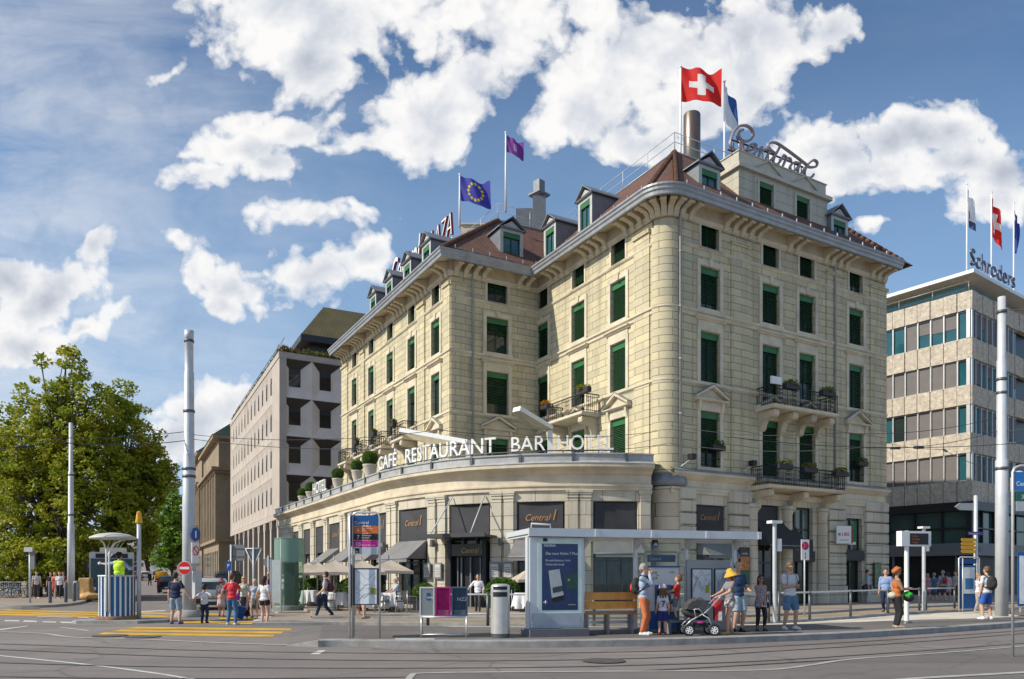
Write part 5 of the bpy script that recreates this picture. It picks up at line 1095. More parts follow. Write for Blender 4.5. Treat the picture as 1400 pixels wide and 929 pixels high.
# ------------------------------------------------------------------ trees
def tree(name, label, x, y, h, blobs, n, s, mat, seed, trunk_r=.3, stems=1, group=None, z0=0, limbs=14):
    rg = random.Random(seed); t = thing(name, label, 'tree', (x, y, z0), 0, group); mb = MB(); tb = MB(); tot = sum(b[3] * b[5] for b in blobs)
    for st in range(stems):
        ox = (st - (stems - 1) / 2) * trunk_r * 3.2; path = [(x + ox + rg.uniform(-.12, .12) * k + ox * .12 * k, y + rg.uniform(-.2, .2) * k, z0 + h * .8 * k / 6) for k in range(7)]
        tb.tube(path, [trunk_r * (1 - .13 * k) for k in range(7)], 8)
    for (bx, by, bz, rx, ry, rz) in blobs:
        cnt = int(n * rx * rz / tot); clumps = max(6, int(cnt / 42))
        for c in range(clumps):
            while True:
                px, py, pz = rg.uniform(-1, 1), rg.uniform(-1, 1), rg.uniform(-1, 1); d = sqrt(px * px + py * py + pz * pz)
                if .25 < d < 1 and rg.random() < .35 + .65 * d: break
            q = (bx + px * rx, by + py * ry, bz + pz * rz); r = rg.uniform(.35, .75) * (s / .17) ** .5
            leaves(mb, q, (r, r, r * .7), 42, s, rg, 0)
            if rg.random() < limbs / max(1, clumps) * 1.0:
                zz = z0 + h * rg.uniform(.25, .6); a = Vector((x + rg.uniform(-.3, .3), y, zz)); e = Vector(q); m1 = a.lerp(e, .5) + Vector((rg.uniform(-.4, .4), 0, rg.uniform(.1, .6))); tb.tube([a, m1, e], [.11, .07, .025], 5)
    tb.build('trunk', BARK, t); mb.build('crown', mat, t); return t
def bl(lst, Y, dy=1.0):
    out = []
    for px, py, rx, rz, *o in lst: k = Y / F; out.append((xat(px, Y + (o[0] if o else 0)), Y + (o[0] if o else 0), zat(py, Y), rx * k, max(rx, rz) * k * dy * .8, rz * k))
    return out
tree('broadleaf_tree', 'tallest broad green tree with airy top, left of the thin grey pole', xat(70, 54), 54, 15, bl([(88, 505, 34, 30), (62, 560, 42, 42), (120, 555, 42, 40), (92, 600, 60, 52), (40, 620, 52, 48), (130, 640, 60, 55), (70, 680, 80, 55), (140, 705, 60, 45), (30, 700, 50, 55), (90, 745, 75, 40), (35, 765, 55, 30), (120, 760, 45, 30), (60, 610, 60, 60), (110, 650, 70, 60)], 54), 40000, .16, LEAF_A, 21, .28, 3, 'big trees left of the street')
tree('broadleaf_tree', 'leaning green tree with thin outer branches reaching toward the thick grey mast', xat(160, 57), 57, 13, bl([(165, 560, 26, 40), (178, 600, 38, 48), (200, 640, 34, 34), (175, 670, 50, 50), (214, 660, 26, 26), (226, 640, 15, 14), (194, 705, 28, 30), (178, 730, 38, 36), (155, 765, 32, 22)], 57), 21000, .16, LEAF_A, 22, .22, 2, 'big trees left of the street')
tree('broadleaf_tree', 'green tree cut off by the left picture edge behind the bicycles', xat(-30, 56), 56, 12, bl([(-20, 590, 50, 50), (5, 640, 42, 60), (-40, 670, 60, 60), (0, 720, 55, 50), (-30, 760, 60, 30)], 56), 12000, .17, LEAF_A, 23, .25, 2, 'big trees left of the street')
tree('broadleaf_tree', 'smaller bright green street tree between the yellow-capped post and thick mast', xat(236, 85), 85, 9, bl([(238, 705, 24, 26), (226, 738, 24, 26), (246, 735, 24, 26), (234, 762, 26, 16), (234, 682, 16, 16)], 85), 9000, .2, LEAF_C, 24, .2, 1, None)
tree('street_tree', 'reddish-green small tree far down the street under the big tree', xat(203, 140), 140, 9, bl([(203, 740, 9, 14), (197, 757, 9, 12)], 140), 1600, .3, LEAF_Y, 25, .2, 1)
def shrub(label, px0, px1, y0, y1, Y, n, seed, mat=LEAF_B):
    x0, x1 = xat(px0, Y), xat(px1, Y); z0, z1 = max(.1, zat(y1, Y)), zat(y0, Y); rg = random.Random(seed); mb = MB()
    t = thing('shrub', label, 'shrub', ((x0 + x1) / 2, Y, .1)); k = int((x1 - x0) / .8) + 1
    for i in range(k):
        for j in range(3): leaves(mb, (x0 + (x1 - x0) * (i + .5) / k, Y + rg.uniform(-.6, .6), z0 + (z1 - z0) * (j + .5) / 3), (.8, .8, (z1 - z0) / 3.4), n // (k * 3), .15, rg, 0)
    st = MB(); [st.tube([(x0 + (x1 - x0) * (i + .5) / k, Y, .1), (x0 + (x1 - x0) * (i + .5) / k + .2, Y, z1 * .7)], .04, 5) for i in range(k)]; st.build('stem', BARK, t); mb.build('foliage', mat, t)
shrub('dense dark green shrubbery behind the walkers by the thin pole', 46, 128, 742, 806, 60, 7000, 31, LEAF_A); shrub('green shrub hanging over the railing behind the parked bicycles', -40, 46, 748, 800, 59, 5000, 32, LEAF_A)
# ------------------------------------------------------------------ far buildings closing the street
def far_house(label, px0, px1, py, Y, col, seed, floors=5):
    x0, x1, z = xat(px0, Y), xat(px1, Y), zat(py, Y); t = thing('town_house', label, 'house', ((x0 + x1) / 2, Y, 0)); MB().bx(x0, x1, Y, Y + 12, 0, z).build('wall', M('far_wall_' + str(seed), col, .85, dirt=.3), t)
    mb = MB(); fr = Fr((x0, Y), (1, 0)); mb.ext(fr, [(.5, z), (.5, z + .3), (-6, z + 3.5), (-12, z + .3), (-12, z)], -.3, x1 - x0 + .3); mb.build('roof', M('far_roof', (.13, .09, .07), .8), t); n = max(2, int((x1 - x0) / 3)); fh = (z - 4) / floors
    for f in range(floors):
        for i in range(n): u = (i + .5) * (x1 - x0) / n; MB().box(fr, u - .6, u + .6, .004, .06, 4.2 + f * fh, 4.2 + f * fh + fh * .6).build('window', GLASS, t)
far_house('pale grey town house far down the street behind the orange taxi', 200, 238, 722, 190, (.42, .42, .43), 1); far_house('cream town house far down the street, left of the small bright tree', 168, 201, 735, 210, (.45, .40, .33), 2); far_house('brick-brown town house beyond the far cars, next to the mast', 237, 268, 715, 180, (.30, .24, .2), 3); far_house('low pale building behind the bus and large trees', 60, 166, 752, 230, (.40, .39, .38), 4, 3)
# ------------------------------------------------------------------ poles and masts
def mast(name, label, cat, px, Y, segs, z0=.0, cuffs=(), base=None):
    x = xat(px, Y); t = thing(name, label, cat, (x, Y, z0)); mb = MB(); prof = []
    for (za, r) in segs: prof.append((r, za))
    mb.lathe([(.001, prof[0][1])] + prof + [(.001, prof[-1][1])], (x, Y, 0), 20); mb.build('shaft', GALV, t)
    for z, r in cuffs: m2 = MB(); m2.lathe([(r * .9, z - .05), (r, z - .05), (r, z + .05), (r * .9, z + .05)], (x, Y, 0), 16); m2.build('collar', GALVD, t)
    if base: m3 = MB(); m3.lathe([(.001, z0 + .28), (base * .62, z0 + .28), (base * .68, z0 + .26), (base, z0 + .04), (base, z0)], (x, Y, 0), 20); m3.build('base', KERB, t)
    return t
MAST = mast('tram_mast', 'thick pale grey tapering tram mast on a concrete foot with a no-entry sign', 'mast', 258.5, 30, [(.1, .255), (4.8, .25), (4.85, .235), (6.45, .228), (6.5, .20), (9.75, .185), (9.8, .165), (11.1, .16), (11.12, .18), (11.42, .18)], 0, ((11.0, .19), (8.2, .22), (5.9, .26), (5.6, .26)), .62)
mast('lamp_mast', 'slim grey mast standing in front of the large trees', 'mast', 97, 49, [(.13, .22), (5.0, .21), (5.05, .17), (8.4, .16), (8.45, .13), (11.6, .12)], .13, ((8.2, .18), (5.6, .2)))
m_r = mast('tram_mast', 'thick pale grey mast at the right with a floodlight fixed halfway up', 'mast', 1369.5, 27.8, [(.15, .215), (5.9, .21), (5.95, .175), (9.6, .165), (9.65, .145), (11.95, .13)], .15, ((11.4, .17), (8.9, .19), (8.4, .18), (5.6, .24)))
mx_, my_ = xat(1369.5, 27.8), 27.8; mb = MB(); mb.bx(mx_ + .22, mx_ + .52, my_ - .25, my_, 4.75, 5.25); mb.ell((mx_ + .42, my_ - .32, 5.35), (.16, .2, .13)); mb.tube([(mx_, my_, 5.0), (mx_ + .3, my_ - .1, 5.0)], .04, 6); mb.build('floodlight', GALV, m_r)
t = mast('signal_post', 'grey post with yellow conical cap beside the striped traffic pulpit', 'post', 190, 26.8, [(.1, .075), (3.55, .072)], .0); mb = MB(); mb.lathe([(.11, 3.52), (.12, 3.56), (.075, 3.88), (.06, 3.93), (.001, 3.95)], (xat(190, 26.8), 26.8, 0), 16); mb.build('cap', M('yellow_cap', (.72, .38, .01), .45), t)
t = mast('signal_post', 'small grey signal post on the left pavement in front of the walkers', 'post', 41, 41.5, [(.13, .06), (3.1, .055)], .13); x = xat(41, 41.5); MB().plate(Fr((x, 41.4), (1, 0)), [(-.22, 2.95), (.24, 2.95), (.26, 3.2), (-.2, 3.2)], 0, .1).build('bracket', GALV, t); mb = MB(); mb.bx(x + .1, x + .3, 41.4, 41.5, 2.0, 3.0); mb.build('signal_box', GREYP, t)
def bollard(label, px, Y, h=1.05, r=.09, z=.13, m=GALVD): x = xat(px, Y); mb = MB(); mb.lathe([(r, z), (r, z + h), (r * .8, z + h + .03), (.001, z + h + .04)], (x, Y, 0), 12); tag(mb.build('bollard', m), label, 'bollard', 'bollards on the left pavement')
bollard('dark slim bollard left of the slim mast on the left pavement', 68.5, 41.5, 1.15); bollard('dark slim bollard just left of the slim mast foot', 90, 42.5, 1.1); bollard('dark thin bollard directly right of the slim mast foot', 101.5, 44, 1.05); bollard('wide pale concrete bollard right of the slim mast', 104.5, 46, 1.15, .17, .13, KERB)
# signs on the mast
def disc(fr, u, z, r, v, m=0, n=24): return [(u + r * cos(2 * pi * k / n), z + r * sin(2 * pi * k / n)) for k in range(n)]
REDP = M('sign_red_paint', (.62, .015, .02), .4, var=.04); BLUEP = M('sign_blue_paint', (.01, .07, .28), .4, var=.05); WHITEP = M('sign_white_face', (.75, .75, .74), .4, var=.03); VBZ = M('stop_blue', (.012, .085, .27), .4, var=.04)
f0 = Fr((xat(253, 29.6), 29.6), (1, 0)); t = thing('no_entry_sign', 'round red no-entry sign with white bar on the thick mast', 'road sign', f0.pt(0, 0, 1.5)); z = zat(777, 29.6); mb = MB(); mb.plate(f0, disc(f0, 0, z, .27, 0), .02, .05); mb.build('sign_plate', WHITEP, t); MB().plate(f0, disc(f0, 0, z, .25, 0), .051, .055).build('red_disc', REDP, t); MB().box(f0, -.19, .19, .056, .06, z - .05, z + .05).build('white_bar', WHITEP, t)
f1 = Fr((xat(266.5, 29.9), 29.9), (.5, .866)); t = thing('road_sign_stack', 'blue round direction sign above a no-turn plate on the right side of the mast', 'road sign', f1.pt(0, 0, 3)); z = zat(731, 29.9); MB().plate(f1, [(a * .8, b) for a, b in disc(f1, 0, z, .27, 0)], .02, .05).build('blue_disc', BLUEP, t); MB().box(f1, -.03, .03, .051, .055, z - .14, z + .14).build('arrow', WHITEP, t)
MB().box(f1, -.17, .17, .02, .05, z - 1.15, z - .33).build('white_plate', WHITEP, t); mb = MB(); mb.tube([f1.pt(.13 * cos(k * pi / 8), .055, z - .65 + .17 * sin(k * pi / 8)) for k in range(16)], .022, 5, closed=True); mb.tube([f1.pt(-.09, .055, z - .52), f1.pt(.09, .055, z - .78)], .02, 5); mb.build('red_ring', REDP, t); MB().box(f1, -.15, .17, .02, .2, z - 2.55, z - 1.45).build('control_box', GALV, t)
# ------------------------------------------------------------------ striped traffic pulpit with canopy
kx, ky = xat(160, 26.6), 26.6; K = thing('traffic_pulpit', 'blue and white striped round traffic pulpit under a pale mushroom canopy', 'traffic stand', (kx, ky, 0)); BLUS = M('pulpit_blue', (.012, .115, .27), .4, var=.08)
mb = MB(); n = 22; R = .575; zb, zt = .22, 1.63
for k in range(n):
    a0, a1 = 2 * pi * k / n, 2 * pi * (k + 1) / n
    for (b0, b1, r, m) in ((a0, a0 + (a1 - a0) * .64, R, 0), (a0 + (a1 - a0) * .64, a1, R + .018, 1)):
        p, q = (kx + r * cos(b0), ky + r * sin(b0)), (kx + r * cos(b1), ky + r * sin(b1)); mb.poly([(*p, zb), (*q, zb), (*q, zt), (*p, zt)], m=m)
mb.build('striped_drum', [BLUS, WHITE], K); mb = MB(); mb.lathe([(R + .03, zt - .02), (R + .035, zt + .03), (R - .06, zt + .03), (R - .06, zb)], (kx, ky, 0), 32); mb.build('rim', GALV, K)
mb = MB(); mb.lathe([(.001, .225), (R + .06, .225), (R + .1, .2), (R + .1, .1)], (kx, ky, 0), 32); mb.build('plinth', M('plinth_rust', (.25, .13, .06), .85, var=.4, scale=5), K)
mb = MB()
for s in (-1, 1):
    xx = kx + s * .05; yf = ky - R - .04; mb.tube([(xx, yf, .4), (xx, yf, 2.35), (kx + s * .07, yf + .03, 2.55), (kx + s * .2, yf + .12, 2.78), (kx + s * .45, yf + .3, 2.93)], .028, 7)
    for a in (.3, .7): mb.tube([(xx, yf, 2.25), (kx + s * .3 * a, ky - .25, 2.6), (kx + s * .4 * a, ky + .1, 2.95)], .014, 5)
mb.build('canopy_stem', WHITE, K); mb = MB(); mb.lathe([(.001, 2.98), (.5, 2.95), (.74, 2.92), (.76, 2.95), (.74, 2.99), (.5, 3.09), (.2, 3.14), (.001, 3.15)], (kx, ky - .25, 0), 32); mb.build('canopy', M('canopy_pale', (.50, .49, .45), .5, var=.1), K)
mb = MB(); slab(mb, [(kx - 1.15, ky - .75), (kx - .9, ky - .95), (kx + 1.2, ky - .95), (kx + 1.9, ky - .3), (kx + 1.9, ky + .2), (kx + .8, ky + .8), (kx - .9, ky + .8), (kx - 1.3, ky)], 0, .1); struct(mb, 'traffic_island', KERB)
# ------------------------------------------------------------------ bus
def wheel(parent, c, r, w, axis, rim=GALV):
    a = Vector(axis); mb = MB(); c = Vector(c)
    mb.tube([c - a * w / 2, c - a * w * .42, c + a * w * .42, c + a * w / 2], [r * .92, r, r, r * .92], 20); wh = mb.build('wheel', BLACK, parent); m2 = MB(); m2.tube([c - a * (w / 2 + .012), c + a * (w / 2 + .012)], r * .6, 16); m2.build('rim', rim, wh); return wh
bx0 = xat(153, 47.5); BUS = thing('trolley_bus', 'white and blue city bus with large dark windscreen coming out from under the trees', 'bus', (bx0, 47.5, 0), 0); fb = Fr((bx0, 47.5), (.895, .447)); BW = M('bus_white', (.5, .52, .53), .35, var=.05); BB = M('bus_blue', (.01, .06, .2), .35, var=.05); BGL = glass_mat('bus_glass', (.02, .045, .045))
mb = MB(); mb.box(fb, -1.25, 1.25, -14, 0, 1.15, 3.05); mb.box(fb, -1.22, 1.22, -13.9, .05, 2.72, 3.12); mb.build('body', BW, BUS); mb = MB(); mb.box(fb, -1.26, 1.26, -14, .03, .35, 1.2); mb.build('lower_body', BB, BUS); MB().box(fb, -1.16, 1.16, .02, .06, 1.2, 2.7).build('windscreen', BGL, BUS)
MB().box(fb, -.9, .9, .055, .07, 2.75, 3.02).build('destination_display', BLACK, BUS); mb = MB(); mb.box(fb, -.7, .8, -5, -.6, 3.12, 3.42); mb.build('roof_unit', M('bus_roof_cream', (.5, .46, .36), .6), BUS)
for s in (-1, 1): MB().box(fb, s * 1.05 - .17, s * 1.05 + .17, .035, .06, .72, .92).build('headlight', M('lamp_glass', (.75, .75, .7), .15), BUS); MB().box(fb, s * 1.42 - .1, s * 1.42 + .1, -.1, .1, 1.9, 2.5).build('mirror', BLACK, BUS); [wheel(BUS, fb.pt(s * 1.1, v, .48), .48, .3, (*fb.d, 0)) for v in (-2.6, -8.5)]
MB().box(fb, 1.252, 1.27, -13, -.6, 1.35, 2.6).build('side_window', BGL, BUS); mb = MB(); [mb.tube([fb.pt(s * 1.0, .09, 1.25), fb.pt(s * .3, .09, 1.75)], .012, 4) for s in (-1, 1)]; mb.build('wiper', BLACK, BUS)
# ------------------------------------------------------------------ cars
def car(name, label, col, x, y, rz, z=0, L=4.1, Wd=1.72, H=1.5, kind='hatch', cat='car', group='cars on the side street', roofcol=None):
    t = thing(name, label, cat, (0, 0, 0), 0, group); P = M('car_paint_' + '_'.join(str(int(c * 1000)) for c in col), col, .22, .25, var=.04); half = Wd / 2
    if kind == 'van': prof = [(-L / 2, .32), (-L / 2 - .02, .8), (-L / 2 + .06, H - .12), (-L / 2 + .2, H), (L / 2 - 1.5, H), (L / 2 - .85, 1.12), (L / 2 - .1, .95), (L / 2, .62), (L / 2 - .03, .32)]
    else: prof = [(-L / 2 + .05, .3), (-L / 2, .55), (-L / 2 + .05, .93), (-L / 2 + .42, H - .14), (-L / 2 + .75, H), (L / 2 - 2.0, H), (L / 2 - 1.15, 1.0), (L / 2 - .15, .82), (L / 2, .6), (L / 2 - .03, .3)]
    mb = MB(); rows = []
    for xx, k, in ((-1, .86), (-.93, .97), (0, 1), (.93, .97), (1, .86)):
        rows.append(mb.add([(xx * half * (1 if z_ < 1.0 else 1 - (z_ - .95) * .36), y_ * (k if abs(xx) > .9 else 1) if False else y_ * (.985 if abs(xx) == 1 else 1), .3 + (z_ - .3) * (1 if abs(xx) < .95 else .97)) for y_, z_ in prof]))
    n = len(prof)
    for a, b in zip(rows, rows[1:]):
        for i in range(n): j = (i + 1) % n; mb.face((a + i, a + j, b + j, b + i), None, 0, True)
    mb.face([rows[0] + i for i in range(n)], None, 0); mb.face([rows[-1] + i for i in range(n)][::-1], None, 0); mb.build('body', P, t, local=True)
    side = [(-L / 2 + .38, 1.0), (-L / 2 + .62, H - .12), (L / 2 - 2.0, H - .1), (L / 2 - 1.35, 1.0)] if kind != 'van' else [(-L / 2 + .25, 1.1), (-L / 2 + .3, H - .18), (L / 2 - 1.55, H - .15), (L / 2 - 1.0, 1.12)]
    for s in (-1, 1):
        xs_ = lambda z_: s * (half * (1 - (z_ - .95) * .36) + .012); mb = MB(); mb.poly([(xs_(z_), y_, z_) for y_, z_ in side]); mb.build('side_window', GLASS, t, local=True)
        for yy_ in (-L / 2 + .78, L / 2 - .82): wheel_l = MB(); c = Vector((s * (half - .1), yy_, .31)); wheel_l.tube([c - Vector((.11, 0, 0)), c + Vector((.11, 0, 0))], .31, 18); wo_ = wheel_l.build('wheel', BLACK, t, local=True); r_ = MB(); r_.tube([c - Vector((.125, 0, 0)), c + Vector((.125, 0, 0))], .19, 14); r_.build('rim', GALV, wo_, local=True)
        MB().bx(s * (half - .16) - .12, s * (half - .16) + .12, -L / 2 - .015, -L / 2 + .06, .68, .98).build('tail_light', M('tail_red', (.35, .01, .01), .25), t, local=True); MB().bx(s * (half - .22) - .16, s * (half - .22) + .16, L / 2 - .16, L / 2 - .02, .62, .78).build('headlight', M('lamp_glass', (.75, .75, .7), .15), t, local=True)
        MB().ell((s * (half + .1), L / 2 - 1.45, 1.02), (.1, .06, .08), 8, 6).build('mirror', P, t, local=True)
    k = half * .78; za, zb = (1.0, H - .16) if kind != 'van' else (1.05, H - .22); ya = -L / 2 + .05 if kind != 'van' else -L / 2 - .01
    yb = -L / 2 + .40 if kind != 'van' else -L / 2 + .06
    mb = MB(); mb.poly([(-k, ya + .03, za), (k, ya + .03, za), (k * .9, yb - .01, zb), (-k * .9, yb - .01, zb)]); mb.build('rear_window', GLASS, t, local=True); mb = MB(); fy0, fy1 = (L / 2 - 1.17, L / 2 - 1.95) if kind != 'van' else (L / 2 - .9, L / 2 - 1.48); mb.poly([(-k, fy0 + .02, 1.02), (k, fy0 + .02, 1.02), (k * .9, fy1 + .03, H - .07), (-k * .9, fy1 + .03, H - .07)]); mb.build('windscreen', GLASS, t, local=True)
    MB().bx(-half * .95, half * .95, -L / 2 - .05, -L / 2 + .1, .32, .56).build('bumper', DARKF, t, local=True); MB().bx(-.26, .26, -L / 2 - .058, -L / 2 - .05, .6 if kind == 'van' else .42, .7 if kind == 'van' else .52).build('number_plate', WHITE, t, local=True)
    if cat == 'taxi': MB().bx(-.2, .2, -.1, .1, H, H + .13).build('roof_sign', WHITE, t, local=True)
    t.location = (x, y, z); t.rotation_euler = (0, 0, rz); return t
hd = atan2(.457, .889)
car('parked_car', 'silver hatchback seen from behind, nearest of the parked cars beside the mast', (.45, .46, .47), xat(283, 37), 37.3, hd * .9, 0, 4.0, 1.72, 1.5)
car('parked_car', 'pale silver car parked just in front of the silver hatchback, mostly hidden', (.38, .40, .41), xat(289, 44), 43.5, hd * .9); car('parked_car', 'dark van parked farther up, its roof above the silver cars', (.03, .035, .04), xat(306, 49), 49.5, hd * .9, 0, 4.8, 1.9, 1.95, 'van'); car('parked_car', 'dark blue car parked in line behind the thick mast', (.02, .03, .05), xat(292, 56), 56, hd)
car('car', 'dark blue car driving away beside the man in the navy shirt', (.015, .025, .05), xat(231, 68), 68, hd * .8, .1); car('taxi', 'orange-yellow taxi far down the street left of the mast', (.62, .28, .01), xat(220.5, 112), 112, hd, .62, 4.4, 1.8, 1.6, 'van', 'taxi', None)
car('car', 'small red car far away behind the yellow-capped post', (.30, .02, .02), xat(184, 120), 120, hd * .5, .75); car('car', 'white car far away right of the yellow-capped post', (.6, .6, .6), xat(199, 126), 126, hd, .85); car('car', 'grey car far down the street between the white car and the taxi', (.12, .13, .15), xat(208.5, 128), 130, hd, .95)
# tan tarpaulin-wrapped crate at the kerb
x, y = xat(121, 47), 47; mb = MB(); mb.bx(x - .55, x + .55, y - .4, y + .4, .13, .4); mb.ell((x + .3, y - .2, .32), (.75, .5, .26)); mb.ell((x - .1, y, .6), (.5, .42, .5)); mb.bx(x - .45, x + .3, y - .38, y + .38, .5, 1.5); tag(remesh(mb, .05, 2).build('wrapped_crate', M('tan_tarpaulin', (.42, .25, .09), .7, var=.35, scale=3, bump=.6, bscale=8)), 'tan sheet-wrapped crate standing on the kerb left of the bus', 'crate')
# ------------------------------------------------------------------ fence and bicycles on the left
x0, x1, Y = xat(-45, 52), xat(34, 52), 52; t = thing('railing', 'grey bar railing behind the bicycles under the trees', 'railing', ((x0 + x1) / 2, Y, .13)); mb = MB()
for z in (.3, 1.2): mb.bx(x0, x1, Y - .02, Y + .02, z - .02, z + .02)
i = x0
while i < x1: mb.bx(i - .012, i + .012, Y - .012, Y + .012, .3, 1.2); i += .13
mb.build('bars', GALV, t); mb = MB(); [MB().bx(q - .04, q + .04, Y - .04, Y + .04, .13, 1.25).build('post', GALV, t) for q in (x0, (x0 + x1) / 2, x1)]
tag(MB().bx(xat(32.5, 52), xat(40, 52), 51.7, 52.3, .13, 1.15).build('stone_pillar', STONE_LOW), 'low grey stone pillar ending the bicycle railing', 'pillar'); tag(MB().bx(xat(40, 58), xat(56, 58), 57.7, 58.2, .13, 1.3).build('garden_wall', M('wall_brown', (.16, .12, .08), .9, var=.3)), 'low brown wall behind the walking man under the trees', 'wall')
def bicycle(label, px, Y, rz, col, z=.13):
    t = thing('bicycle', label, 'bicycle', (0, 0, 0), 0, 'bicycles leaning at the railing'); P = M('bike_' + '_'.join(str(int(c * 1000)) for c in col), col, .4)
    for s in (-1, 1):
        mb = MB(); mb.tube([(s * .52 + .33 * cos(k * pi / 12), 0, .34 + .33 * sin(k * pi / 12)) for k in range(24)], .02, 5, closed=True); w = mb.build('wheel', BLACK, t, local=True); m2 = MB(); [m2.tube([(s * .52, 0, .34), (s * .52 + .32 * cos(k * pi / 6), 0, .34 + .32 * sin(k * pi / 6))], .004, 3) for k in range(12)]; m2.build('spokes', GALV, w, local=True)
    mb = MB(); A, B, C_, D, E_ = (-.52, 0, .34), (-.1, 0, .3), (-.22, 0, .82), (.36, 0, .85), (.52, 0, .34)
    for p, q in ((A, B), (A, C_), (B, C_), (C_, D), (B, D), (D, E_)): mb.tube([p, q], .018, 6)
    mb.build('frame', P, t, local=True); mb = MB(); mb.tube([(-.22, 0, .82), (-.24, 0, .95)], .013, 5); mb.ell((-.26, 0, .97), (.14, .07, .035)); mb.build('saddle', BLACK, t, local=True); mb = MB(); mb.tube([D, (.34, 0, 1.0)], .014, 5); mb.tube([(.25, -.28, 1.02), (.36, -.12, 1.0), (.36, .12, 1.0), (.25, .28, 1.02)], .012, 5); mb.build('handlebar', BLACK, t, local=True)
    t.location = (xat(px, Y), Y, z); t.rotation_euler = (radians(6), 0, rz); return t
bicycle('black bicycle nearest the left picture edge by the railing', 1, 51.2, .35, (.03, .03, .03)); bicycle('grey bicycle second from the left picture edge by the railing', 10, 51, .8, (.25, .26, .27)); bicycle('blue bicycle at the railing, closest to the stone pillar but one', 21, 51.2, .5, (.02, .16, .38)); bicycle('dark bicycle at the railing beside the stone pillar', 29, 51.1, 1.0, (.05, .05, .06))
# ------------------------------------------------------------------ glass lift tower and information panel
gx, gy = xat(395, 33.5), 33.5; LT = thing('glass_lift', 'round green-glass lift kiosk on the pavement before the office arcade', 'lift', (gx, gy, .1)); GG = glass_mat('green_glass', (.10, .20, .155), .05, .22, (.80, .93, .86)); GF = glass_mat('frosted_green', (.22, .36, .29), .35, .72, (.6, .8, .7))
mb = MB(); mb.lathe([(.62, .3), (.62, 2.25)], (gx, gy, 0), 32); mb.build('glass_wall', GG, LT); mb = MB(); mb.lathe([(.625, 2.25), (.63, 3.28)], (gx, gy, 0), 32); mb.build('frosted_band', GF, LT); mb = MB(); mb.lathe([(.001, .32), (.66, .32), (.68, .28), (.68, .1)], (gx, gy, 0), 32); mb.build('base', M('green_base', (.16, .2, .17), .5), LT); mb = MB(); mb.lathe([(.001, 3.3), (.64, 3.3), (.64, 3.26), (.6, 3.26)], (gx, gy, 0), 32); mb.build('lid', GF, LT)
for a in (.3, 1.4, 3.2, 4.4): MB().tube([(gx + .62 * cos(a), gy + .62 * sin(a), .3), (gx + .62 * cos(a), gy + .62 * sin(a), 3.26)], .018, 5).build('mullion', GALV, LT)
MB().bx(gx - .18, gx + .3, gy - .1, gy + .5, .32, 2.2).build('lift_car', M('lift_grey', (.06, .075, .07), .4), LT)
f1 = Fr((xat(377, 31.6), 31.6), (.99, .1)); t = thing('info_panel', 'slim white illuminated information panel beside the glass lift', 'panel', f1.pt(0, 0, .1)); MB().box(f1, -.2, .2, -.06, .06, .5, 2.3).build('panel_face', M('pale_panel_green', (.62, .68, .64), .3), t); mb = MB(); [mb.box(f1, s * .21 - .02, s * .21 + .02, -.07, .07, .1, 2.34) for s in (-1, 1)]; mb.build('panel_frame', GALV, t)
# grey backs of direction signs by the office
for label, px, Y, y0, y1, w, kind in (('square dark direction board seen from behind on a pole by the office arcade', 324, 41, 745, 767, 21, 'sq'), ('triangular-braced back of a wide road sign near the glass lift', 347, 36, 749, 772, 22, 'tri')):
    f = Fr((xat(px, Y), Y), (1, 0)); t = thing('direction_sign', label, 'road sign', f.pt(0, 0, 0)); z0, z1 = zat(y1, Y), zat(y0, Y); hw = w / F * Y / 2
    if kind == 'sq': mb = MB(); mb.box(f, -hw, hw, -.03, 0, z0 + .01, z1); mb.build('sign_board', GREYP, t); mb = MB(); [mb.box(f, -hw, hw, .003, .02, z, z + .04) for z in (z0 + .2, z1 - .25)]; mb.build('rib', GALVD, t); q = -.3
    else: mb = MB(); mb.plate(f, [(-hw, z1), (hw, z1), (0, z0 - .1)], -.03, 0); mb.build('sign_board', GREYP, t); mb = MB(); [mb.tube([f.pt(s * hw, .03, z1 - .05), f.pt(0, .03, z0 - .1)], .03, 5) for s in (-1, 1)]; mb.tube([f.pt(-hw, .03, z1 - .05), f.pt(hw, .03, z1 - .05)], .03, 5); mb.build('brace', GALV, t); q = 0
    mb = MB(); mb.tube([f.pt(q, .05, 0), f.pt(q, .05, z1)], .045, 8); mb.build('pole', GALV, t)
f = Fr((xat(313, 40), 40), (1, 0)); t = thing('parking_sign', 'blue parking sign with white P below the square direction board', 'road sign', f.pt(0, 0, 0)); z = zat(774, 40); MB().box(f, -.13, .13, .02, .04, z - .25, z + .25).build('sign_plate', BLUEP, t); MB().text(f, 'P', -.09, z - .08, .26, v=.043).build('letter', WHITEP, t); MB().tube([f.pt(0, 0, 0), f.pt(0, 0, z + .3)], .03, 6).build('pole', GALV, t)
f = Fr((xat(367, 39), 39), (1, 0)); t = thing('round_sign', 'back of a round road sign on a thin pole behind the glass lift', 'road sign', f.pt(0, 0, 0)); MB().plate(f, disc(f, 0, zat(769, 39), .27, 0), 0, .02).build('sign_plate', GREYP, t); MB().tube([f.pt(0, .03, 0), f.pt(0, .03, zat(760, 39))], .03, 6).build('pole', GALV, t)
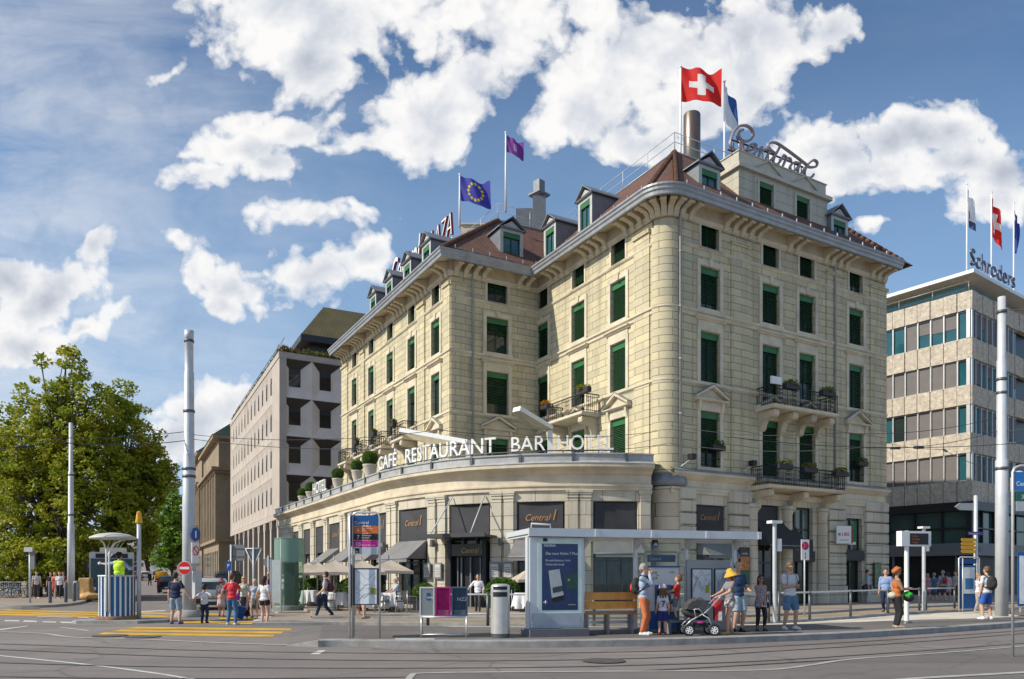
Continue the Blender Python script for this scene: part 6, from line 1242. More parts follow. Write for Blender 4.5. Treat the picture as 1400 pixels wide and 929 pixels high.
# ------------------------------------------------------------------ terrace of the restaurant
PARA = M('parasol_canvas', (.46, .39, .31), .85, var=.08, scale=1.5); TEAK = M('pole_grey', (.4, .4, .4), .4, .5)
def parasol(label, px, Y, ytop, w):
    x = xat(px, Y); zt = zat(ytop, Y); t = thing('parasol', label, 'parasol', (x, Y, .19), 0, 'beige parasols on the restaurant terrace'); mb = MB(); n = 4; R = w * .72; a0 = pi / 4 + .25; zb = zt - .52
    top = (x, Y, zt)
    for k in range(n):
        p = [(x + R * cos(a0 + 2 * pi * (k + i) / n), Y + R * sin(a0 + 2 * pi * (k + i) / n), zb) for i in (0, 1)]; m = tuple((a + b) / 2 for a, b in zip(*p)); m = (m[0], m[1], zb + .03); h = tuple((a + b) / 2 for a, b in zip(m, top)); h = (h[0], h[1], h[2] - .04)
        q0, q1 = (tuple((a + b) / 2 for a, b in zip(c, top)) for c in p)
        mb.poly([top, q0, h]); mb.poly([top, h, q1]); mb.poly([q0, p[0], m, h]); mb.poly([h, m, p[1], q1]); mb.poly([p[0], m, (m[0], m[1], m[2] - .12), (p[0][0], p[0][1], zb - .12)]); mb.poly([m, p[1], (p[1][0], p[1][1], zb - .12), (m[0], m[1], m[2] - .12)])
    c = mb.build('canopy', PARA, t); m2 = MB()
    for k in range(n): m2.tube([top, (x + R * cos(a0 + 2 * pi * k / n), Y + R * sin(a0 + 2 * pi * k / n), zb - .02)], .012, 4)
    m2.build('ribs', TEAK, c); m2 = MB(); m2.tube([(x, Y, .19), (x, Y, zt + .12)], .028, 8); m2.ell((x, Y, zt + .13), (.03, .03, .06), 8, 6); m2.build('pole', TEAK, t); m2 = MB(); m2.lathe([(.001, .27), (.3, .27), (.32, .19)], (x, Y, 0), 16); m2.build('base', GALVD, t)
for a in (('small beige parasol leftmost on the terrace, partly behind the glass lift', 421, 38.5, 769, 1.7), ('beige parasol second from the left on the terrace', 434, 36, 769, 1.8), ('large beige parasol in front of the terrace above the walking man', 456.5, 31, 766, 1.9), ('beige parasol seen through the gap between stop sign and map case', 494, 32, 766, 1.9), ('beige parasol just right of the stop sign panels, by the grey awning', 531.5, 32.5, 765, 1.9), ('beige parasol half hidden at the left edge of the bus shelter', 726, 32.2, 776, 1.5)): parasol(*a)
CLOTH = M('tablecloth_white', (.72, .71, .70), .8, var=.06, scale=2); CHAIRD = M('chair_weave', (.045, .042, .04), .6, var=.3); ALUC = M('chair_aluminium', (.5, .5, .5), .35, .7)
def table(label, px, Y, r=.36):
    x = xat(px, Y); t = thing('cafe_table', label, 'table', (x, Y, .19), 0, 'cloth-covered terrace tables'); mb = MB(); ring = []; n = 48
    for rr, z, wv in ((.02, .945, 0), (r * .97, .945, 0), (r, .93, 0), (r * 1.06, .70, .03), (r * 1.16, .42, .07)): ring.append(mb.add([(x + (max(abs(cos(2 * pi * k / n)), abs(sin(2 * pi * k / n))) ** -.7) * (rr + wv * sin(2 * pi * k * 11 / n)) * cos(2 * pi * k / n), Y + (max(abs(cos(2 * pi * k / n)), abs(sin(2 * pi * k / n))) ** -.7) * (rr + wv * sin(2 * pi * k * 11 / n)) * sin(2 * pi * k / n), z - (.09 if z < .5 and (k // 6) % 2 else 0)) for k in range(n)]))
    for a, b in zip(ring, ring[1:]):
        for k in range(n): l = (k + 1) % n; mb.face((a + k, a + l, b + l, b + k), None, 0, True)
    mb.build('tablecloth', CLOTH, t); m2 = MB(); m2.tube([(x, Y, .19), (x, Y, .93)], .03, 8); m2.lathe([(.001, .23), (.22, .22), (.24, .19)], (x, Y, 0), 14); m2.build('pedestal', ALUC, t)
for a in (('white-clothed table beside the dark planters behind the glass lift', 424, 35.5), ('white-clothed table under the large front parasol, left of the stop sign', 462, 31.5), ('white-clothed table just right of the stop sign map case', 514, 31), ('white-clothed table in front of the seated grey-haired man', 536, 30.2), ('white-clothed table at the left edge of the bus shelter', 717, 30.3, .42), ('white-clothed table far left on the terrace by the hedge', 437, 40)): table(*a)
CH = thing('terrace_chair', 'dark woven aluminium terrace chair', 'chair', (0, 0, .19), 0, 'aluminium terrace chairs')
mb = MB(); mb.bx(-.23, .23, -.22, .22, .43, .46); mb.build('seat', CHAIRD, CH, local=True); mb = MB(); mb.bx(-.23, .23, .2, .225, .5, .86); mb.build('backrest', CHAIRD, CH, local=True)
for s in (-1, 1):
    for y in (-.2, .2): m2 = MB(); m2.tube([(s * .24, y, 0), (s * .24, y, .46 if y < 0 else .88)], .014, 6); m2.build('leg', ALUC, CH, local=True)
    m2 = MB(); m2.tube([(s * .24, .2, .66), (s * .25, -.2, .65), (s * .24, -.2, .44)], .016, 6); m2.build('armrest', ALUC, CH, local=True)
chs = [(452, 31.2, -1.4, 'under the large parasol, left of its table'), (472, 31.8, 1.5, 'right of the table under the large parasol'), (522, 29.6, 1.4, 'between the two tables beside the map case'), (549, 29.3, 1.6, 'right of the seated grey-haired man table'), (559, 29.1, 2.2, 'right-hand end of the row before the newspaper boxes'), (506, 29.6, -1.5, 'just behind the right post of the stop sign'), (529, 31.6, 3.0, 'behind the grey-haired man with its back to the wall'), (430, 36, 1.0, 'near the dark planters by the glass lift'), (417, 36.2, -1.2, 'seen through the glass lift'), (708, 30.6, 1.3, 'left of the cloth table by the shelter')]
for i, (px, Y, rz, w) in enumerate(chs):
    c = CH if i == 0 else dup(CH, (0, 0, 0)); c.location = (xat(px, Y), Y, .19); c.rotation_euler = (0, 0, rz); c['label'] = 'dark woven aluminium chair ' + w
def ball_bush(name, label, cat, c, r, pot, n, seed, group=None, square=0):
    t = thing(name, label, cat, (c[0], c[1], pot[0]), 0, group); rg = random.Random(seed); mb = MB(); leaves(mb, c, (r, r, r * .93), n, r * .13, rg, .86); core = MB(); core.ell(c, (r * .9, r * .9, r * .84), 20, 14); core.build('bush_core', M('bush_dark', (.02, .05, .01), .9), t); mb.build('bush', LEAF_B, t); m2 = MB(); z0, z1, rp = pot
    if square: m2.bx(c[0] - rp, c[0] + rp, c[1] - rp, c[1] + rp, z0, z1)
    else: m2.lathe([(.001, z0), (rp * .55, z0), (rp * .6, z0 + .04), (rp * .62, z0 + .1), (rp * .95, z0 + (z1 - z0) * .55), (rp * 1.02, z1 - .08), (rp * 1.1, z1 - .05), (rp * 1.1, z1), (rp * .9, z1), (rp * .85, z1 - .1)], (c[0], c[1], 0), 24)
    m2.build('planter', M('planter_dark', (.05, .048, .045), .7) if square else M('urn_stone', (.52, .47, .39), .8, var=.1, dirt=.3), t)
for i, (px, py, r, w) in enumerate(((500, 627, 11, 'largest, just left of the word CAFÉ'), (482.5, 637, 8.5, 'second from the right'), (456.5, 648, 8.5, 'right of the narrow HOTEL letters'), (420.5, 666.5, 8, 'left of the narrow HOTEL letters'), (408.5, 673.5, 6.5, 'leftmost and smallest'))):
    u = CV.u(px); q = CV.pt(u, -.25, 0); Y = q[1]; rr = r / F * Y; z = zat(py, Y); ball_bush('potted_bush', 'ball bush in pale stone urn on the parapet, ' + w, 'plant', (q[0], q[1], z), rr, (7.12, max(7.4, z - rr * .8), rr * .85), 1500, 40 + i, 'ball bushes on the parapet')
for px, Y, py, r, w in ((687, 31.5, 813, 25, 'large round box bush right of the entrance behind the litter bin'), (580, 31.8, 813, 17, 'round box bush left of the entrance behind the newspaper boxes')): z = zat(py, Y); ball_bush('planter_bush', w, 'plant', (xat(px, Y), Y, z), r / F * Y, (.19, z - .15, .42), 2600, int(px), 'box bushes at the entrance', 1)
for px, Y, w in ((428, 37, 'bushy green planter by the glass lift'), (479, 34, 'dark leafy planter behind the stop sign posts'), (412, 40, 'green planter seen through the glass lift')): ball_bush('planter_bush', w, 'plant', (xat(px, Y), Y, .95), .62, (.19, .62, .4), 1600, int(px), None, 1)
# retracted parasols standing on the flat roof behind the letters
def folded(label, px0, py0, px1, py1, Y0, Y1):
    p, q = Vector(at(px0, py0, Y0)), Vector(at(px1, py1, Y1)); t = thing('awning_arm', label, 'awning', (q.x, q.y, 6.7)); d = (q - p).normalized(); s = d.cross(Vector((0, 0, 1))).normalized(); u = s.cross(d); mb = MB()
    for a, b in ((-.16, .16),): k = mb.add([tuple(c + s * e * w + u * f) for c, w in ((p, 1), (q, .7)) for e, f in ((a * 1.6, -.06), (b * 1.6, -.06), (b * 1.6, .16), (a * 1.6, .16))]); [mb.face([k + i for i in f]) for f in ((0, 1, 2, 3), (7, 6, 5, 4), (0, 4, 5, 1), (1, 5, 6, 2), (2, 6, 7, 3), (3, 7, 4, 0))]
    mb.build('cassette', WHITE, t); mb = MB(); n = 8; k = mb.add([tuple(p.lerp(q, i / n) + s * e - u * (.08 + .35 * sin(pi * min(1, (i / n) * 1.1)) * (.8 if i % 2 else 1))) for i in range(n + 1) for e in (-.2, .2)]); k2 = mb.add([tuple(p.lerp(q, i / n) + s * e - u * .06) for i in range(n + 1) for e in (-.21, .21)])
    for i in range(n):
        for e in (0, 1): mb.face((k + 2 * i + e, k + 2 * i + 2 + e, k2 + 2 * i + 2 + e, k2 + 2 * i + e))
        mb.face((k + 2 * i, k + 2 * i + 1, k + 2 * i + 3, k + 2 * i + 2))
    mb.build('folded_cloth', M('cloth_cream', (.42, .36, .23), .85, var=.15), t); mb = MB(); mb.bx(q.x - .12, q.x + .12, q.y - .12, q.y + .12, 6.7, q.z + .1); mb.build('post', WHITE, t)
folded('white folded awning on a post behind the word BAR', 706, 561, 752, 587, 35.5, 37); folded('white folded awning slanting behind the word RESTAURANT', 549, 590, 640, 606, 40.5, 39)
# planters on balconies and window guards
FLW = leaf_mat('leaf_yellowgreen', (.12, .14, .015), (.24, .22, .02), (.20, .08, .02))
def flower_box(label, p, fr, w=.85, seed=1, mat=None):
    t = thing('flower_box', label, 'flower box', p, 0, 'flower boxes on the balconies'); f2 = Fr(p[:2], fr.d, fr.n); z = p[2]; MB().box(f2, -w / 2, w / 2, -.12, .14, z, z + .24).build('box', M('box_dark', (.03, .027, .03), .6), t); rg = random.Random(seed); mb = MB(); leaves(mb, (p[0], p[1], z + .32), (w * .42, w * .42 * .6, .17), 170, .07, rg, 0); mb.build('plants', mat or FLW, t)
for i, (px, v, z, w) in enumerate(((1072, 1.2, 6.78, 'left end of the lower right balcony'), (1106, 1.2, 6.75, 'middle of the lower right balcony'), (1149, 1.2, 6.7, 'right end of the lower right balcony'), (1082, 1.15, 10.72, 'left part of the upper right balcony'), (1131, 1.15, 10.7, 'right part of the upper right balcony'))): flower_box('box of yellow-green plants on the railing, ' + w, FR_.pt(FR_.u(px, v), v, z), FR_, 1.0, i)
flower_box('box of green plants on the low window guard nearest the rounded corner', FR_.pt(colR[0] + .35, .15, 7.55), FR_, .8, 7, LEAF_B); flower_box('box of green plants on the window guard at the far right end', FR_.pt(colR[3] + .3, .15, 7.6), FR_, .8, 8, LEAF_B)
flower_box('box of green and red plants on the balcony above the folded awning', FM.pt(FM.u(797, 1.2) , 1.15, 10.75), FM, 1.0, 9); flower_box('box of orange flowers left of the balcony above the word BAR', FM.pt(FM.u(744, .5), .4, 11.0), FM, .7, 10, leaf_mat('flower_orange', (.5, .16, .01), (.5, .3, .02), (.1, .2, .02)))
for i, px in enumerate((537.5, 511, 487)): flower_box('box of yellow flowers on the left wing, ' + ('nearest of three', 'middle of three', 'farthest of three')[i], FL.pt(FL.u(px, 1.05), 1.05, 10.7), FL, .6, 12 + i)
MBx = MB(); q = FR_.pt(uB0 + .15, 1.1, 0); MBx.box(Fr(q[:2], FR_.d, FR_.n), -.35, .35, -.05, .05, 10.85, 11.2); tag(MBx.build('balcony_lamp', WHITE), 'white flat box lamp on the left end of the upper right balcony', 'lamp')
for px, py, w in ((944, 620, 'right of the rounded corner'), (1027, 630, 'left of the lower balcony')):
    u = FR_.u(px, .3); p = FR_.pt(u, .25, 6.6); t = thing('spotlight', 'black spotlight on the stone ledge, ' + w, 'spotlight', p, 0, 'spotlights on the ledge'); f2 = Fr(p[:2], FR_.d, FR_.n); MB().box(f2, -.13, .13, .0, .3, 6.95, 7.2).build('lamp_head', BLACK, t); mb = MB(); mb.tube([f2.pt(-.5, -.2, 6.55), f2.pt(-.3, 0, 6.75), f2.pt(0, .1, 6.98)], .03, 6); mb.build('arm', GALV, t)
# wall signs on the right-hand face
u = FR_.u(1155, .7); f2 = Fr(FR_.pt(u, .6, 0)[:2], (.99, .1)); z0, z1 = zat(745, 41), zat(722, 41); t = thing('bank_sign', 'white UBS sign with red edge and three keys, sticking out from the stone pier', 'sign', f2.pt(0, 0, z0)); hw = .62
MB().box(f2, -.35, .45, -.1, 0, z0, z1).build('sign_box', WHITEP, t); MB().box(f2, .45, .53, -.1, .003, z0, z1).build('red_edge', REDS, t); mb = MB(); mb.text(f2, 'UBS', -.07, z0 + .40, .24, v=.006, bold=.02); mb.build('letters', REDP, t); mb = MB()
for a in (-1, 0, 1): mb.tube([f2.pt(-.2 - .09 * cos(a), .01, z0 + .48 - .09 * sin(a * 1.0)), f2.pt(-.2 + .09 * cos(a), .01, z0 + .48 + .09 * sin(a))], .012, 4)
mb.build('key_emblem', BLACK, t); MB().box(f2, -.2, .3, .004, .008, z0 + .16, z0 + .2).build('small_text', M('text_grey', (.3, .3, .3), .6), t)
t = thing('pharmacy_cross', 'green pharmacy cross sign behind the white and red bank sign', 'sign', f2.pt(.8, 0, z0)); GRC = M('cross_green', (.01, .16, .05), .45); mb = MB(); mb.box(f2, .6, .98, -.5, -.42, z0 + .25, z1 + .05); mb.box(f2, .66, .92, -.52, -.40, z0 + .1, z1 + .2); mb.build('cross', GRC, t); MB().box(f2, .56, .96, -.5, -.44, z0 - .04, z0 + .13).build('plate', WHITEP, t)
u = FR_.u(1017, .26); f2 = Fr(FR_.pt(u, .27, 0)[:2], FR_.d); t = thing('poster', 'tall dark food poster on the pier behind the bus shelter', 'poster', f2.pt(0, 0, 1.2)); MB().box(f2, -.33, .33, 0, .05, 1.2, 3.0).build('frame', DARKF, t); MB().box(f2, -.29, .29, .051, .056, 1.25, 1.85).build('green_field', M('poster_green', (.02, .12, .05), .5), t); MB().box(f2, -.29, .29, .051, .056, 1.9, 2.55).build('food_field', M('poster_food', (.45, .17, .04), .5, var=.8, scale=9), t); mb = MB(); mb.text(f2, 'mobile', -.2, 2.66, .14, v=.057); mb.build('text', WHITEP, t)
u = FR_.u(1198.5, .26); f2 = Fr(FR_.pt(u, .27, 0)[:2], FR_.d); t = thing('poster', 'small dark framed poster on the last pier at the building end', 'poster', f2.pt(0, 0, 1.0)); MB().box(f2, -.3, .3, 0, .06, .95, 2.35).build('frame', DARKF, t); MB().box(f2, -.25, .25, .061, .066, 1.0, 2.3).build('picture', M('poster_mixed', (.12, .18, .08), .4, var=.9, scale=6), t)
# ------------------------------------------------------------------ guard railing along the pavement edge
rail_pts = [gnd(x, y, .1) for x, y in ((585, 855.5), (667, 855.8), (812, 856), (880, 855.8), (1010, 852.8), (1051, 851.2), (1065, 850.3), (1107, 847.7), (1163, 843), (1214, 838.6), (1257, 835.2), (1266, 834.5), (1305, 832.3))]
for k, (i0, i1) in enumerate(((0, 3), (3, 5), (6, 10), (11, 12))):
    pts = rail_pts[i0:i1 + 1]; t = thing('guard_rail', ('long steel guard rail behind the newspaper boxes and bin', 'steel guard rail behind the shelter and waiting people', 'steel guard rail behind the man with phone, toward the corner', 'short steel guard rail right of the display posts')[k], 'railing', (*pts[0], .1), 0, 'guard rails at the pavement edge')
    for p in pts: mb = MB(); mb.tube([(*p, .1), (*p, 1.12)], .05, 8); mb.build('post', GALVD, t)
    for z in (1.06, .46) if k < 2 else (1.06,): mb = MB(); mb.tube([(*p, z) for p in pts], .028, 8); mb.build('rail', GALV, t)
# ------------------------------------------------------------------ bus shelter
PZ = .15; SA = (xat(724, 18.4), 18.4); SB = (xat(1036, 20.1), 20.1); FS = Fr(SA, sub(SB, SA)); LS = ln2(sub(SB, SA)); RZ = zat(723, 18.4); SHG = M('shelter_grey', (.62, .65, .67), .42, .2, var=.05); TGL = glass_mat('shelter_glass', (.25, .3, .29), .03, .13, (.93, .97, .95))
t = SH = thing('bus_shelter', 'long grey steel and glass tram stop shelter with lit poster case at its left end', 'shelter', (*SA, PZ)); us = lambda px, v=0: FS.u(px, v)
mb = MB(); mb.box(FS, -.06, LS, -2.0, .10, RZ - .13, RZ); mb.box(FS, -.06, LS, .101, .16, RZ - .19, RZ + .01); [mb.box(FS, u - .05, u + .05, .161, .18, RZ - .185, RZ + .005) for u in (us(813), us(889), us(963), LS - .05)]; mb.build('roof', SHG, SH)
mb = MB(); mb.box(FS, -.02, LS - .1, -1.95, .0, RZ - .19, RZ - .135); mb.build('roof_soffit', M('soffit_white', (.55, .57, .57), .5), SH)
for px, v in ((797, -.5), (868.5, -.5), (938, -.5), (1004, -.5)): u = us(px, v); mb = MB(); mb.box(FS, u - .045, u + .045, v - .045, v + .045, PZ, RZ - .19); mb.ext(FS, [(v + .06, RZ - .45), (v + .5, RZ - .225), (v + .06, RZ - .225)], u - .04, u + .04); mb.build('post', SHG, SH)
for a, b in ((797, 868.5), (868.5, 938)): a, b = us(a, -.5) + .08, us(b, -.5) - .08; MB().box(FS, a, b, -.52, -.5, PZ + .35, RZ - .25).build('glass_panel', TGL, SH)
a, b = us(938, -.5) + .08, us(1004, -.5) - .08; MB().box(FS, a, b, -.52, -.5, 2.02, RZ - .28).build('glass_panel', TGL, SH); mb = MB(); mb.box(FS, a - .02, b + .02, -.55, -.47, 1.92, 2.02); mb.box(FS, a - .02, b + .02, -.55, -.47, RZ - .28, RZ - .22); mb.build('crossbar', SHG, SH)
mb = MB(); mb.box(FS, us(797, -.5), us(868.5, -.5), -.56, -.46, PZ + .25, PZ + .33); mb.build('crossbar', SHG, SH)
# end poster case
a, b = us(730), us(795); z0, z1 = zat(850, 18.5), zat(736, 18.5)
mb = MB(); mb.box(FS, a - .1, b + .06, -.3, -.0, z0, z1 + .02); cs = mb.build('poster_case', SHG, SH); pa, pb = us(737), us(793.5); q0, q1 = zat(836.5, 18.5), zat(738, 18.5); PALE = M('poster_mint', (.66, .80, .73), .3)
MB().box(FS, pa - .03, pb + .03, .002, .01, q0 - .05, q1 + .02).build('poster_border', PALE, cs)
a2, b2, y0, y1 = pa + .07, pb - .07, q0 + .03, q1 - .1; wp, hp_ = b2 - a2, y1 - y0
mb = MB(); mb.box(FS, a2, b2, .011, .013, y0, y1); ad = mb.build('poster', M('poster_navy', (.02, .045, .13), .25, var=.25, scale=1.2), cs); X = lambda f: a2 + wp * f; Zf = lambda f: y1 - hp_ * f
mb = MB(); mb.text(FS, 'NOKIA', X(.05), Zf(.045), .085, v=.016, bold=.02, xs=1.15); mb.text(FS, 'Das neue Nokia 7 Plus', X(.1), Zf(.165), .098, v=.016, xs=.93); mb.text(FS, 'Ein echt finnisches Finish.', X(.1), Zf(.265), .072, v=.016, xs=.9); mb.text(FS, 'Verlass dich drauf!', X(.1), Zf(.325), .072, v=.016, xs=.9); mb.text(FS, 'androidone', X(.72), Zf(.925), .045, v=.016, xs=.95); mb.build('poster_text', WHITEP, ad)
def quadp(pts, m, nm, v, par): mb = MB(); mb.poly([FS.pt(X(x), v, Zf(y)) for x, y in pts]); return mb.build(nm, m, par)
quadp([(.17, .40), (.49, .375), (.63, .84), (.29, .885)], BLACK, 'phone_body', .015, ad); quadp([(.18, .405), (.485, .38), (.60, .77), (.27, .815)], M('phone_screen', (.5, .52, .52), .3), 'phone_screen', .017, ad); quadp([(.285, .66), (.56, .63), (.585, .71), (.30, .745)], M('phone_tiles', (.03, .07, .07), .3, var=.6, scale=18), 'phone_tiles', .019, ad); quadp([(.62, .47), (.98, .44), (.98, .66), (.70, .70)], M('phone_green', (.02, .07, .05), .3), 'phone_back', .015, ad); mb = MB(); mb.tube([FS.pt(X(.75) + .025 * cos(k), .02, Zf(.55) + .025 * sin(k)) for k in (0, 1, 2, 3, 4, 5)], .006, 4, closed=True); mb.build('camera_ring', GALV, ad)
mb = MB(); mb.tube([FS.pt(X(.1) - .05, .018, Zf(.88)), FS.pt(X(.1) + .05, .018, Zf(.88))], .012, 4); mb.tube([FS.pt(X(.1), .018, Zf(.88) - .05), FS.pt(X(.1), .018, Zf(.88) + .05)], .012, 4); mb.build('star_mark', WHITEP, ad)
mb = MB(); mb.box(FS, a - .05, b + .0, .005, .03, PZ + .2, z0 + .20); mb.box(FS, a, b - .05, .031, .035, PZ + .26, z0 + .15); mb.build('base_panel', M('case_panel', (.40, .44, .48), .45), cs)
for u in (a - .1, b + .02): MB().box(FS, u - .05, u + .05, -.25, -.05, PZ, RZ - .2).build('post', SHG, SH)
mb = MB(); mb.box(FS, us(720), us(800), -.5, .28, PZ + .002, PZ + .19); mb.box(FS, us(800), us(935), -.6, -.30, PZ + .002, PZ + .09); mb.build('plinth', M('plinth_grey', (.14, .145, .155), .7, var=.15), SH)
mb = MB(); u = us(733); mb.tube([FS.pt(u, -.4, RZ), FS.pt(u, -.4, RZ + .15), FS.pt(u + .5, -.4, RZ + .14), FS.pt(u + .5, -.4, RZ)], .025, 6); mb.build('roof_handle', GALV, SH)
for px in (745, 896): u = us(px); MB().box(FS, u - .05, u + .05, -.1, .05, RZ - .31, RZ - .23).build('downlight', BLACK, SH)
u = us(900.5); MB().box(FS, u - .07, u + .07, -.2, -.18, 2.38, 2.55).build('stop_letter_plate', VBZ, SH); MB().text(FS, 'A', u - .045, 2.41, .15, v=-.176, bold=.02).build('letter', WHITEP, SH)
# bench
WOODB = M('bench_wood', (.62, .29, .06), .55, var=.25, scale=(4)); a, b = us(801, -.1), us(872, -.1); t = thing('bench', 'wooden slatted bench in the shelter beside the lit poster', 'bench', FS.pt((a + b) / 2, -.2, PZ)); y = -.12
for z in (.93, 1.16): MB().box(FS, a, b, y - .04, y, PZ + z - .28, PZ + z - .09).build('back_slat', WOODB, t)
MB().box(FS, a, b, y - .47, y - .06, PZ + .50, PZ + .545).build('seat', WOODB, t); mb = MB(); mb.box(FS, a, b, y - .03, y - .0, PZ + .545, PZ + .60); mb.build('seat_frame', GREYP, t)
for px in (804, 833, 866): u = us(px, y); MB().box(FS, u - .03, u + .03, y - .3, y - .05, PZ, PZ + .5).build('leg', GREYP, t)
# ticket machine, timetable wall
f3 = Fr((xat(886, 19.75), 19.75), FS.d); wM = (930 - 886) / F * 20.0 / FS.d[0]; t = thing('ticket_machine', 'white and blue ticket machine under a Central header between shelter posts', 'ticket machine', f3.pt(wM / 2, 0, PZ)); MW = M('machine_white', (.66, .69, .69), .35, var=.06); zz = lambda py: zat(py, 19.75)
MB().box(f3, 0, wM, -.5, 0, PZ, zz(776)).build('cabinet', MW, t); MB().box(f3, .02, wM - .02, .001, .03, PZ + .05, zz(836)).build('lower_panel', VBZ, t); MB().box(f3, wM * .22, wM * .72, .001, .05, zz(835), zz(800)).build('screen_panel', M('machine_blue', (.02, .10, .24), .3), t); MB().box(f3, wM * .26, wM * .68, .051, .06, zz(826), zz(806)).build('screen', BGL, t); MB().box(f3, wM * .74, wM * .94, .001, .03, zz(812), zz(801)).build('card_slot', BLACK, t); MB().box(f3, -.02, wM + .02, -.5, .04, zz(776), zz(774)).build('top_edge', VBZ, t)
mb = MB(); rg = random.Random(2); [mb.tube([f3.pt(wM * .2 + .12 * cos(a), .012, zz(787) + .12 * sin(a)), f3.pt(wM * .2 + .06 * cos(a + .4), .012, zz(787) + .06 * sin(a + .4))], .014, 4) for a in (0, .9, 1.8, 2.7, 3.6, 4.5, 5.4)]; mb.build('swirl_logo', M('swirl', (.35, .4, .05), .5, var=.8, scale=12), t); MB().text(f3, 'zvv', wM * .7, zz(784), .11, v=.012, shear=.2).build('logo', GREYP, t)
MB().box(f3, .03, wM - .05, -.12, -.08, zz(768.5), zz(758.5)).build('header', VBZ, t); MB().text(f3, 'Central', .08, zz(766), .11, v=-.07).build('header_text', WHITEP, t); mb = MB(); mb.tube([f3.pt(-.06, -.1, PZ), f3.pt(-.06, -.1, zz(757)), f3.pt(0, -.1, zz(755)), f3.pt(wM, -.1, zz(755)), f3.pt(wM + .05, -.1, zz(757)), f3.pt(wM + .05, -.1, PZ)], .025, 6); mb.build('frame', STEEL, t)
f4 = Fr((xat(940, 19.95), 19.95), FS.d); wT = (1004 - 940) / F * 20 / FS.d[0]; t = thing('timetable_wall', 'grey timetable wall with white network plans at the shelter right half', 'notice board', f4.pt(wT / 2, 0, PZ)); zz = lambda py: zat(py, 20.1); MB().box(f4, 0, wT, -.12, -.02, PZ + .05, zz(766)).build('panel', M('panel_grey', (.34, .36, .37), .45, var=.06), t)
PAPER = M('plan_paper', (.68, .72, .74), .4, var=.12, scale=4)
for k, (p0, p1) in enumerate(((945, 974), (976.5, 1002))): a, b = f4.u(p0), f4.u(p1); MB().box(f4, a, b, -.019, .0, zz(823), zz(777.5)).build('plan_frame', DARKF, t); MB().box(f4, a + .04, b - .04, .001, .005, zz(821.5), zz(779)).build('plan', PAPER, t); mb = MB(); rg = random.Random(k); [mb.tube([f4.pt(a + .06 + (b - a - .12) * i / 4, .007, zz(819) + (zz(781) - zz(819)) * rg.random()) for i in range(5)], .006, 3, m=0) for _ in range(5)]; mb.build('plan_lines', M('plan_ink', (.2, .28, .42), .6), t)
a = f4.u(967); MB().box(f4, a - .06, a + .06, .006, .009, zz(811), zz(800)).build('yellow_tag', M('tag_yellow', (.45, .45, .02), .5), t)
# ------------------------------------------------------------------ stop pole with line panels and map
def at_p(px, py): return gnd(px, py, PZ)
p0 = at_p(482, 873); p1 = at_p(519, 873); fS = Fr(p0, sub(p1, p0)); wS = ln2(sub(p1, p0)); YS = p0[1]; zz = lambda py: zat(py, YS); t = thing('stop_sign', 'tram stop sign reading Central with lines 6, 7 and 10 above a map case', 'stop sign', (*p0, PZ))
mb = MB(); zt = zz(701); mb.tube([fS.pt(0, 0, PZ), fS.pt(0, 0, zt - .12), fS.pt(.03, 0, zt - .03), fS.pt(.1, 0, zt), fS.pt(wS - .1, 0, zt), fS.pt(wS - .03, 0, zt - .03), fS.pt(wS, 0, zt - .12), fS.pt(wS, 0, PZ)], .026, 8); mb.build('steel_frame', STEEL, t)
ux = lambda px: fS.u(px); pa, pb = ux(483.5), ux(517)
for nm, y0, y1, m in (('name_panel', 719, 705, VBZ), ('line_panel', 729.5, 720, M('line_orange', (.62, .13, .01), .4)), ('line_panel', 738.5, 730, BLACK), ('line_panel', 748.5, 739, M('line_magenta', (.52, .02, .26), .4)), ('night_panel', 758.5, 749, M('panel_light', (.45, .5, .54), .4))): MB().box(fS, pa, pb, -.02, .02, zz(y0), zz(y1)).build(nm, m, t)
mb = MB(); mb.text(fS, 'Central', pa + .03, zz(717), .11, v=.024); 
for n_, y in (('6', 727.6), ('7', 737), ('10', 747)): mb.text(fS, n_, pa + (.08 if n_ != '10' else .05), zz(y), .125, v=.024)
for n_, y in (('Bahnhof Enge', 723.6), ('Zoo', 726.6), ('Wollishofen', 733.4), ('Stettbach', 736.4), ('Zürich Flughafen', 746.6)): mb.text(fS, n_, pa + .2, zz(y), .048, v=.024)
mb.build('lettering', WHITEP, t); MB().box(fS, pa + .03, pb * .0 + pa + .14, .021, .024, zz(757), zz(750)).build('night_tag', BLACK, t); MB().text(fS, 'N', pa + .055, zz(756), .07, v=.026, bold=.02).build('night_letter', M('tag_yellow', (.45, .45, .02), .5), t)
MB().box(fS, pa - .0, pb + .01, -.03, .03, zz(827.5), zz(777)).build('map_case', M('case_navy', (.02, .035, .08), .4), t); MB().box(fS, pa + .04, pb - .03, .031, .034, zz(826), zz(779)).build('map', PAPER, t); mb = MB(); rg = random.Random(9); [mb.tube([fS.pt(pa + .06 + (pb - pa - .12) * i / 5, .036, zz(824) + (zz(781) - zz(824)) * min(1, max(0, .1 + .2 * j + .12 * rg.gauss(0, 1)))) for i in range(6)], .004, 3) for j in range(5)]; mb.build('map_lines', M('plan_ink', (.2, .28, .42), .6), t); MB().box(fS, pb - .18, pb - .05, .036, .039, zz(813), zz(804)).build('yellow_tag', M('tag_olive', (.25, .27, .02), .5), t)
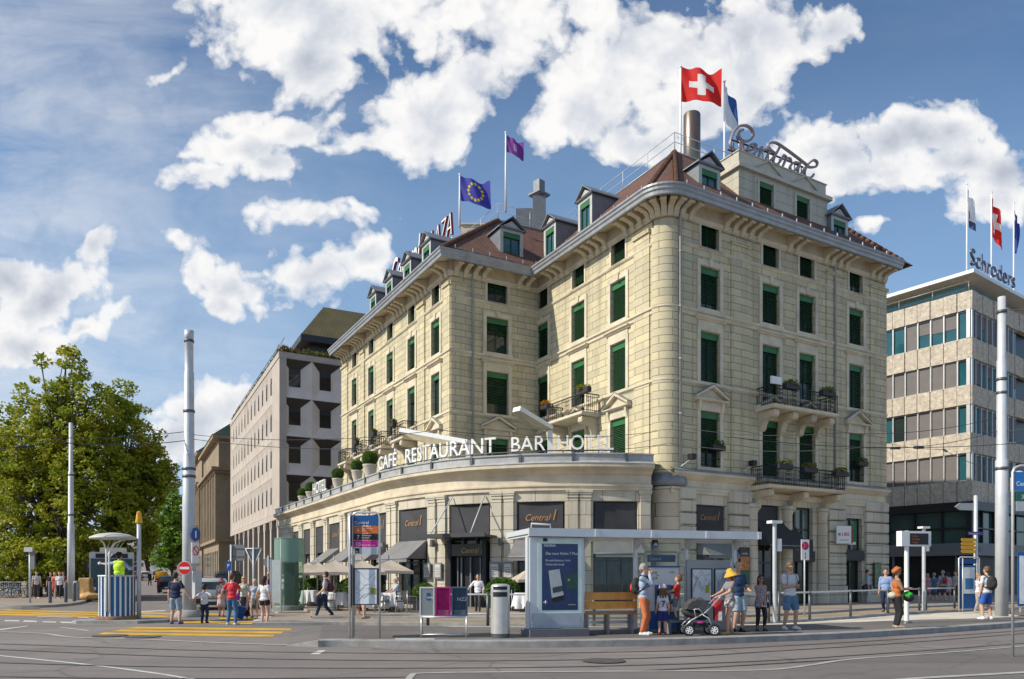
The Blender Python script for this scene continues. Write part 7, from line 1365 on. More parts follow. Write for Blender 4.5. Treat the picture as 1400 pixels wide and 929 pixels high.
q0 = at_p(478, 874); mb = MB(); mb.tube([(*q0, PZ), (*q0, zat(708, q0[1])), (q0[0] - .02, q0[1] + .25, zat(700, q0[1])), (q0[0] - .06, q0[1] + .75, zat(700, q0[1])), (q0[0] - .08, q0[1] + .85, zat(706, q0[1])), (q0[0] - .08, q0[1] + .85, PZ)], .026, 8); t2 = thing('stop_sign', 'edge-on steel frame stop sign directly left of the Central line panels', 'stop sign', (*q0, PZ)); mb.build('steel_frame', STEEL, t2); fq = Fr(q0, (-.08, .99), (-.99, -.08)); MB().box(fq, .1, .75, -.015, .015, 2.35, zat(703, q0[1])).build('name_panel', VBZ, t2); MB().box(fq, .1, .75, -.016, .016, .9, 1.9).build('map_case', M('case_navy', (.02, .035, .08), .4), t2)
# ------------------------------------------------------------------ newspaper boxes on a frame, bin
p0 = at_p(575, 872.5); p1 = at_p(639, 872.2); fN = Fr(p0, sub(p1, p0)); wN = ln2(sub(p1, p0)); zz = lambda py: zat(py, p0[1]); t = thing('box_stand', 'low steel frame carrying the three newspaper boxes', 'stand', (*p0, PZ)); mb = MB(); [mb.tube([fN.pt(u, v, PZ), fN.pt(u, v, zz(843))], .022, 6) for u in (.02, wN - .02) for v in (0, -.35)]; [mb.tube([fN.pt(.02, v, z), fN.pt(wN - .02, v, z)], .018, 6) for v in (0, -.35) for z in (PZ + .08, zz(844))]; mb.build('frame', STEEL, t)
for k, (px0, px1, col, lab) in enumerate(((573.5, 594, (.62, .64, .63), 'white newspaper box with blue square, left of three'), (595, 616, (.50, .01, .20), 'magenta newspaper box, middle of three'), (617, 639.5, (.05, .10, .18), 'dark blue newspaper box, right of three'))):
    a, b = fN.u(px0), fN.u(px1); z0, z1 = zz(843), zz(803); t = thing('newspaper_box', lab, 'newspaper box', fN.pt((a + b) / 2, -.2, z0), 0, 'free newspaper boxes'); P = M('newsbox_%d' % k, col, .35, var=.05); mb = MB(); g = .03
    mb.box(fN, a, b, -.4, -.37, z0, z1); mb.box(fN, a, a + g, -.37, 0, z0, z1); mb.box(fN, b - g, b, -.37, 0, z0, z1); mb.box(fN, a + g, b - g, -.37, 0, z1 - g, z1); mb.box(fN, a + g, b - g, -.37, 0, z0, z0 + g); bd = mb.build('housing', P, t)
    MB().box(fN, a + g, b - g, -.02, -.008, z0 + g, z1 - g).build('door', glass_mat('newsbox_glass_%d' % k, (.4, .45, .45) if k == 0 else sc3(col, .8), .08, .45 if k == 0 else .25, (.9, .92, .92)), t)
    mb = MB(); [mb.box(fN, a + .05, b - .05, -.33, -.06, z0 + g + .03 * j, z0 + g + .03 * j + .025) for j in range(4)]; mb.build('papers', M('newsprint', (.5, .5, .48), .8, var=.15, scale=9), t)
    if k: mb = MB(); [mb.poly([fN.pt(a + s[0] * (b - a), -.05, z0 + s[1] * (z1 - z0)) for s in q]) for q in (((.06, .9), (.06, .35), (.36, .62), (.36, .9)), ((.94, .9), (.94, .35), (.64, .62), (.64, .9)), )]; mb.build('side_flaps', M('flap_%d' % k, sc3(col, .45), .4), t)
    else: MB().box(fN, a + .17, b - .1, -.006, -.002, zz(821), zz(811)).build('blue_square', VBZ, t); MB().text(fN, '20 Min', a + .185, zz(818.5), .06, v=.0, bold=.02).build('text', WHITEP, t)
    if k == 2: MB().text(fN, 'NZZ', (a + b) / 2 - .06, zz(822), .12, v=-.002).build('text', M('text_pale', (.3, .35, .4), .5), t)
x, y = at_p(684, 871.8); mb = MB(); r = 13 / F * y; zt = zat(799, y); t = thing('litter_bin', 'tall brushed steel cylinder litter bin with two dark slots', 'litter bin', (x, y, PZ)); mb.lathe([(r, PZ + .1), (r, zt - .16), (r * .985, zt - .05), (r * .9, zt - .01), (r * .5, zt + .01), (.001, zt + .012)], (x, y, 0), 36); mb.build('body', M('bin_steel', (.60, .59, .56), .34, .5, var=.1, scale=5), t); mb = MB(); mb.lathe([(r * .96, PZ), (r * .96, PZ + .1)], (x, y, 0), 32); mb.build('foot', GALVD, t)
for ya, yb, hw in ((806.5, 802, .8), (816, 809.5, .82)): mb = MB(); z0, z1 = zat(ya, y), zat(yb, y); A = [-pi / 2 - hw + 2 * hw * i / 10 for i in range(11)]; a_ = mb.add([(x + (r + .004) * cos(a), y + (r + .004) * sin(a), z0) for a in A]); b_ = mb.add([(x + (r + .004) * cos(a), y + (r + .004) * sin(a), z1) for a in A]); [mb.face((a_ + i, a_ + i + 1, b_ + i + 1, b_ + i)) for i in range(10)]; mb.build('slot', BLACK, t)
# ------------------------------------------------------------------ posts and displays on the right
def tpost(name, label, px, py, Y, ytop, r=.06, cap=True, box=None, z0=PZ):
    x = xat(px, Y); t = thing(name, label, 'post', (x, Y, z0)); mb = MB(); zt = zat(ytop, Y); mb.lathe([(r, z0), (r, zt)], (x, Y, 0), 14); mb.build('pole', GALV, t)
    if cap: f = Fr((x, Y), (.96, .28)); MB().box(f, -.2, .2, -.15, .15, zt, zt + .09).build('cap_plate', WHITE, t)
    if box: f = Fr((x, Y), (.96, .28)); MB().box(f, r, r + .17, -.06, .06, zat(box[1], Y), zat(box[0], Y)).build('signal_box', WHITE, t)
    return t
tpost('sensor_post', 'pale sensor post with flat white cap, right of the shelter', 1059, 848, 24.8, 716, .065, True, (737, 754), .1); tpost('sensor_post', 'pale sensor post with flat white cap behind the departure display', 1263, 834, 33.2, 723, .075, True, (740, 754), .1)
Y = 23.6; x = xat(1239.5, Y); f5 = Fr((x, Y), (.97, .24)); t = thing('departure_display', 'electronic departure display on a white post, dark amber screen', 'display', (x, Y, PZ)); mb = MB(); mb.lathe([(.07, PZ), (.065, zat(726, Y))], (x, Y, 0), 16); mb.build('pole', WHITE, t); mb = MB(); mb.lathe([(.15, PZ), (.14, PZ + .05), (.07, PZ + .07)], (x, Y, 0), 16); mb.build('base', GALVD, t); z0, z1 = zat(747, Y), zat(726.5, Y); a, b = f5.u(1230), f5.u(1270); MB().box(f5, a, b, -.14, .09, z0, z1).build('housing', WHITE, t); MB().box(f5, f5.u(1241), f5.u(1266), .091, .1, z0 + .05, z1 - .07).build('screen', BLACK, t)
mb = MB(); [mb.text(f5, s, f5.u(1243), z1 - .18 - .1 * i, .075, v=.105, xs=1.2) for i, s in enumerate(('6 Zoo', '10 Flugh', '7 Enge'))]; mb.build('amber_text', M('amber_led', (.45, .14, .02), .5, emit=.12), t)
x, Y = xat(1100.5, 28.6), 28.6; f6 = Fr((x, Y), (.95, .3)); t = thing('no_parking_sign', 'white plate with round red-blue no-stopping sign on a thin post', 'road sign', (x, Y, .1)); mb = MB(); mb.tube([(x, Y + .04, .1), (x, Y + .04, zat(738, Y))], .03, 8); mb.build('pole', GALV, t); z0, z1 = zat(766, Y), zat(738, Y); MB().box(f6, -.18, .18, .0, .02, z0, z1).build('sign_plate', WHITEP, t); zc = z1 - .24; MB().plate(f6, disc(f6, 0, zc, .16, 0), .021, .024).build('red_ring', REDP, t); MB().plate(f6, disc(f6, 0, zc, .12, 0), .0245, .027).build('blue_disc', BLUEP, t); mb = MB(); [mb.tube([f6.pt(-.09, .029, zc - s * .09), f6.pt(.09, .029, zc + s * .09)], .016, 4) for s in (-1, 1)]; mb.build('red_cross', REDP, t); mb = MB(); mb.tube([f6.pt(0, .025, z0 + .08), f6.pt(0, .025, z0 + .26)], .012, 4); [mb.plate(f6, [(-.03, z0 + c), (.03, z0 + c), (0, z0 + c + d)], .021, .026) for c, d in ((.24, .06), (.1, -.06))]; mb.build('arrow', BLACK, t)
t2 = tag(MB().box(Fr((xat(1107, 29), 29), (.95, .3)), -.08, .14, -.1, .02, zat(764, 29), zat(738, 29)).build('traffic_light_back', BLACK), 'dark narrow signal housing right behind the no-stopping sign', 'traffic light')
# map column, direction boards, street name, arrow sign
Y = 35; x = xat(1334, Y); t = thing('sign_post', 'grey post carrying pointed direction board, purple street plate and yellow boards', 'sign post', (x, Y, .1)); mb = MB(); mb.lathe([(.09, .1), (.085, zat(678, Y)), (.001, zat(677, Y))], (x, Y, 0), 14); mb.build('pole', GALV, t); f7 = Fr((x, Y), (.97, .25)); yz = lambda p: zat(p, Y)
MB().plate(f7, [(-.1, yz(698)), (-.1, yz(688)), (-.85, yz(688.5)), (-1.12, yz(693.5)), (-.85, yz(698))], -.1, -.04).build('pointed_board', M('board_back', (.38, .39, .40), .5, .2), t); MB().box(f7, -.55, .3, .1, .13, yz(732), yz(727.5)).build('street_plate', M('plate_purple', (.06, .035, .20), .4), t); MB().text(f7, 'Seilergraben', -.5, yz(731), .11, v=.134, xs=.95).build('street_name', WHITEP, t)
for i in range(4): MB().plate(f7, [(-.88, yz(741.2 + 5.2 * i)), (-.12, yz(741.2 + 5.2 * i)), (-.12, yz(736.6 + 5.2 * i)), (-.88, yz(736.6 + 5.2 * i)), (-.96, yz(738.9 + 5.2 * i))][::-1], .1, .12).build('yellow_board', M('board_yellow', (.66, .34, .01), .5, var=.08), t)
Y = 32.5; p0 = (xat(1311, Y), Y); f8 = Fr(p0, (.98, .2)); t = thing('map_column', 'blue city map column in a steel frame below the yellow direction boards', 'map board', (*p0, .1)); yz = lambda p: zat(p, Y); w = f8.u(1336); MB().box(f8, .08, w - .05, -.1, 0, .2, yz(773)).build('column', VBZ, t); MB().box(f8, .2, w - .14, .002, .02, yz(812), yz(776)).build('map', PAPER, t); MB().box(f8, .3, w - .2, .021, .025, yz(806), yz(791)).build('map_picture', M('map_blue', (.04, .18, .38), .5), t); MB().box(f8, .08, w - .02, -.12, -.02, yz(771), yz(764)).build('header', VBZ, t); mb = MB(); mb.tube([f8.pt(0, 0, .1), f8.pt(0, 0, yz(763.5)), f8.pt(.08, 0, yz(762)), f8.pt(w + .05, 0, yz(762)), f8.pt(w + .1, 0, yz(764)), f8.pt(w + .1, 0, .1)], .03, 8); mb.tube([f8.pt(.1, .1, .1), f8.pt(.1, .1, yz(763.5))], .025, 8); mb.build('steel_frame', STEEL, t)
# stop frame at the right edge
p0 = gnd(1387, 898, .012); f9 = Fr(p0, (.99, .14)); Y = p0[1]; yz = lambda p: zat(p, Y); t = thing('stop_sign', 'bright blue tram stop sign reading Central with line 3, cut by the right edge', 'stop sign', (*p0, .012)); mb = MB(); mb.tube([f9.pt(-.04, .0, .012), f9.pt(-.04, 0, yz(646)), f9.pt(0, 0, yz(640)), f9.pt(.12, 0, yz(637)), f9.pt(.9, 0, yz(636)), f9.pt(.95, 0, yz(642)), f9.pt(.95, 0, .012)], .028, 8); mb.build('steel_frame', STEEL, t); mb = MB(); mb.tube([f9.pt(.04, .25, .012), f9.pt(.04, .25, yz(712)), f9.pt(.1, .25, yz(705)), f9.pt(.2, .25, yz(703)), f9.pt(.9, .25, yz(702)), f9.pt(.95, .25, .012)], .024, 8); mb.build('front_frame', STEEL, t)
MB().box(f9, -.01, .92, -.03, .02, yz(671), yz(645.5)).build('name_panel', M('stop_blue_bright', (.015, .17, .50), .35), t); MB().text(f9, 'Central', .015, yz(664.5), .125, v=.024, bold=.02).build('name_text', WHITEP, t); MB().box(f9, .03, .92, -.03, .02, yz(685), yz(672)).build('line_panel', M('line_teal', (.01, .12, .09), .4), t); MB().text(f9, '3  Albisrieden', .13, yz(682.5), .13, v=.024).build('line_text', WHITEP, t); MB().box(f9, .03, .92, -.03, .02, yz(699), yz(686)).build('time_panel', M('panel_light', (.45, .5, .54), .4), t); mb = MB(); [mb.box(f9, .22, .34, .021, .026, yz(691.5 + 5 * i), yz(688 + 5 * i)) for i in (0, 1)]; mb.build('dark_tag', BLACK, t)
Y = 30.5; f10 = Fr((xat(1392, Y), Y), (.99, .1)); t = thing('timetable_board', 'pale blue-framed timetable board at the right picture edge', 'notice board', (*f10.o, .1)); MB().box(f10, 0, 1.3, -.05, 0, zat(829, Y), zat(755, Y)).build('frame', VBZ, t); MB().box(f10, .06, 1.25, .002, .01, zat(826, Y), zat(760, Y)).build('sheet', PAPER, t); MB().box(f10, .1, .16, -.05, -.01, .1, zat(829, Y)).build('leg', STEEL, t)
# ------------------------------------------------------------------ overhead wires
WIRE = M('wire_dark', (.05, .05, .055), .5, .3)
def wire(label, pts, r=.014, sag=.25, ins=()):
    pts = [Vector(p) for p in pts]; mb = MB(); path = []
    for a, b in zip(pts, pts[1:]):
        for k in range(10): s = k / 10; p = a.lerp(b, s); p.z -= sag * 4 * s * (1 - s); path.append(p)
    path.append(pts[-1]); mb.tube(path, r, 5)
    for s in ins: p = path[int(s * (len(path) - 1))]; q = path[min(len(path) - 1, int(s * (len(path) - 1)) + 1)]; d = (q - p).normalized(); mb.tube([p, p + d * .35], .05, 6)
    tag(mb.build('overhead_wire', WIRE), label, 'wire', 'overhead tram wires')
mtop = lambda py: at(258, py, 30); rtop = lambda py: at(1369, py, 27.8)
wire('overhead wire from the left edge to the thick grey mast, upper of the pair', [at(-60, 590, 26), mtop(590)]); wire('overhead wire from the left edge to the thick grey mast, lower of the pair', [at(-60, 610, 24), at(70, 604, 26), mtop(602)], .016, .15, (.3,)); wire('overhead wire from the thick mast to the rounded hotel corner', [mtop(594), at(600, 588, 28), at(899, 590, 33.5)], .012, .3); wire('second lower overhead wire from the thick mast to the hotel corner', [mtop(600), at(640, 607, 27), at(912, 607, 33.5)], .012, .3)
wire('overhead wire from the hotel corner toward the right mast, upper one', [at(917, 582, 33.4), at(1150, 592, 29), rtop(570)], .012, .25); wire('overhead wire from the hotel corner toward the right mast, lower one', [at(915, 606, 33.4), at(1180, 612, 28), rtop(588)], .012, .25, (.6,)); wire('overhead wire from the right mast out of the picture, upper one', [rtop(424), at(1480, 418, 26)], .014, .05, (.4,)); wire('overhead contact wire crossing before the right-hand office', [at(1000, 598, 22), at(1250, 612, 24), at(1480, 596, 26)], .012, .1, (.52,)); wire('overhead wire from the right mast out of the picture, lower one', [rtop(590), at(1480, 574, 26)], .014, .05); wire('overhead wire sloping from the hotel right end past the office windows', [at(1205, 604, 41), at(1290, 615, 33), rtop(646)], .012, .1, (.3, .5))
# ------------------------------------------------------------------ people
V = Vector
def ik(S, T, a, b, pole):
    d = T - S; L = min(max(d.length, .05), (a + b) * .998); d = d.normalized(); p = (a * a + L * L - b * b) / (2 * a * L) * a; h = sqrt(max(0, a * a - p * p)); q = pole - d * pole.dot(d); q = q.normalized() if q.length > 1e-5 else d.orthogonal().normalized()
    return S + d * p + q * h, S + d * L
def fabric(c):
    return M('cloth_' + '_'.join('%d' % (x * 999) for x in c), c, .85, var=.2, scale=6, bump=.9, bscale=11)
SKINS = {'l': M('skin_light', (.58, .34, .235), .5, var=.06), 'm': M('skin_tan', (.38, .20, .125), .5, var=.06), 'd': M('skin_brown', (.20, .10, .06), .5, var=.06)}
EYE = M('eye_dark', (.02, .015, .012), .3); LIP = M('lip', (.34, .11, .09), .5); FLORAL = M('floral_print', (.30, .26, .34), .8, var=.9, scale=28)
def person(label, px, Y, z0, H, yaw, skin='l', hair=((.05, .03, .02), 'short'), top=((.6, .6, .6), 'tee'), bot=((.02, .03, .06), 'long'), shoe=(.03, .03, .03), L=(.138, -.03, .455), R=(-.138, -.02, .455), legs='stand', lean=0, head=(0, 0), fem=0, kid=0, glasses=0, group=None, smile=0):
    x = xat(px, Y); t = thing('person', label, 'person', (x, Y, z0), radians(yaw), group); B = MB(); T_ = MB(); P_ = MB(); S_ = MB(); hs = 1.32 if kid else 1.0; k = H
    w_sh = (.086 if fem else .099) * (.92 if kid else 1); hz = .50 if legs != 'sit' else .30; hipx = .05
    rot = Matrix.Rotation(-radians(lean), 3, 'X'); hip = V((0, 0, hz))
    up = lambda v: (hip + rot @ (V(v) - V((0, 0, .50)))) * k
    feet = {'stand': ((.065, .0), (-.06, .012)), 'walk': ((.05, -.17), (-.05, .15)), 'step': ((.055, -.07), (-.055, .06)), 'sit': ((.06, -.2), (-.06, -.18)), 'wide': ((.085, .0), (-.085, .02)), 'climb': ((.05, .02), (-.06, -.12))}[legs]
    if legs == 'walk': hz_ = -.012; hip = hip + V((0, 0, hz_))
    # legs
    for s, (fx, fy) in zip((1, -1), feet):
        h = (hip + V((s * hipx, 0, .0))) * k; lift = .03 if legs == 'walk' and fy > 0 else (.12 if legs == 'climb' and s < 0 else 0); a = V((fx, fy, .045 + lift)) * k; kn, an = ik(h, a, .245 * k, .22 * k, V((s * .12, -1, 0)))
        fw = 1.0; B.capsule(h, .054 * k, kn, .036 * k); B.capsule(kn, .036 * k, kn.lerp(an, .35), .034 * k); B.capsule(kn.lerp(an, .35), .034 * k, an, .021 * k); f = V((s * .18, -1, 0)).normalized(); foot = an - V((0, 0, .025 * k)); B.capsule(foot, .02 * k, foot + f * .085 * k, .017 * k)
        tip = -.35 if lift and legs == 'walk' else 0; S_.capsule(foot + V((0, 0, .001)) - f * .018 * k, .026 * k, foot + f * .06 * k + V((0, 0, tip * .03 * k)), .026 * k); S_.capsule(foot + f * .05 * k, .025 * k, foot + f * .10 * k + V((0, 0, -.006 * k + tip * .04 * k)), .019 * k); S_.capsule(an, .026 * k, foot, .026 * k)
        kind = bot[1]; g = 1.16
        if kind == 'long': P_.capsule(h, .060 * k, kn, .043 * k); P_.capsule(kn, .043 * k, an + V((0, 0, .012 * k)), .032 * k)
        elif kind == 'tight': P_.capsule(h, .057 * k, kn, .039 * k); P_.capsule(kn, .039 * k, kn.lerp(an, .35), .037 * k); P_.capsule(kn.lerp(an, .35), .037 * k, an + V((0, 0, .015 * k)), .024 * k)
        elif kind == 'shorts': e = h.lerp(kn, .86); P_.tube([h, h.lerp(kn, .5), e], [.066 * k, .060 * k, .056 * k], 14)
        elif kind == 'short': e = h.lerp(kn, .36); P_.tube([h + V((0, 0, .02 * k)), e], [.064 * k, .061 * k], 14)
    if bot[1] in ('skirt', 'long_skirt', 'mini'):
        zh = {'skirt': .25, 'long_skirt': .07, 'mini': .40}[bot[1]]; wd = {'skirt': .115, 'long_skirt': .13, 'mini': .095}[bot[1]]; n = 32; rr = []
        for zz, a, b, wv in ((.60, .072, .056, 0), (.53, .088, .07, 0), ((.5 + zh) / 2, (.09 + wd) / 2, (.075 + wd * .8) / 2, .05), (zh, wd, wd * .8, .09), (zh + .004, wd * .9, wd * .7, .09)): rr.append(P_.add([tuple(V((a * cos(2 * pi * i / n) * (1 + wv * sin(i * 2 * pi * 9 / n)), b * sin(2 * pi * i / n) * (1 + wv * sin(i * 2 * pi * 9 / n)), zz + hz - .5)) * k) for i in range(n)]))
        for a, b in zip(rr, rr[1:]):
            for i in range(n): j = (i + 1) % n; P_.face((a + i, a + j, b + j, b + i), None, 0, True)
    else: P_.ell((hip + V((0, .003, .015))) * k, (.092 * k, .068 * k, .068 * k)); P_.ell((hip + V((0, .003, .055))) * k, (.082 * k, .060 * k, .045 * k))
    # torso
    hw = .092 if fem else .086; ww = .070 if fem else .080; cw = .092 if fem else .104
    R3 = rot
    for c, r in (((0, .003, .525), (hw, .066, .06)), ((0, 0, .61), (ww, .055, .075)), ((0, .0, .715), (cw, .061, .095)), ((0, -.012, .73) if fem else (0, 0, .7), (.08, .062, .05))): B.ell(up(c), [q * k for q in r], 16, 10, rot=R3)
    B.capsule(up((w_sh * .8, .005, .795)), .036 * k, up((-w_sh * .8, .005, .795)), .036 * k); B.capsule(up((0, .005, .80)), .034 * k, up((0, -.004, .865)), .029 * k)
    col, kind = top[0], top[1]; gg = .010
    for c, r in (((0, .003, .53), (hw + .012, .075, .06)), ((0, 0, .60), (ww + .018, .066, .085)), ((0, .0, .715), (cw + gg - .006, .069, .10)), ((0, -.014, .725) if fem else (0, -.003, .70), (.084, .070, .06))): T_.ell(up(c), [q * k for q in r], 18, 12, rot=R3)
    T_.capsule(up((w_sh * (.55 if kind == 'tank' else .82), .005, .792)), (.034 if kind == 'tank' else .039) * k, up((-w_sh * (.55 if kind == 'tank' else .82), .005, .792)), (.034 if kind == 'tank' else .039) * k)
    if kind in ('shirt', 'jacket'): T_.capsule(up((0, .008, .83)), .036 * k, up((0, .004, .845)), .035 * k)
    # arms
    FN = MB(); hands = {}
    for s, tgt in ((1, L), (-1, R)):
        S = up((s * w_sh, .006, .795)); T = V(tgt) * k; el, ha = ik(S, T, .165 * k, .155 * k, V((s * .5, .8, -.35)) if tgt[2] < .74 else V((s * .45, .15, -1))); hands[s] = ha
        B.capsule(S, .031 * k, el, .024 * k); B.capsule(el, .024 * k, el.lerp(ha, .3), .024 * k); B.capsule(el.lerp(ha, .3), .024 * k, ha, .0155 * k)
        if kind == 'tee': T_.capsule(S, .037 * k, S.lerp(el, .6), .035 * k)
        elif kind in ('shirt', 'jacket'): T_.capsule(S, .038 * k, el, .032 * k); T_.capsule(el, .034 * k, el.lerp(ha, .88), .025 * k)
        elif kind == 'rolled': T_.capsule(S, .038 * k, el, .033 * k); T_.capsule(el, .035 * k, el.lerp(ha, .25), .031 * k)
        d = (ha - el).normalized(); bend = V((0, -.35, -.1)) if d.z < -.5 else V((-s * .2, -.1, .15)); d2 = (d + bend * .6).normalized(); sd = d2.cross(V((0, 1, 0)) if abs(d2.y) < .8 else V((0, 0, 1))).normalized()
        pn = d2.cross(sd).normalized()
        side = pn if abs(d.z) > .5 else sd; pc = ha + d2 * .028 * k; B.capsule(ha, .015 * k, pc, .017 * k); B.capsule(pc - side * .012 * k, .012 * k, pc + side * .012 * k, .012 * k)
        nrm = d2.cross(side).normalized()
        for i, ln in enumerate((.040, .046, .043, .034)):
            o = pc + side * (.0165 - .011 * i) * k + d2 * .006 * k; m1 = o + d2 * ln * .55 * k; e = m1 + (d2 + nrm * .6 * s).normalized() * ln * .5 * k; FN.tube([o, m1, e], [.0058 * k, .0055 * k, .004 * k], 6)
        o = ha + side * .012 * k + d2 * .008 * k; FN.tube([o, o + (d2 * .5 + side * .8).normalized() * .024 * k, o + (d2 * .9 + side * .6).normalized() * .044 * k], [.0066 * k, .006 * k, .0045 * k], 6)
    # head
    hc = up((0, -.008, .865 + .07 * hs)); HR = rot @ Matrix.Rotation(radians(head[0]), 3, 'Z') @ Matrix.Rotation(radians(head[1]), 3, 'X'); hp = lambda v: hc + HR @ (V(v) * k * hs); hr = lambda r: [q * k * hs for q in r]
    B.ell(hp((0, .006, .012)), hr((.047, .056, .054)), 16, 12, rot=HR); B.ell(hp((0, -.012, -.022)), hr((.037, .040, .045)), 14, 10, rot=HR); B.ell(hp((0, -.036, -.05)), hr((.018, .015, .014)), 10, 8, rot=HR); B.capsule(hp((0, -.05, .004)), .007 * k * hs, hp((0, -.062, -.016)), .009 * k * hs)
    for s in (-1, 1): B.ell(hp((s * .048, .006, -.004)), hr((.008, .013, .019)), 8, 6, rot=HR)
    body = remesh(B, .0115 * max(1, k / 1.6), 2, .4); body.join(FN)
    E_ = MB()
    for s in (-1, 1): E_.ell(hp((s * .019, -.0485, .006)), hr((.0075, .004, .0045)), 8, 6, rot=HR); E_.ell(hp((s * .02, -.0505, .0175)), hr((.011, .004, .0028)), 8, 6, rot=HR)
    body.join(E_, 1); E_ = MB(); E_.ell(hp((0, -.0495, -.034)), hr((.016, .005, .005)), 10, 6, rot=HR); body.join(E_, 2)
    body.build('body', [SKINS[skin], EYE, LIP], t, local=True)
    TM = top[2] if len(top) > 2 else fabric(col)
    vox = .014 * max(1, k / 1.6); remesh(T_, vox, 2).build({'tee': 't_shirt', 'tank': 'sleeveless_top', 'jacket': 'jacket'}.get(kind, 'shirt'), TM, t, local=True)
    bname = {'long': 'trousers', 'tight': 'leggings', 'shorts': 'shorts', 'short': 'shorts'}.get(bot[1], 'skirt'); BM_ = bot[2] if len(bot) > 2 else fabric(bot[0])
    (remesh(P_, vox, 2) if 'skirt' not in bname else P_).build(bname, BM_, t, local=True); remesh(S_, .012, 1).build('shoes', fabric(shoe), t, local=True)
    # hair and headgear
    hcv, st = hair[0], hair[1]; Hm = MB()
    if st != 'bald': Hm.ell(hp((0, .014, .028)), hr((.0525, .057, .050)), 16, 10, rot=HR); Hm.ell(hp((0, .03, .0)), hr((.050, .042, .052)), 14, 10, rot=HR); [Hm.ell(hp((s * .044, .006, .022)), hr((.012, .022, .022)), 8, 6, rot=HR) for s in (-1, 1)]
    else: [Hm.ell(hp((s * .040, .022, -.004)), hr((.015, .032, .022)), 10, 8, rot=HR) for s in (-1, 1)]; Hm.ell(hp((0, .046, -.006)), hr((.036, .02, .024)), 10, 8, rot=HR)
    if st == 'long':
        for s in (-1, 0, 1): Hm.capsule(hp((s * .038, .03 if s else .045, .01)), .022 * k * hs, hp((s * .045, .03 if s else .045, -.13)), .015 * k * hs)
    if st == 'curly': rg = random.Random(4); [Hm.ell(hp((.052 * cos(a), .018 + .05 * sin(a), rg.uniform(-.035, .06))), hr((.024, .024, .024)), 8, 6) for a in [i * .55 for i in range(12)]]; [Hm.ell(hp((rg.uniform(-.03, .03), rg.uniform(-.02, .04), .065)), hr((.022, .022, .02)), 8, 6) for _ in range(5)]
    if st == 'pony': Hm.capsule(hp((0, .062, .02)), .018 * k * hs, hp((.008, .078, -.09)), .012 * k * hs)
    if st == 'bun': Hm.ell(hp((0, .058, .045)), hr((.026, .026, .024)), 10, 8)
    remesh(Hm, .0095, 1).build('hair', M('hair_' + '_'.join('%d' % (c * 999) for c in hcv), hcv, .6, var=.35, scale=30, bump=.4, bscale=60), t, local=True)
    if glasses: G = MB(); [G.ell(hp((s * .02, -.052, .006)), hr((.016, .005, .012)), 10, 6, rot=HR) for s in (-1, 1)]; G.tube([hp((-.048, -.005, .01)), hp((-.034, -.049, .01)), hp((.034, -.049, .01)), hp((.048, -.005, .01))], .003 * k, 5); G.build('sunglasses', BLACK, t, local=True)
    t['hp'] = 0; del t['hp']; PINFO[t.name] = (t, k, up, hp, hands, HR); return t
PINFO = {}
def W2(t, v):
    c, s = cos(t.rotation_euler.z), sin(t.rotation_euler.z); return (t.location.x + c * v[0] - s * v[1], t.location.y + s * v[0] + c * v[1], t.location.z + v[2])
def placed(mb, name, mat, t, label, cat):
    o = mb.build(name, mat, None); o.location = t.location; o.rotation_euler = t.rotation_euler; return tag(o, label, cat)
def hat(t, col, brim=1, drop=.0, name='sun_hat'):
    _, k, up, hp, hands, HR = PINFO[t.name]; mb = MB(); prof = [(.001, .088), (.03, .084), (.05, .06), (.057, .025)] + ([(.075, .012), (.105, -.012 - drop), (.108, -.016 - drop), (.075, .004), (.055, .02)] if brim == 1 else [(.058, .018)])
    m2 = MB(); m2.lathe([(r * (1.16 if brim == 2 else 1.06), z * (1.06 if brim == 2 else 1)) for r, z in prof], (0, .014, 0), 24); mb.v = [tuple(hp(q)) for q in m2.v]; mb.f, mb.uv, mb.m, mb.sm = m2.f, m2.uv, m2.m, m2.sm
    if brim == 2: mb.ell(hp((0, -.06, .022)), [.045 * k * 1.2, .045 * k * 1.2, .005 * k], 12, 6, rot=HR)
    mb.build(name, fabric(col), t, local=True)
def backpack(t, c1, c2, label, sc=1.0):
    _, k, up, hp, hands, HR = PINFO[t.name]; e = thing('backpack', label, 'backpack', t.location, t.rotation_euler.z); mb = MB(); r = sc
    mb.ell(up((0, .115, .70)), (.088 * k * r, .062 * k * r, .115 * k * r), 16, 12); mb.ell(up((0, .11, .64)), (.086 * k * r, .066 * k * r, .075 * k * r), 14, 10); remesh(mb, .016, 2).build('bag', fabric(c1), e, local=True)
    mb = MB(); mb.ell(up((0, .165, .665)), (.058 * k * r, .03 * k * r, .066 * k * r), 14, 10); remesh(mb, .012, 1).build('front_pocket', fabric(c2), e, local=True); mb = MB()
    for s in (-1, 1): mb.tube([up((s * .055, .075, .79)), up((s * .06, .03, .838)), up((s * .066, -.04, .825)), up((s * .072, -.072, .76)), up((s * .085, -.055, .68)), up((s * .09, .03, .62)), up((s * .07, .08, .60))], .011 * k, 6)
    mb.build('strap', fabric(sc3(c1, .8)), e, local=True); return e
g_ = lambda py, z: (CZ - z) * F / (py - HY)
NAVY = (.012, .022, .06); WT = (.66, .66, .68); DEN = (.10, .19, .29); BLK = (.015, .015, .018); BRN = (.045, .022, .012); BLD = (.42, .27, .10); GRY = (.30, .29, .28); LBL = (.36, .44, .56)
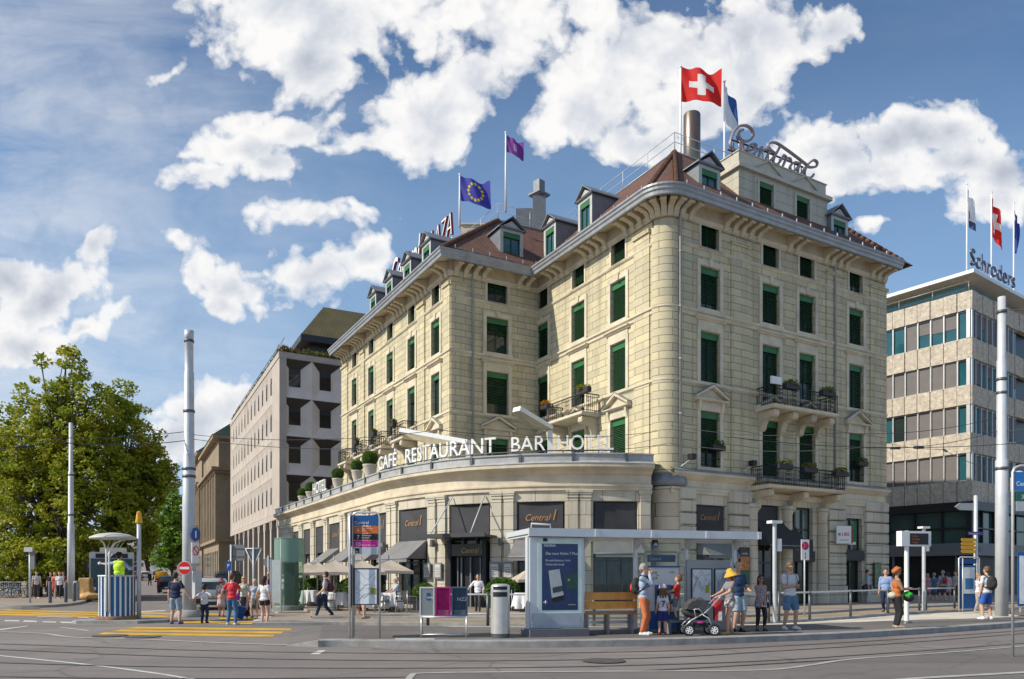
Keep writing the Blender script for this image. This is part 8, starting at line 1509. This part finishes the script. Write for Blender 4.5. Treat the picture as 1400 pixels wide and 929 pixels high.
# on the tram platform
a = person('man in light blue shirt and orange trousers, hand at his mouth, by the ticket machine', 880, g_(868.5, .15), .15, 1.79, 68, 'l', (GRY, 'short'), (LBL, 'shirt'), ((.55, .16, .06), 'long'), (.7, .7, .7), R=(.0, -.085, .862), head=(0, 8)); backpack(a, (.03, .028, .03), (.6, .06, .015), 'black backpack with red front pocket on the man in orange trousers', .95)
a = person('girl with white cap and white shirt numbered 7, seen from behind at the machine', 906, g_(868, .15), .15, 1.2, 178, 'l', ((.16, .07, .03), 'long'), (WT, 'tee'), ((.02, .03, .16), 'shorts'), (.35, .06, .10), kid=1, fem=1, L=(.14, -.04, .46), R=(-.14, -.04, .46)); hat(a, (.6, .55, .57), 2, 0, 'cap')
_, k, up, hp, _, _ = PINFO[a.name]; mb = MB(); fz = Fr((0, .083 * k), (-1, 0), (0, 1)); mb.text(fz, '7', -.05, .60 * k, .20, v=.006, bold=.03); mb.text(fz, 'DENIZ', 0, .775 * k, .05, v=.0, align='CENTER'); mb.build('shirt_number', fabric((.03, .05, .22)), a, local=True)
person('small boy in red shirt and grey shorts climbing on the ticket machine ledge', 925, 19.25, .52, 1.1, -120, 'l', ((.17, .075, .03), 'short'), ((.62, .03, .02), 'tee'), ((.15, .16, .17), 'shorts'), (.05, .09, .07), kid=1, legs='climb', L=(.12, -.2, .66), R=(-.10, -.22, .62), lean=6)
mb = MB(); x0, x1 = xat(908, 19.4), xat(934, 19.4); fz = Fr((x0, 19.5), FS.d); mb.box(fz, 0, x1 - x0, -.1, .32, .44, .50); mb.box(fz, .03, .09, -.05, .27, .15, .44); mb.box(fz, x1 - x0 - .09, x1 - x0 - .03, -.05, .27, .15, .44); tag(mb.build('ledge', GREYP), 'low grey ledge before the ticket machine that the boy stands on', 'ledge')
a = person('woman in wide yellow sun hat, grey top and pale shorts pushing the pram', 998, g_(867.5, .15), .15, 1.64, -78, 'l', ((.30, .12, .04), 'long'), ((.22, .21, .22), 'tee'), ((.48, .44, .42), 'short'), (.40, .25, .13), fem=1, L=(.10, -.22, .60), R=(-.09, -.22, .60), head=(-25, 14), legs='step'); hat(a, (.66, .38, .05), 1, .03)
person('tall bald man in dark blue T-shirt and pale shorts behind the woman in yellow hat', 1009, 19.95, .15, 1.86, 22, 'l', ((.12, .08, .05), 'bald'), ((.02, .05, .12), 'tee'), ((.32, .42, .48), 'shorts'), BLK, L=(.10, -.12, .60))
a = person('woman with long dark hair, sunglasses, patterned tunic and black leggings', 1040, g_(863, .15), .15, 1.50, 2, 'm', ((.018, .012, .012), 'long'), ((.3, .2, .3), 'tank', FLORAL), (BLK, 'tight'), (.06, .05, .05), fem=1, glasses=1, L=(.03, -.10, .50), R=(-.03, -.10, .495))
mb = MB(); n = 28; rr = [mb.add([(.078 * 1.5 * s * cos(2 * pi * i / n), .062 * 1.5 * s * sin(2 * pi * i / n), z * 1.5) for i in range(n)]) for z, s in ((.60, 1.12), (.50, 1.42), (.43, 1.5))]; [[mb.face((p + i, p + (i + 1) % n, q + (i + 1) % n, q + i), None, 0, True) for i in range(n)] for p, q in zip(rr, rr[1:])]; mb.build('tunic_hem', FLORAL, a, local=True); mb = MB(); mb.ell((.19, -.02, .70), (.035, .07, .085)); placed(mb, 'handbag', BLACK, a, 'small black handbag at the hip of the woman in patterned tunic', 'bag')
a = person('young man in white T-shirt and denim shorts looking down at his phone', 1080, g_(861, .15), .15, 1.86, 12, 'l', ((.15, .08, .035), 'short'), (WT, 'tee'), (DEN, 'shorts'), (.7, .7, .7), L=(.035, -.155, .655), R=(-.02, -.15, .65), head=(0, 26), legs='wide')
mb = MB(); mb.bx(.02, .085, -.36, -.345, 1.23, 1.36); placed(mb, 'phone', BLACK, a, 'dark phone in the hands of the man in white T-shirt', 'phone'); mb = MB(); _, k, up, hp, _, _ = PINFO[a.name]; [mb.tube([up((s * .06, .07, .66)), up((s * .065, .03, .838)), up((s * .07, -.05, .82)), up((s * .085, -.074, .70)), up((s * .1, .0, .60))], .016, 5) for s in (-1, 1)]; mb.ell(up((0, .09, .68)), (.12, .07, .2)); placed(mb, 'backpack', fabric((.33, .30, .22)), a, 'khaki backpack on the man looking at his phone', 'backpack')
a = person('woman with curly orange hair, orange top and black trousers looking at her phone', 1226, g_(858.5, .15), .15, 1.72, 84, 'm', ((.40, .12, .025), 'curly'), ((.45, .13, .03), 'tank'), (BLK, 'long'), (.45, .32, .22), fem=1, L=(.03, -.19, .655), R=(-.02, -.19, .645), head=(0, 18)); mb = MB(); mb.ell((.02, -.30, .95), (.17, .10, .10)); mb.bx(-.12, .16, -.38, -.22, .90, 1.0); bg = placed(remesh(mb, .02, 1), 'shoulder_bag', M('bag_green', (.02, .50, .03), .5, var=.4, scale=6), a, 'bright green and black bag held by the woman with orange hair', 'bag'); mb = MB(); mb.ell((.02, -.34, .86), (.19, .14, .12)); mb.ell((.02, -.40, .96), (.10, .06, .06)); o = mb.build('bag_base', BLACK, bg, local=True); mb = MB(); mb.tube([(.1, -.2, 1.0), (.1, -.05, 1.4), (.0, .08, 1.42), (-.1, .02, 1.1)], .014, 5); mb.build('strap', BLACK, bg, local=True); mb = MB(); mb.ell((-.0, .12, .93), (.17, .12, .10)); placed(mb, 'jumper', fabric((.5, .46, .36)), a, 'pale jumper tied round the waist of the orange-haired woman', 'jumper')
a = person('man in white T-shirt and bright blue shorts with back turned by the right mast', 1349, g_(847, .15), .15, 1.80, 195, 'l', ((.16, .075, .03), 'short'), (WT, 'tee'), ((.03, .11, .42), 'shorts'), (.7, .7, .7), R=(-.12, -.13, .58), legs='wide'); backpack(a, (.025, .025, .028), (.035, .035, .038), 'black backpack on the man in bright blue shorts', 1.15)
# pram
t = thing('pram', 'dark grey pram with silver frame and white-spoked wheels before the timetable wall', 'pram', (xat(957, 18.9), 18.9, .15)); X0, Y0 = t.location.x, t.location.y; px_ = lambda p, dy=0: (xat(p[0], 18.9), Y0 + dy, zat(p[1], 18.9)); PM = fabric((.055, .055, .06))
for (p, r) in (((939, 861.5), .125), ((973, 861.5), .125)):
    for dy in (-.24, .24): c = V(px_(p, dy)); c.z = .15 + r + .015; mb = MB(); mb.tube([tuple(c + V((r * cos(i * pi / 12), 0, r * sin(i * pi / 12)))) for i in range(24)], .028, 6, closed=True); w_ = mb.build('wheel', BLACK, t); m2 = MB(); m2.tube([tuple(c + V((r * .72 * cos(i * pi / 10), 0, r * .72 * sin(i * pi / 10)))) for i in range(20)], .014, 5, closed=True); [m2.tube([c, c + V((r * .75 * cos(i * pi / 3 + .3), 0, r * .75 * sin(i * pi / 3 + .3)))], .016, 5) for i in range(6)]; m2.build('rim', WHITE, w_)
mb = MB(); [mb.tube([px_((934, 856), dy), px_((942, 848), dy), px_((962, 837), dy), px_((980, 818), dy)], .018, 6) for dy in (-.2, .2)]; [mb.tube([px_((973, 861), dy), px_((966, 845), dy), px_((958, 840), dy)], .018, 6) for dy in (-.2, .2)]; mb.tube([px_((980, 818), -.2), px_((983, 816), -.15), px_((983, 816), .15), px_((980, 818), .2)], .02, 6); [mb.tube([px_((948, 843), dy), px_((946, 833), dy), px_((952, 832), dy), px_((957, 838), dy)], .014, 6) for dy in (-.24, .24)]; mb.build('frame', M('pram_silver', (.62, .62, .62), .35, .5), t)
c = px_((953, 836)); mb = MB(); rows = []; RIB = MB(); nA, nT = 12, 9
for i in range(nA + 1):
    th = radians(28 + 140 * i / nA); r_ = .36 * (1 - .06 * (i % 2)); rows.append(mb.add([(c[0] + r_ * cos(th) * (1 - .10 * abs(q) ** 3), Y0 + .23 * q, c[2] + r_ * sin(th) * (1 - .16 * abs(q) ** 3)) for q in [(-1 + 2 * j / nT) for j in range(nT + 1)]]))
    if i % 3 == 0: RIB.tube([mb.v[rows[-1] + j] for j in range(nT + 1)], .008, 5)
for a, b in zip(rows, rows[1:]):
    for j in range(nT): mb.face((a + j, a + j + 1, b + j + 1, b + j), None, 0, True)
for e in (0, nT):
    k = mb.add([(c[0], Y0 + (-.22 if e == 0 else .22), c[2] + .02)])
    for a, b in zip(rows, rows[1:]): mb.face((k, a + e, b + e))
hd_ = mb.build('hood', PM, t); RIB.build('hood_rib', fabric((.10, .10, .105)), hd_)
mb = MB(); c2 = px_((951, 840)); mb.ell((c2[0] - .02, Y0, c2[2]), (.36, .2, .13), 16, 10, rot=Matrix.Rotation(radians(14), 3, 'Y')); mb.build('carrycot', fabric((.03, .03, .033)), t); mb = MB(); c3 = px_((956, 853)); mb.bx(c3[0] - .2, c3[0] + .18, Y0 - .17, Y0 + .17, c3[2] - .09, c3[2] + .02); mb.build('basket', fabric((.02, .02, .022)), t)
mb = MB(); c = px_((955, 851), -.19); mb.ell(c, (.09, .03, .03)); tag(mb.build('cloth', fabric((.5, .02, .2))), 'pink cloth hanging out of the pram basket', 'cloth'); c = px_((982, 836), -.05); mb = MB(); mb.bx(c[0] - .12, c[0] + .05, c[1] - .1, c[1] + .1, c[2] - .22, c[2] + .3); bg = tag(mb.build('carrier_bag', fabric((.5, .02, .025))), 'red carrier bag hanging from the pram handle', 'bag'); mb = MB(); mb.bx(c[0] - .04, c[0] + .053, c[1] - .103, c[1] + .103, c[2] - .225, c[2] + .0); mb.build('pale_panel', fabric((.55, .5, .5)), bg)
# pavement on the right
person('man in checked pale blue shirt and dark trousers striding past the building end', 1211, 31.3, .1, 1.84, -30, 'l', ((.10, .06, .035), 'short'), ((.22, .30, .48), 'rolled'), (NAVY, 'long'), BLK, legs='walk')
a = person('bearded-looking man in pale shirt and white trousers at the last shop door', 1186, 40.3, .19, 1.76, 70, 'l', (BLK, 'short'), (LBL, 'rolled'), ((.55, .55, .57), 'long'), (.4, .4, .4)); mb = MB(); mb.ell((-.16, .05, .80), (.1, .25, .2)); placed(mb, 'shoulder_bag', BLACK, a, 'big black bag carried by the man in white trousers', 'bag')
for lab, px, Y, H, yaw, hr_, tp, bt, fm, kw in (('woman in pink top with dark strap walking away under the black recess', 1268, 46, 1.62, 170, (BLD, 'long'), ((.55, .2, .3), 'tank'), ((.5, .2, .28), 'skirt'), 1, {}), ('older woman in blue dress on the far right pavement', 1277, 44, 1.64, 185, (GRY, 'short'), ((.06, .14, .26), 'tee'), ((.06, .14, .26), 'skirt'), 1, {}), ('grey-haired man in light blue shirt with red backpack walking away', 1289, 43, 1.78, 178, (GRY, 'short'), ((.25, .38, .46), 'tee'), ((.05, .07, .12), 'shorts'), 0, {}), ('woman in cream jacket walking ahead of the red backpack man', 1296, 47, 1.7, 180, (BRN, 'long'), ((.55, .42, .38), 'shirt'), ((.5, .35, .33), 'skirt'), 1, {}), ('man in grey-white T-shirt left of the blue map column', 1307, 42, 1.76, -80, (BRN, 'short'), ((.4, .41, .43), 'tee'), ((.03, .04, .06), 'long'), 0, {}), ('woman in pale top with hand to her face right of the map column', 1338, 31.5, 1.62, 30, (BLD, 'bun'), (WT, 'tee'), ((.35, .32, .30), 'tight'), 1, {'R': (-.03, -.1, .86)})):
    a = person(lab, px, Y, .15 if Y > 40 else .1, H, yaw, 'l', hr_, tp, bt, (.3, .25, .2), fem=fm, legs='step', **kw)
    if 'red backpack walking' in lab: backpack(a, (.45, .04, .03), (.35, .03, .02), 'red backpack on the grey-haired man walking away', .9)
# at the crossing on the left
person('man in navy T-shirt and pale denim shorts holding the boy by the hand', 240, g_(853.5, 0), 0, 1.74, 178, 'l', ((.02, .014, .012), 'short'), ((.008, .02, .06), 'tee'), ((.24, .33, .42), 'shorts'), (.12, .14, .2), R=(-.285, -.02, .50), L=(.15, -.02, .46), legs='wide')
person('boy in white T-shirt and dark trousers, arms spread between two adults', 279.5, g_(852.5, 0), 0, 1.30, 182, 'm', ((.02, .014, .012), 'short'), (WT, 'tee'), (NAVY, 'long'), NAVY, kid=1, L=(.31, -.02, .60), R=(-.31, -.04, .66))
person('woman in red T-shirt and blue jeans with reddish ponytail, arms held out', 317, g_(854.5, 0), 0, 1.71, 172, 'l', ((.13, .035, .02), 'pony'), ((.55, .03, .045), 'tee'), ((.045, .14, .28), 'long'), (.7, .7, .7), fem=1, L=(.27, -.08, .56), R=(-.24, -.16, .54), legs='wide')
a = person('woman in pale pink dress and purple hat walking away behind the red T-shirt', 302.5, 30, 0, 1.52, 190, 'l', (BRN, 'short'), ((.58, .42, .38), 'tee'), ((.58, .42, .38), 'skirt'), (.3, .1, .1), fem=1, legs='step'); hat(a, (.25, .08, .14), 1)
mb = MB(); mb.ell((-.05, .17, 1.02), (.16, .09, .12)); placed(mb, 'shoulder_bag', fabric((.1, .11, .15)), a, 'dark grey bag on the back of the woman in pink dress', 'bag')
a = person('blonde woman with sunglasses, mint top and long black skirt', 333.5, 28.6, 0, 1.62, 8, 'l', (BLD, 'long'), ((.42, .52, .46), 'tank'), (BLK, 'long_skirt'), (.3, .2, .15), fem=1, glasses=1, L=(.13, -.10, .5), R=(-.15, -.05, .50)); mb = MB(); mb.ell((-.24, -.02, .86), (.1, .09, .13)); placed(mb, 'handbag', fabric((.42, .03, .30)), a, 'magenta handbag of the blonde woman in black skirt', 'bag')
mb = MB(); mb.bx(-.16, .16, -.12, .12, .05, .52); mb.tube([(-.1, .1, .5), (-.1, .1, .95), (.1, .1, .95), (.1, .1, .5)], .012, 5); o = mb.build('trolley_bag', fabric((.02, .07, .22))); o.location = (xat(325, 28.2), 28.2, 0); o.rotation_euler = (.15, .3, .5); tag(o, 'blue trolley bag tilted beside the long black skirt', 'suitcase')
person('grey-haired woman in light blue blouse and grey skirt facing the viewer', 348, 29.2, 0, 1.50, 5, 'l', ((.5, .47, .42), 'short'), ((.36, .42, .52), 'tee'), ((.12, .13, .16), 'skirt'), (.2, .1, .1), fem=1, L=(.08, -.1, .52))
person('young woman with long dark hair, white T-shirt and black shorts seen from behind', 361.5, g_(855, 0), 0, 1.62, 165, 'l', ((.03, .016, .012), 'long'), (WT, 'tee'), (BLK, 'short'), (.35, .3, .3), fem=1, L=(.29, -.12, .545))
a = person('man in dark suit and pink shirt by the glass lift information panel', 367.5, 35.5, .1, 1.72, -15, 'l', ((.35, .3, .25), 'bald'), ((.02, .022, .03), 'jacket'), (BLK, 'long'), BLK); mb = MB(); mb.ell((0, -.125, 1.25), (.05, .02, .16)); mb.build('shirt_front', fabric((.5, .2, .26)), a, local=True)
a = person('man with sunglasses striding left past the parasols carrying a dark jacket', 444, g_(845, .1), .1, 1.70, -88, 'l', ((.03, .02, .015), 'short'), ((.44, .45, .50), 'tee'), (NAVY, 'long'), BLK, legs='walk', glasses=1, L=(.13, -.1, .52), R=(-.12, -.13, .52), lean=3); backpack(a, (.10, .02, .03), (.07, .015, .02), 'maroon backpack on the man striding left', .95)
mb = MB(); mb.ell((.16, -.22, .66), (.06, .09, .22)); placed(mb, 'folded_jacket', fabric((.015, .02, .045)), a, 'dark jacket hanging from the hand of the striding man', 'jacket')
person('waiter in white shirt and dark trousers leaning on the rail before the entrance', 653.5, 30.4, .16, 1.54, -8, 'l', ((.08, .045, .03), 'short'), ((.70, .70, .72), 'rolled'), ((.05, .05, .055), 'long'), BLK, R=(-.24, -.12, .60), L=(.14, -.05, .5), legs='step')
person('grey-haired man in pale shirt seated at a terrace table', 541.5, 30.8, .19, 1.75, -60, 'l', ((.45, .43, .40), 'short'), ((.36, .42, .47), 'tee'), ((.10, .09, .08), 'long'), BLK, legs='sit', L=(.1, -.25, .42), R=(-.08, -.25, .42))
person('woman in short skirt mostly hidden behind the map case, legs showing', 499, 27, .1, 1.66, -40, 'l', (BRN, 'long'), ((.5, .3, .3), 'tee'), ((.4, .33, .28), 'mini'), (.5, .3, .2), fem=1, legs='step'); person('woman in light dress walking behind the stop sign posts', 489, 27.4, .1, 1.62, -70, 'l', (BLD, 'long'), ((.5, .45, .4), 'tank'), ((.45, .35, .3), 'skirt'), (.5, .3, .2), fem=1, legs='step')
person('woman in white seen through the green glass lift, left one', 388, 38.5, .1, 1.66, 10, 'l', (BRN, 'long'), (WT, 'tee'), ((.5, .5, .5), 'long'), (.3, .3, .3), fem=1); person('bare-legged woman seen through the right edge of the glass lift', 406, 38, .1, 1.62, 150, 'm', (BRN, 'long'), ((.3, .12, .1), 'tank'), ((.3, .2, .15), 'mini'), (.3, .2, .1), fem=1, legs='step')
# traffic officer in the pulpit
a = person('traffic officer in yellow vest with both arms stretched out inside the striped pulpit', 163, 26.62, .70, 1.74, 180, 'l', ((.02, .015, .012), 'short'), ((.30, .36, .52), 'rolled'), (NAVY, 'long'), BLK, L=(.41, -.06, .79), R=(-.30, -.12, .76)); hat(a, (.01, .012, .02), 2, 0, 'cap'); _, k, up, hp, hands, _ = PINFO[a.name]; mb = MB()
for c, r in (((0, 0, .60), (.105, .078, .08)), ((0, 0, .715), (.118, .080, .10)), ((0, -.003, .68), (.108, .080, .09))): mb.ell(up(c), [q * k for q in r], 18, 12)
mb.capsule(up((.07, .005, .80)), .05 * k, up((-.07, .005, .80)), .05 * k); remesh(mb, .015, 2).build('safety_vest', M('hi_vis', (.55, .85, .02), .6, var=.06), a, local=True); mb = MB(); mb.ell(hands[1] + V((.03, 0, 0)) * k, (.055, .03, .045)); mb.build('white_glove', WHITE, a, local=True)
# people under the trees
for lab, px, Y, H, yaw, hr_, tp, bt, lg in (('man in open pale shirt and dark trousers walking by the slim signal post', 50, 49.5, 1.80, 35, (BRN, 'short'), ((.5, .5, .48), 'tee'), ((.06, .05, .05), 'long'), 'step'), ('young man in white T-shirt and black trousers between the two bollards', 81.5, 48.2, 1.80, 15, (BRN, 'short'), (WT, 'tee'), (BLK, 'long'), 'walk'), ('person in red top half hidden behind the man in white T-shirt', 75, 50.5, 1.72, 0, (BLD, 'long'), ((.5, .04, .03), 'tank'), ((.3, .05, .05), 'skirt'), 'step'), ('person in black top left of the one in red under the trees', 69.5, 51.5, 1.75, 20, (BLK, 'short'), (BLK, 'tee'), (NAVY, 'long'), 'step'), ('person in black and red right of the man in white T-shirt under the trees', 87, 52, 1.78, -10, (BRN, 'short'), ((.12, .02, .02), 'tee'), (BLK, 'long'), 'step')): person(lab, px, Y, .13, H, yaw, 'l', hr_, tp, bt, (.6, .6, .6), legs=lg)
person('dark-dressed person crossing the street far away right of the yellow-capped post', 204.5, 92, .42, 1.75, 60, 'l', (BLK, 'short'), (BLK, 'shirt'), (BLK, 'long'), BLK, legs='step')
bpy.data.scenes.remove(TMP)
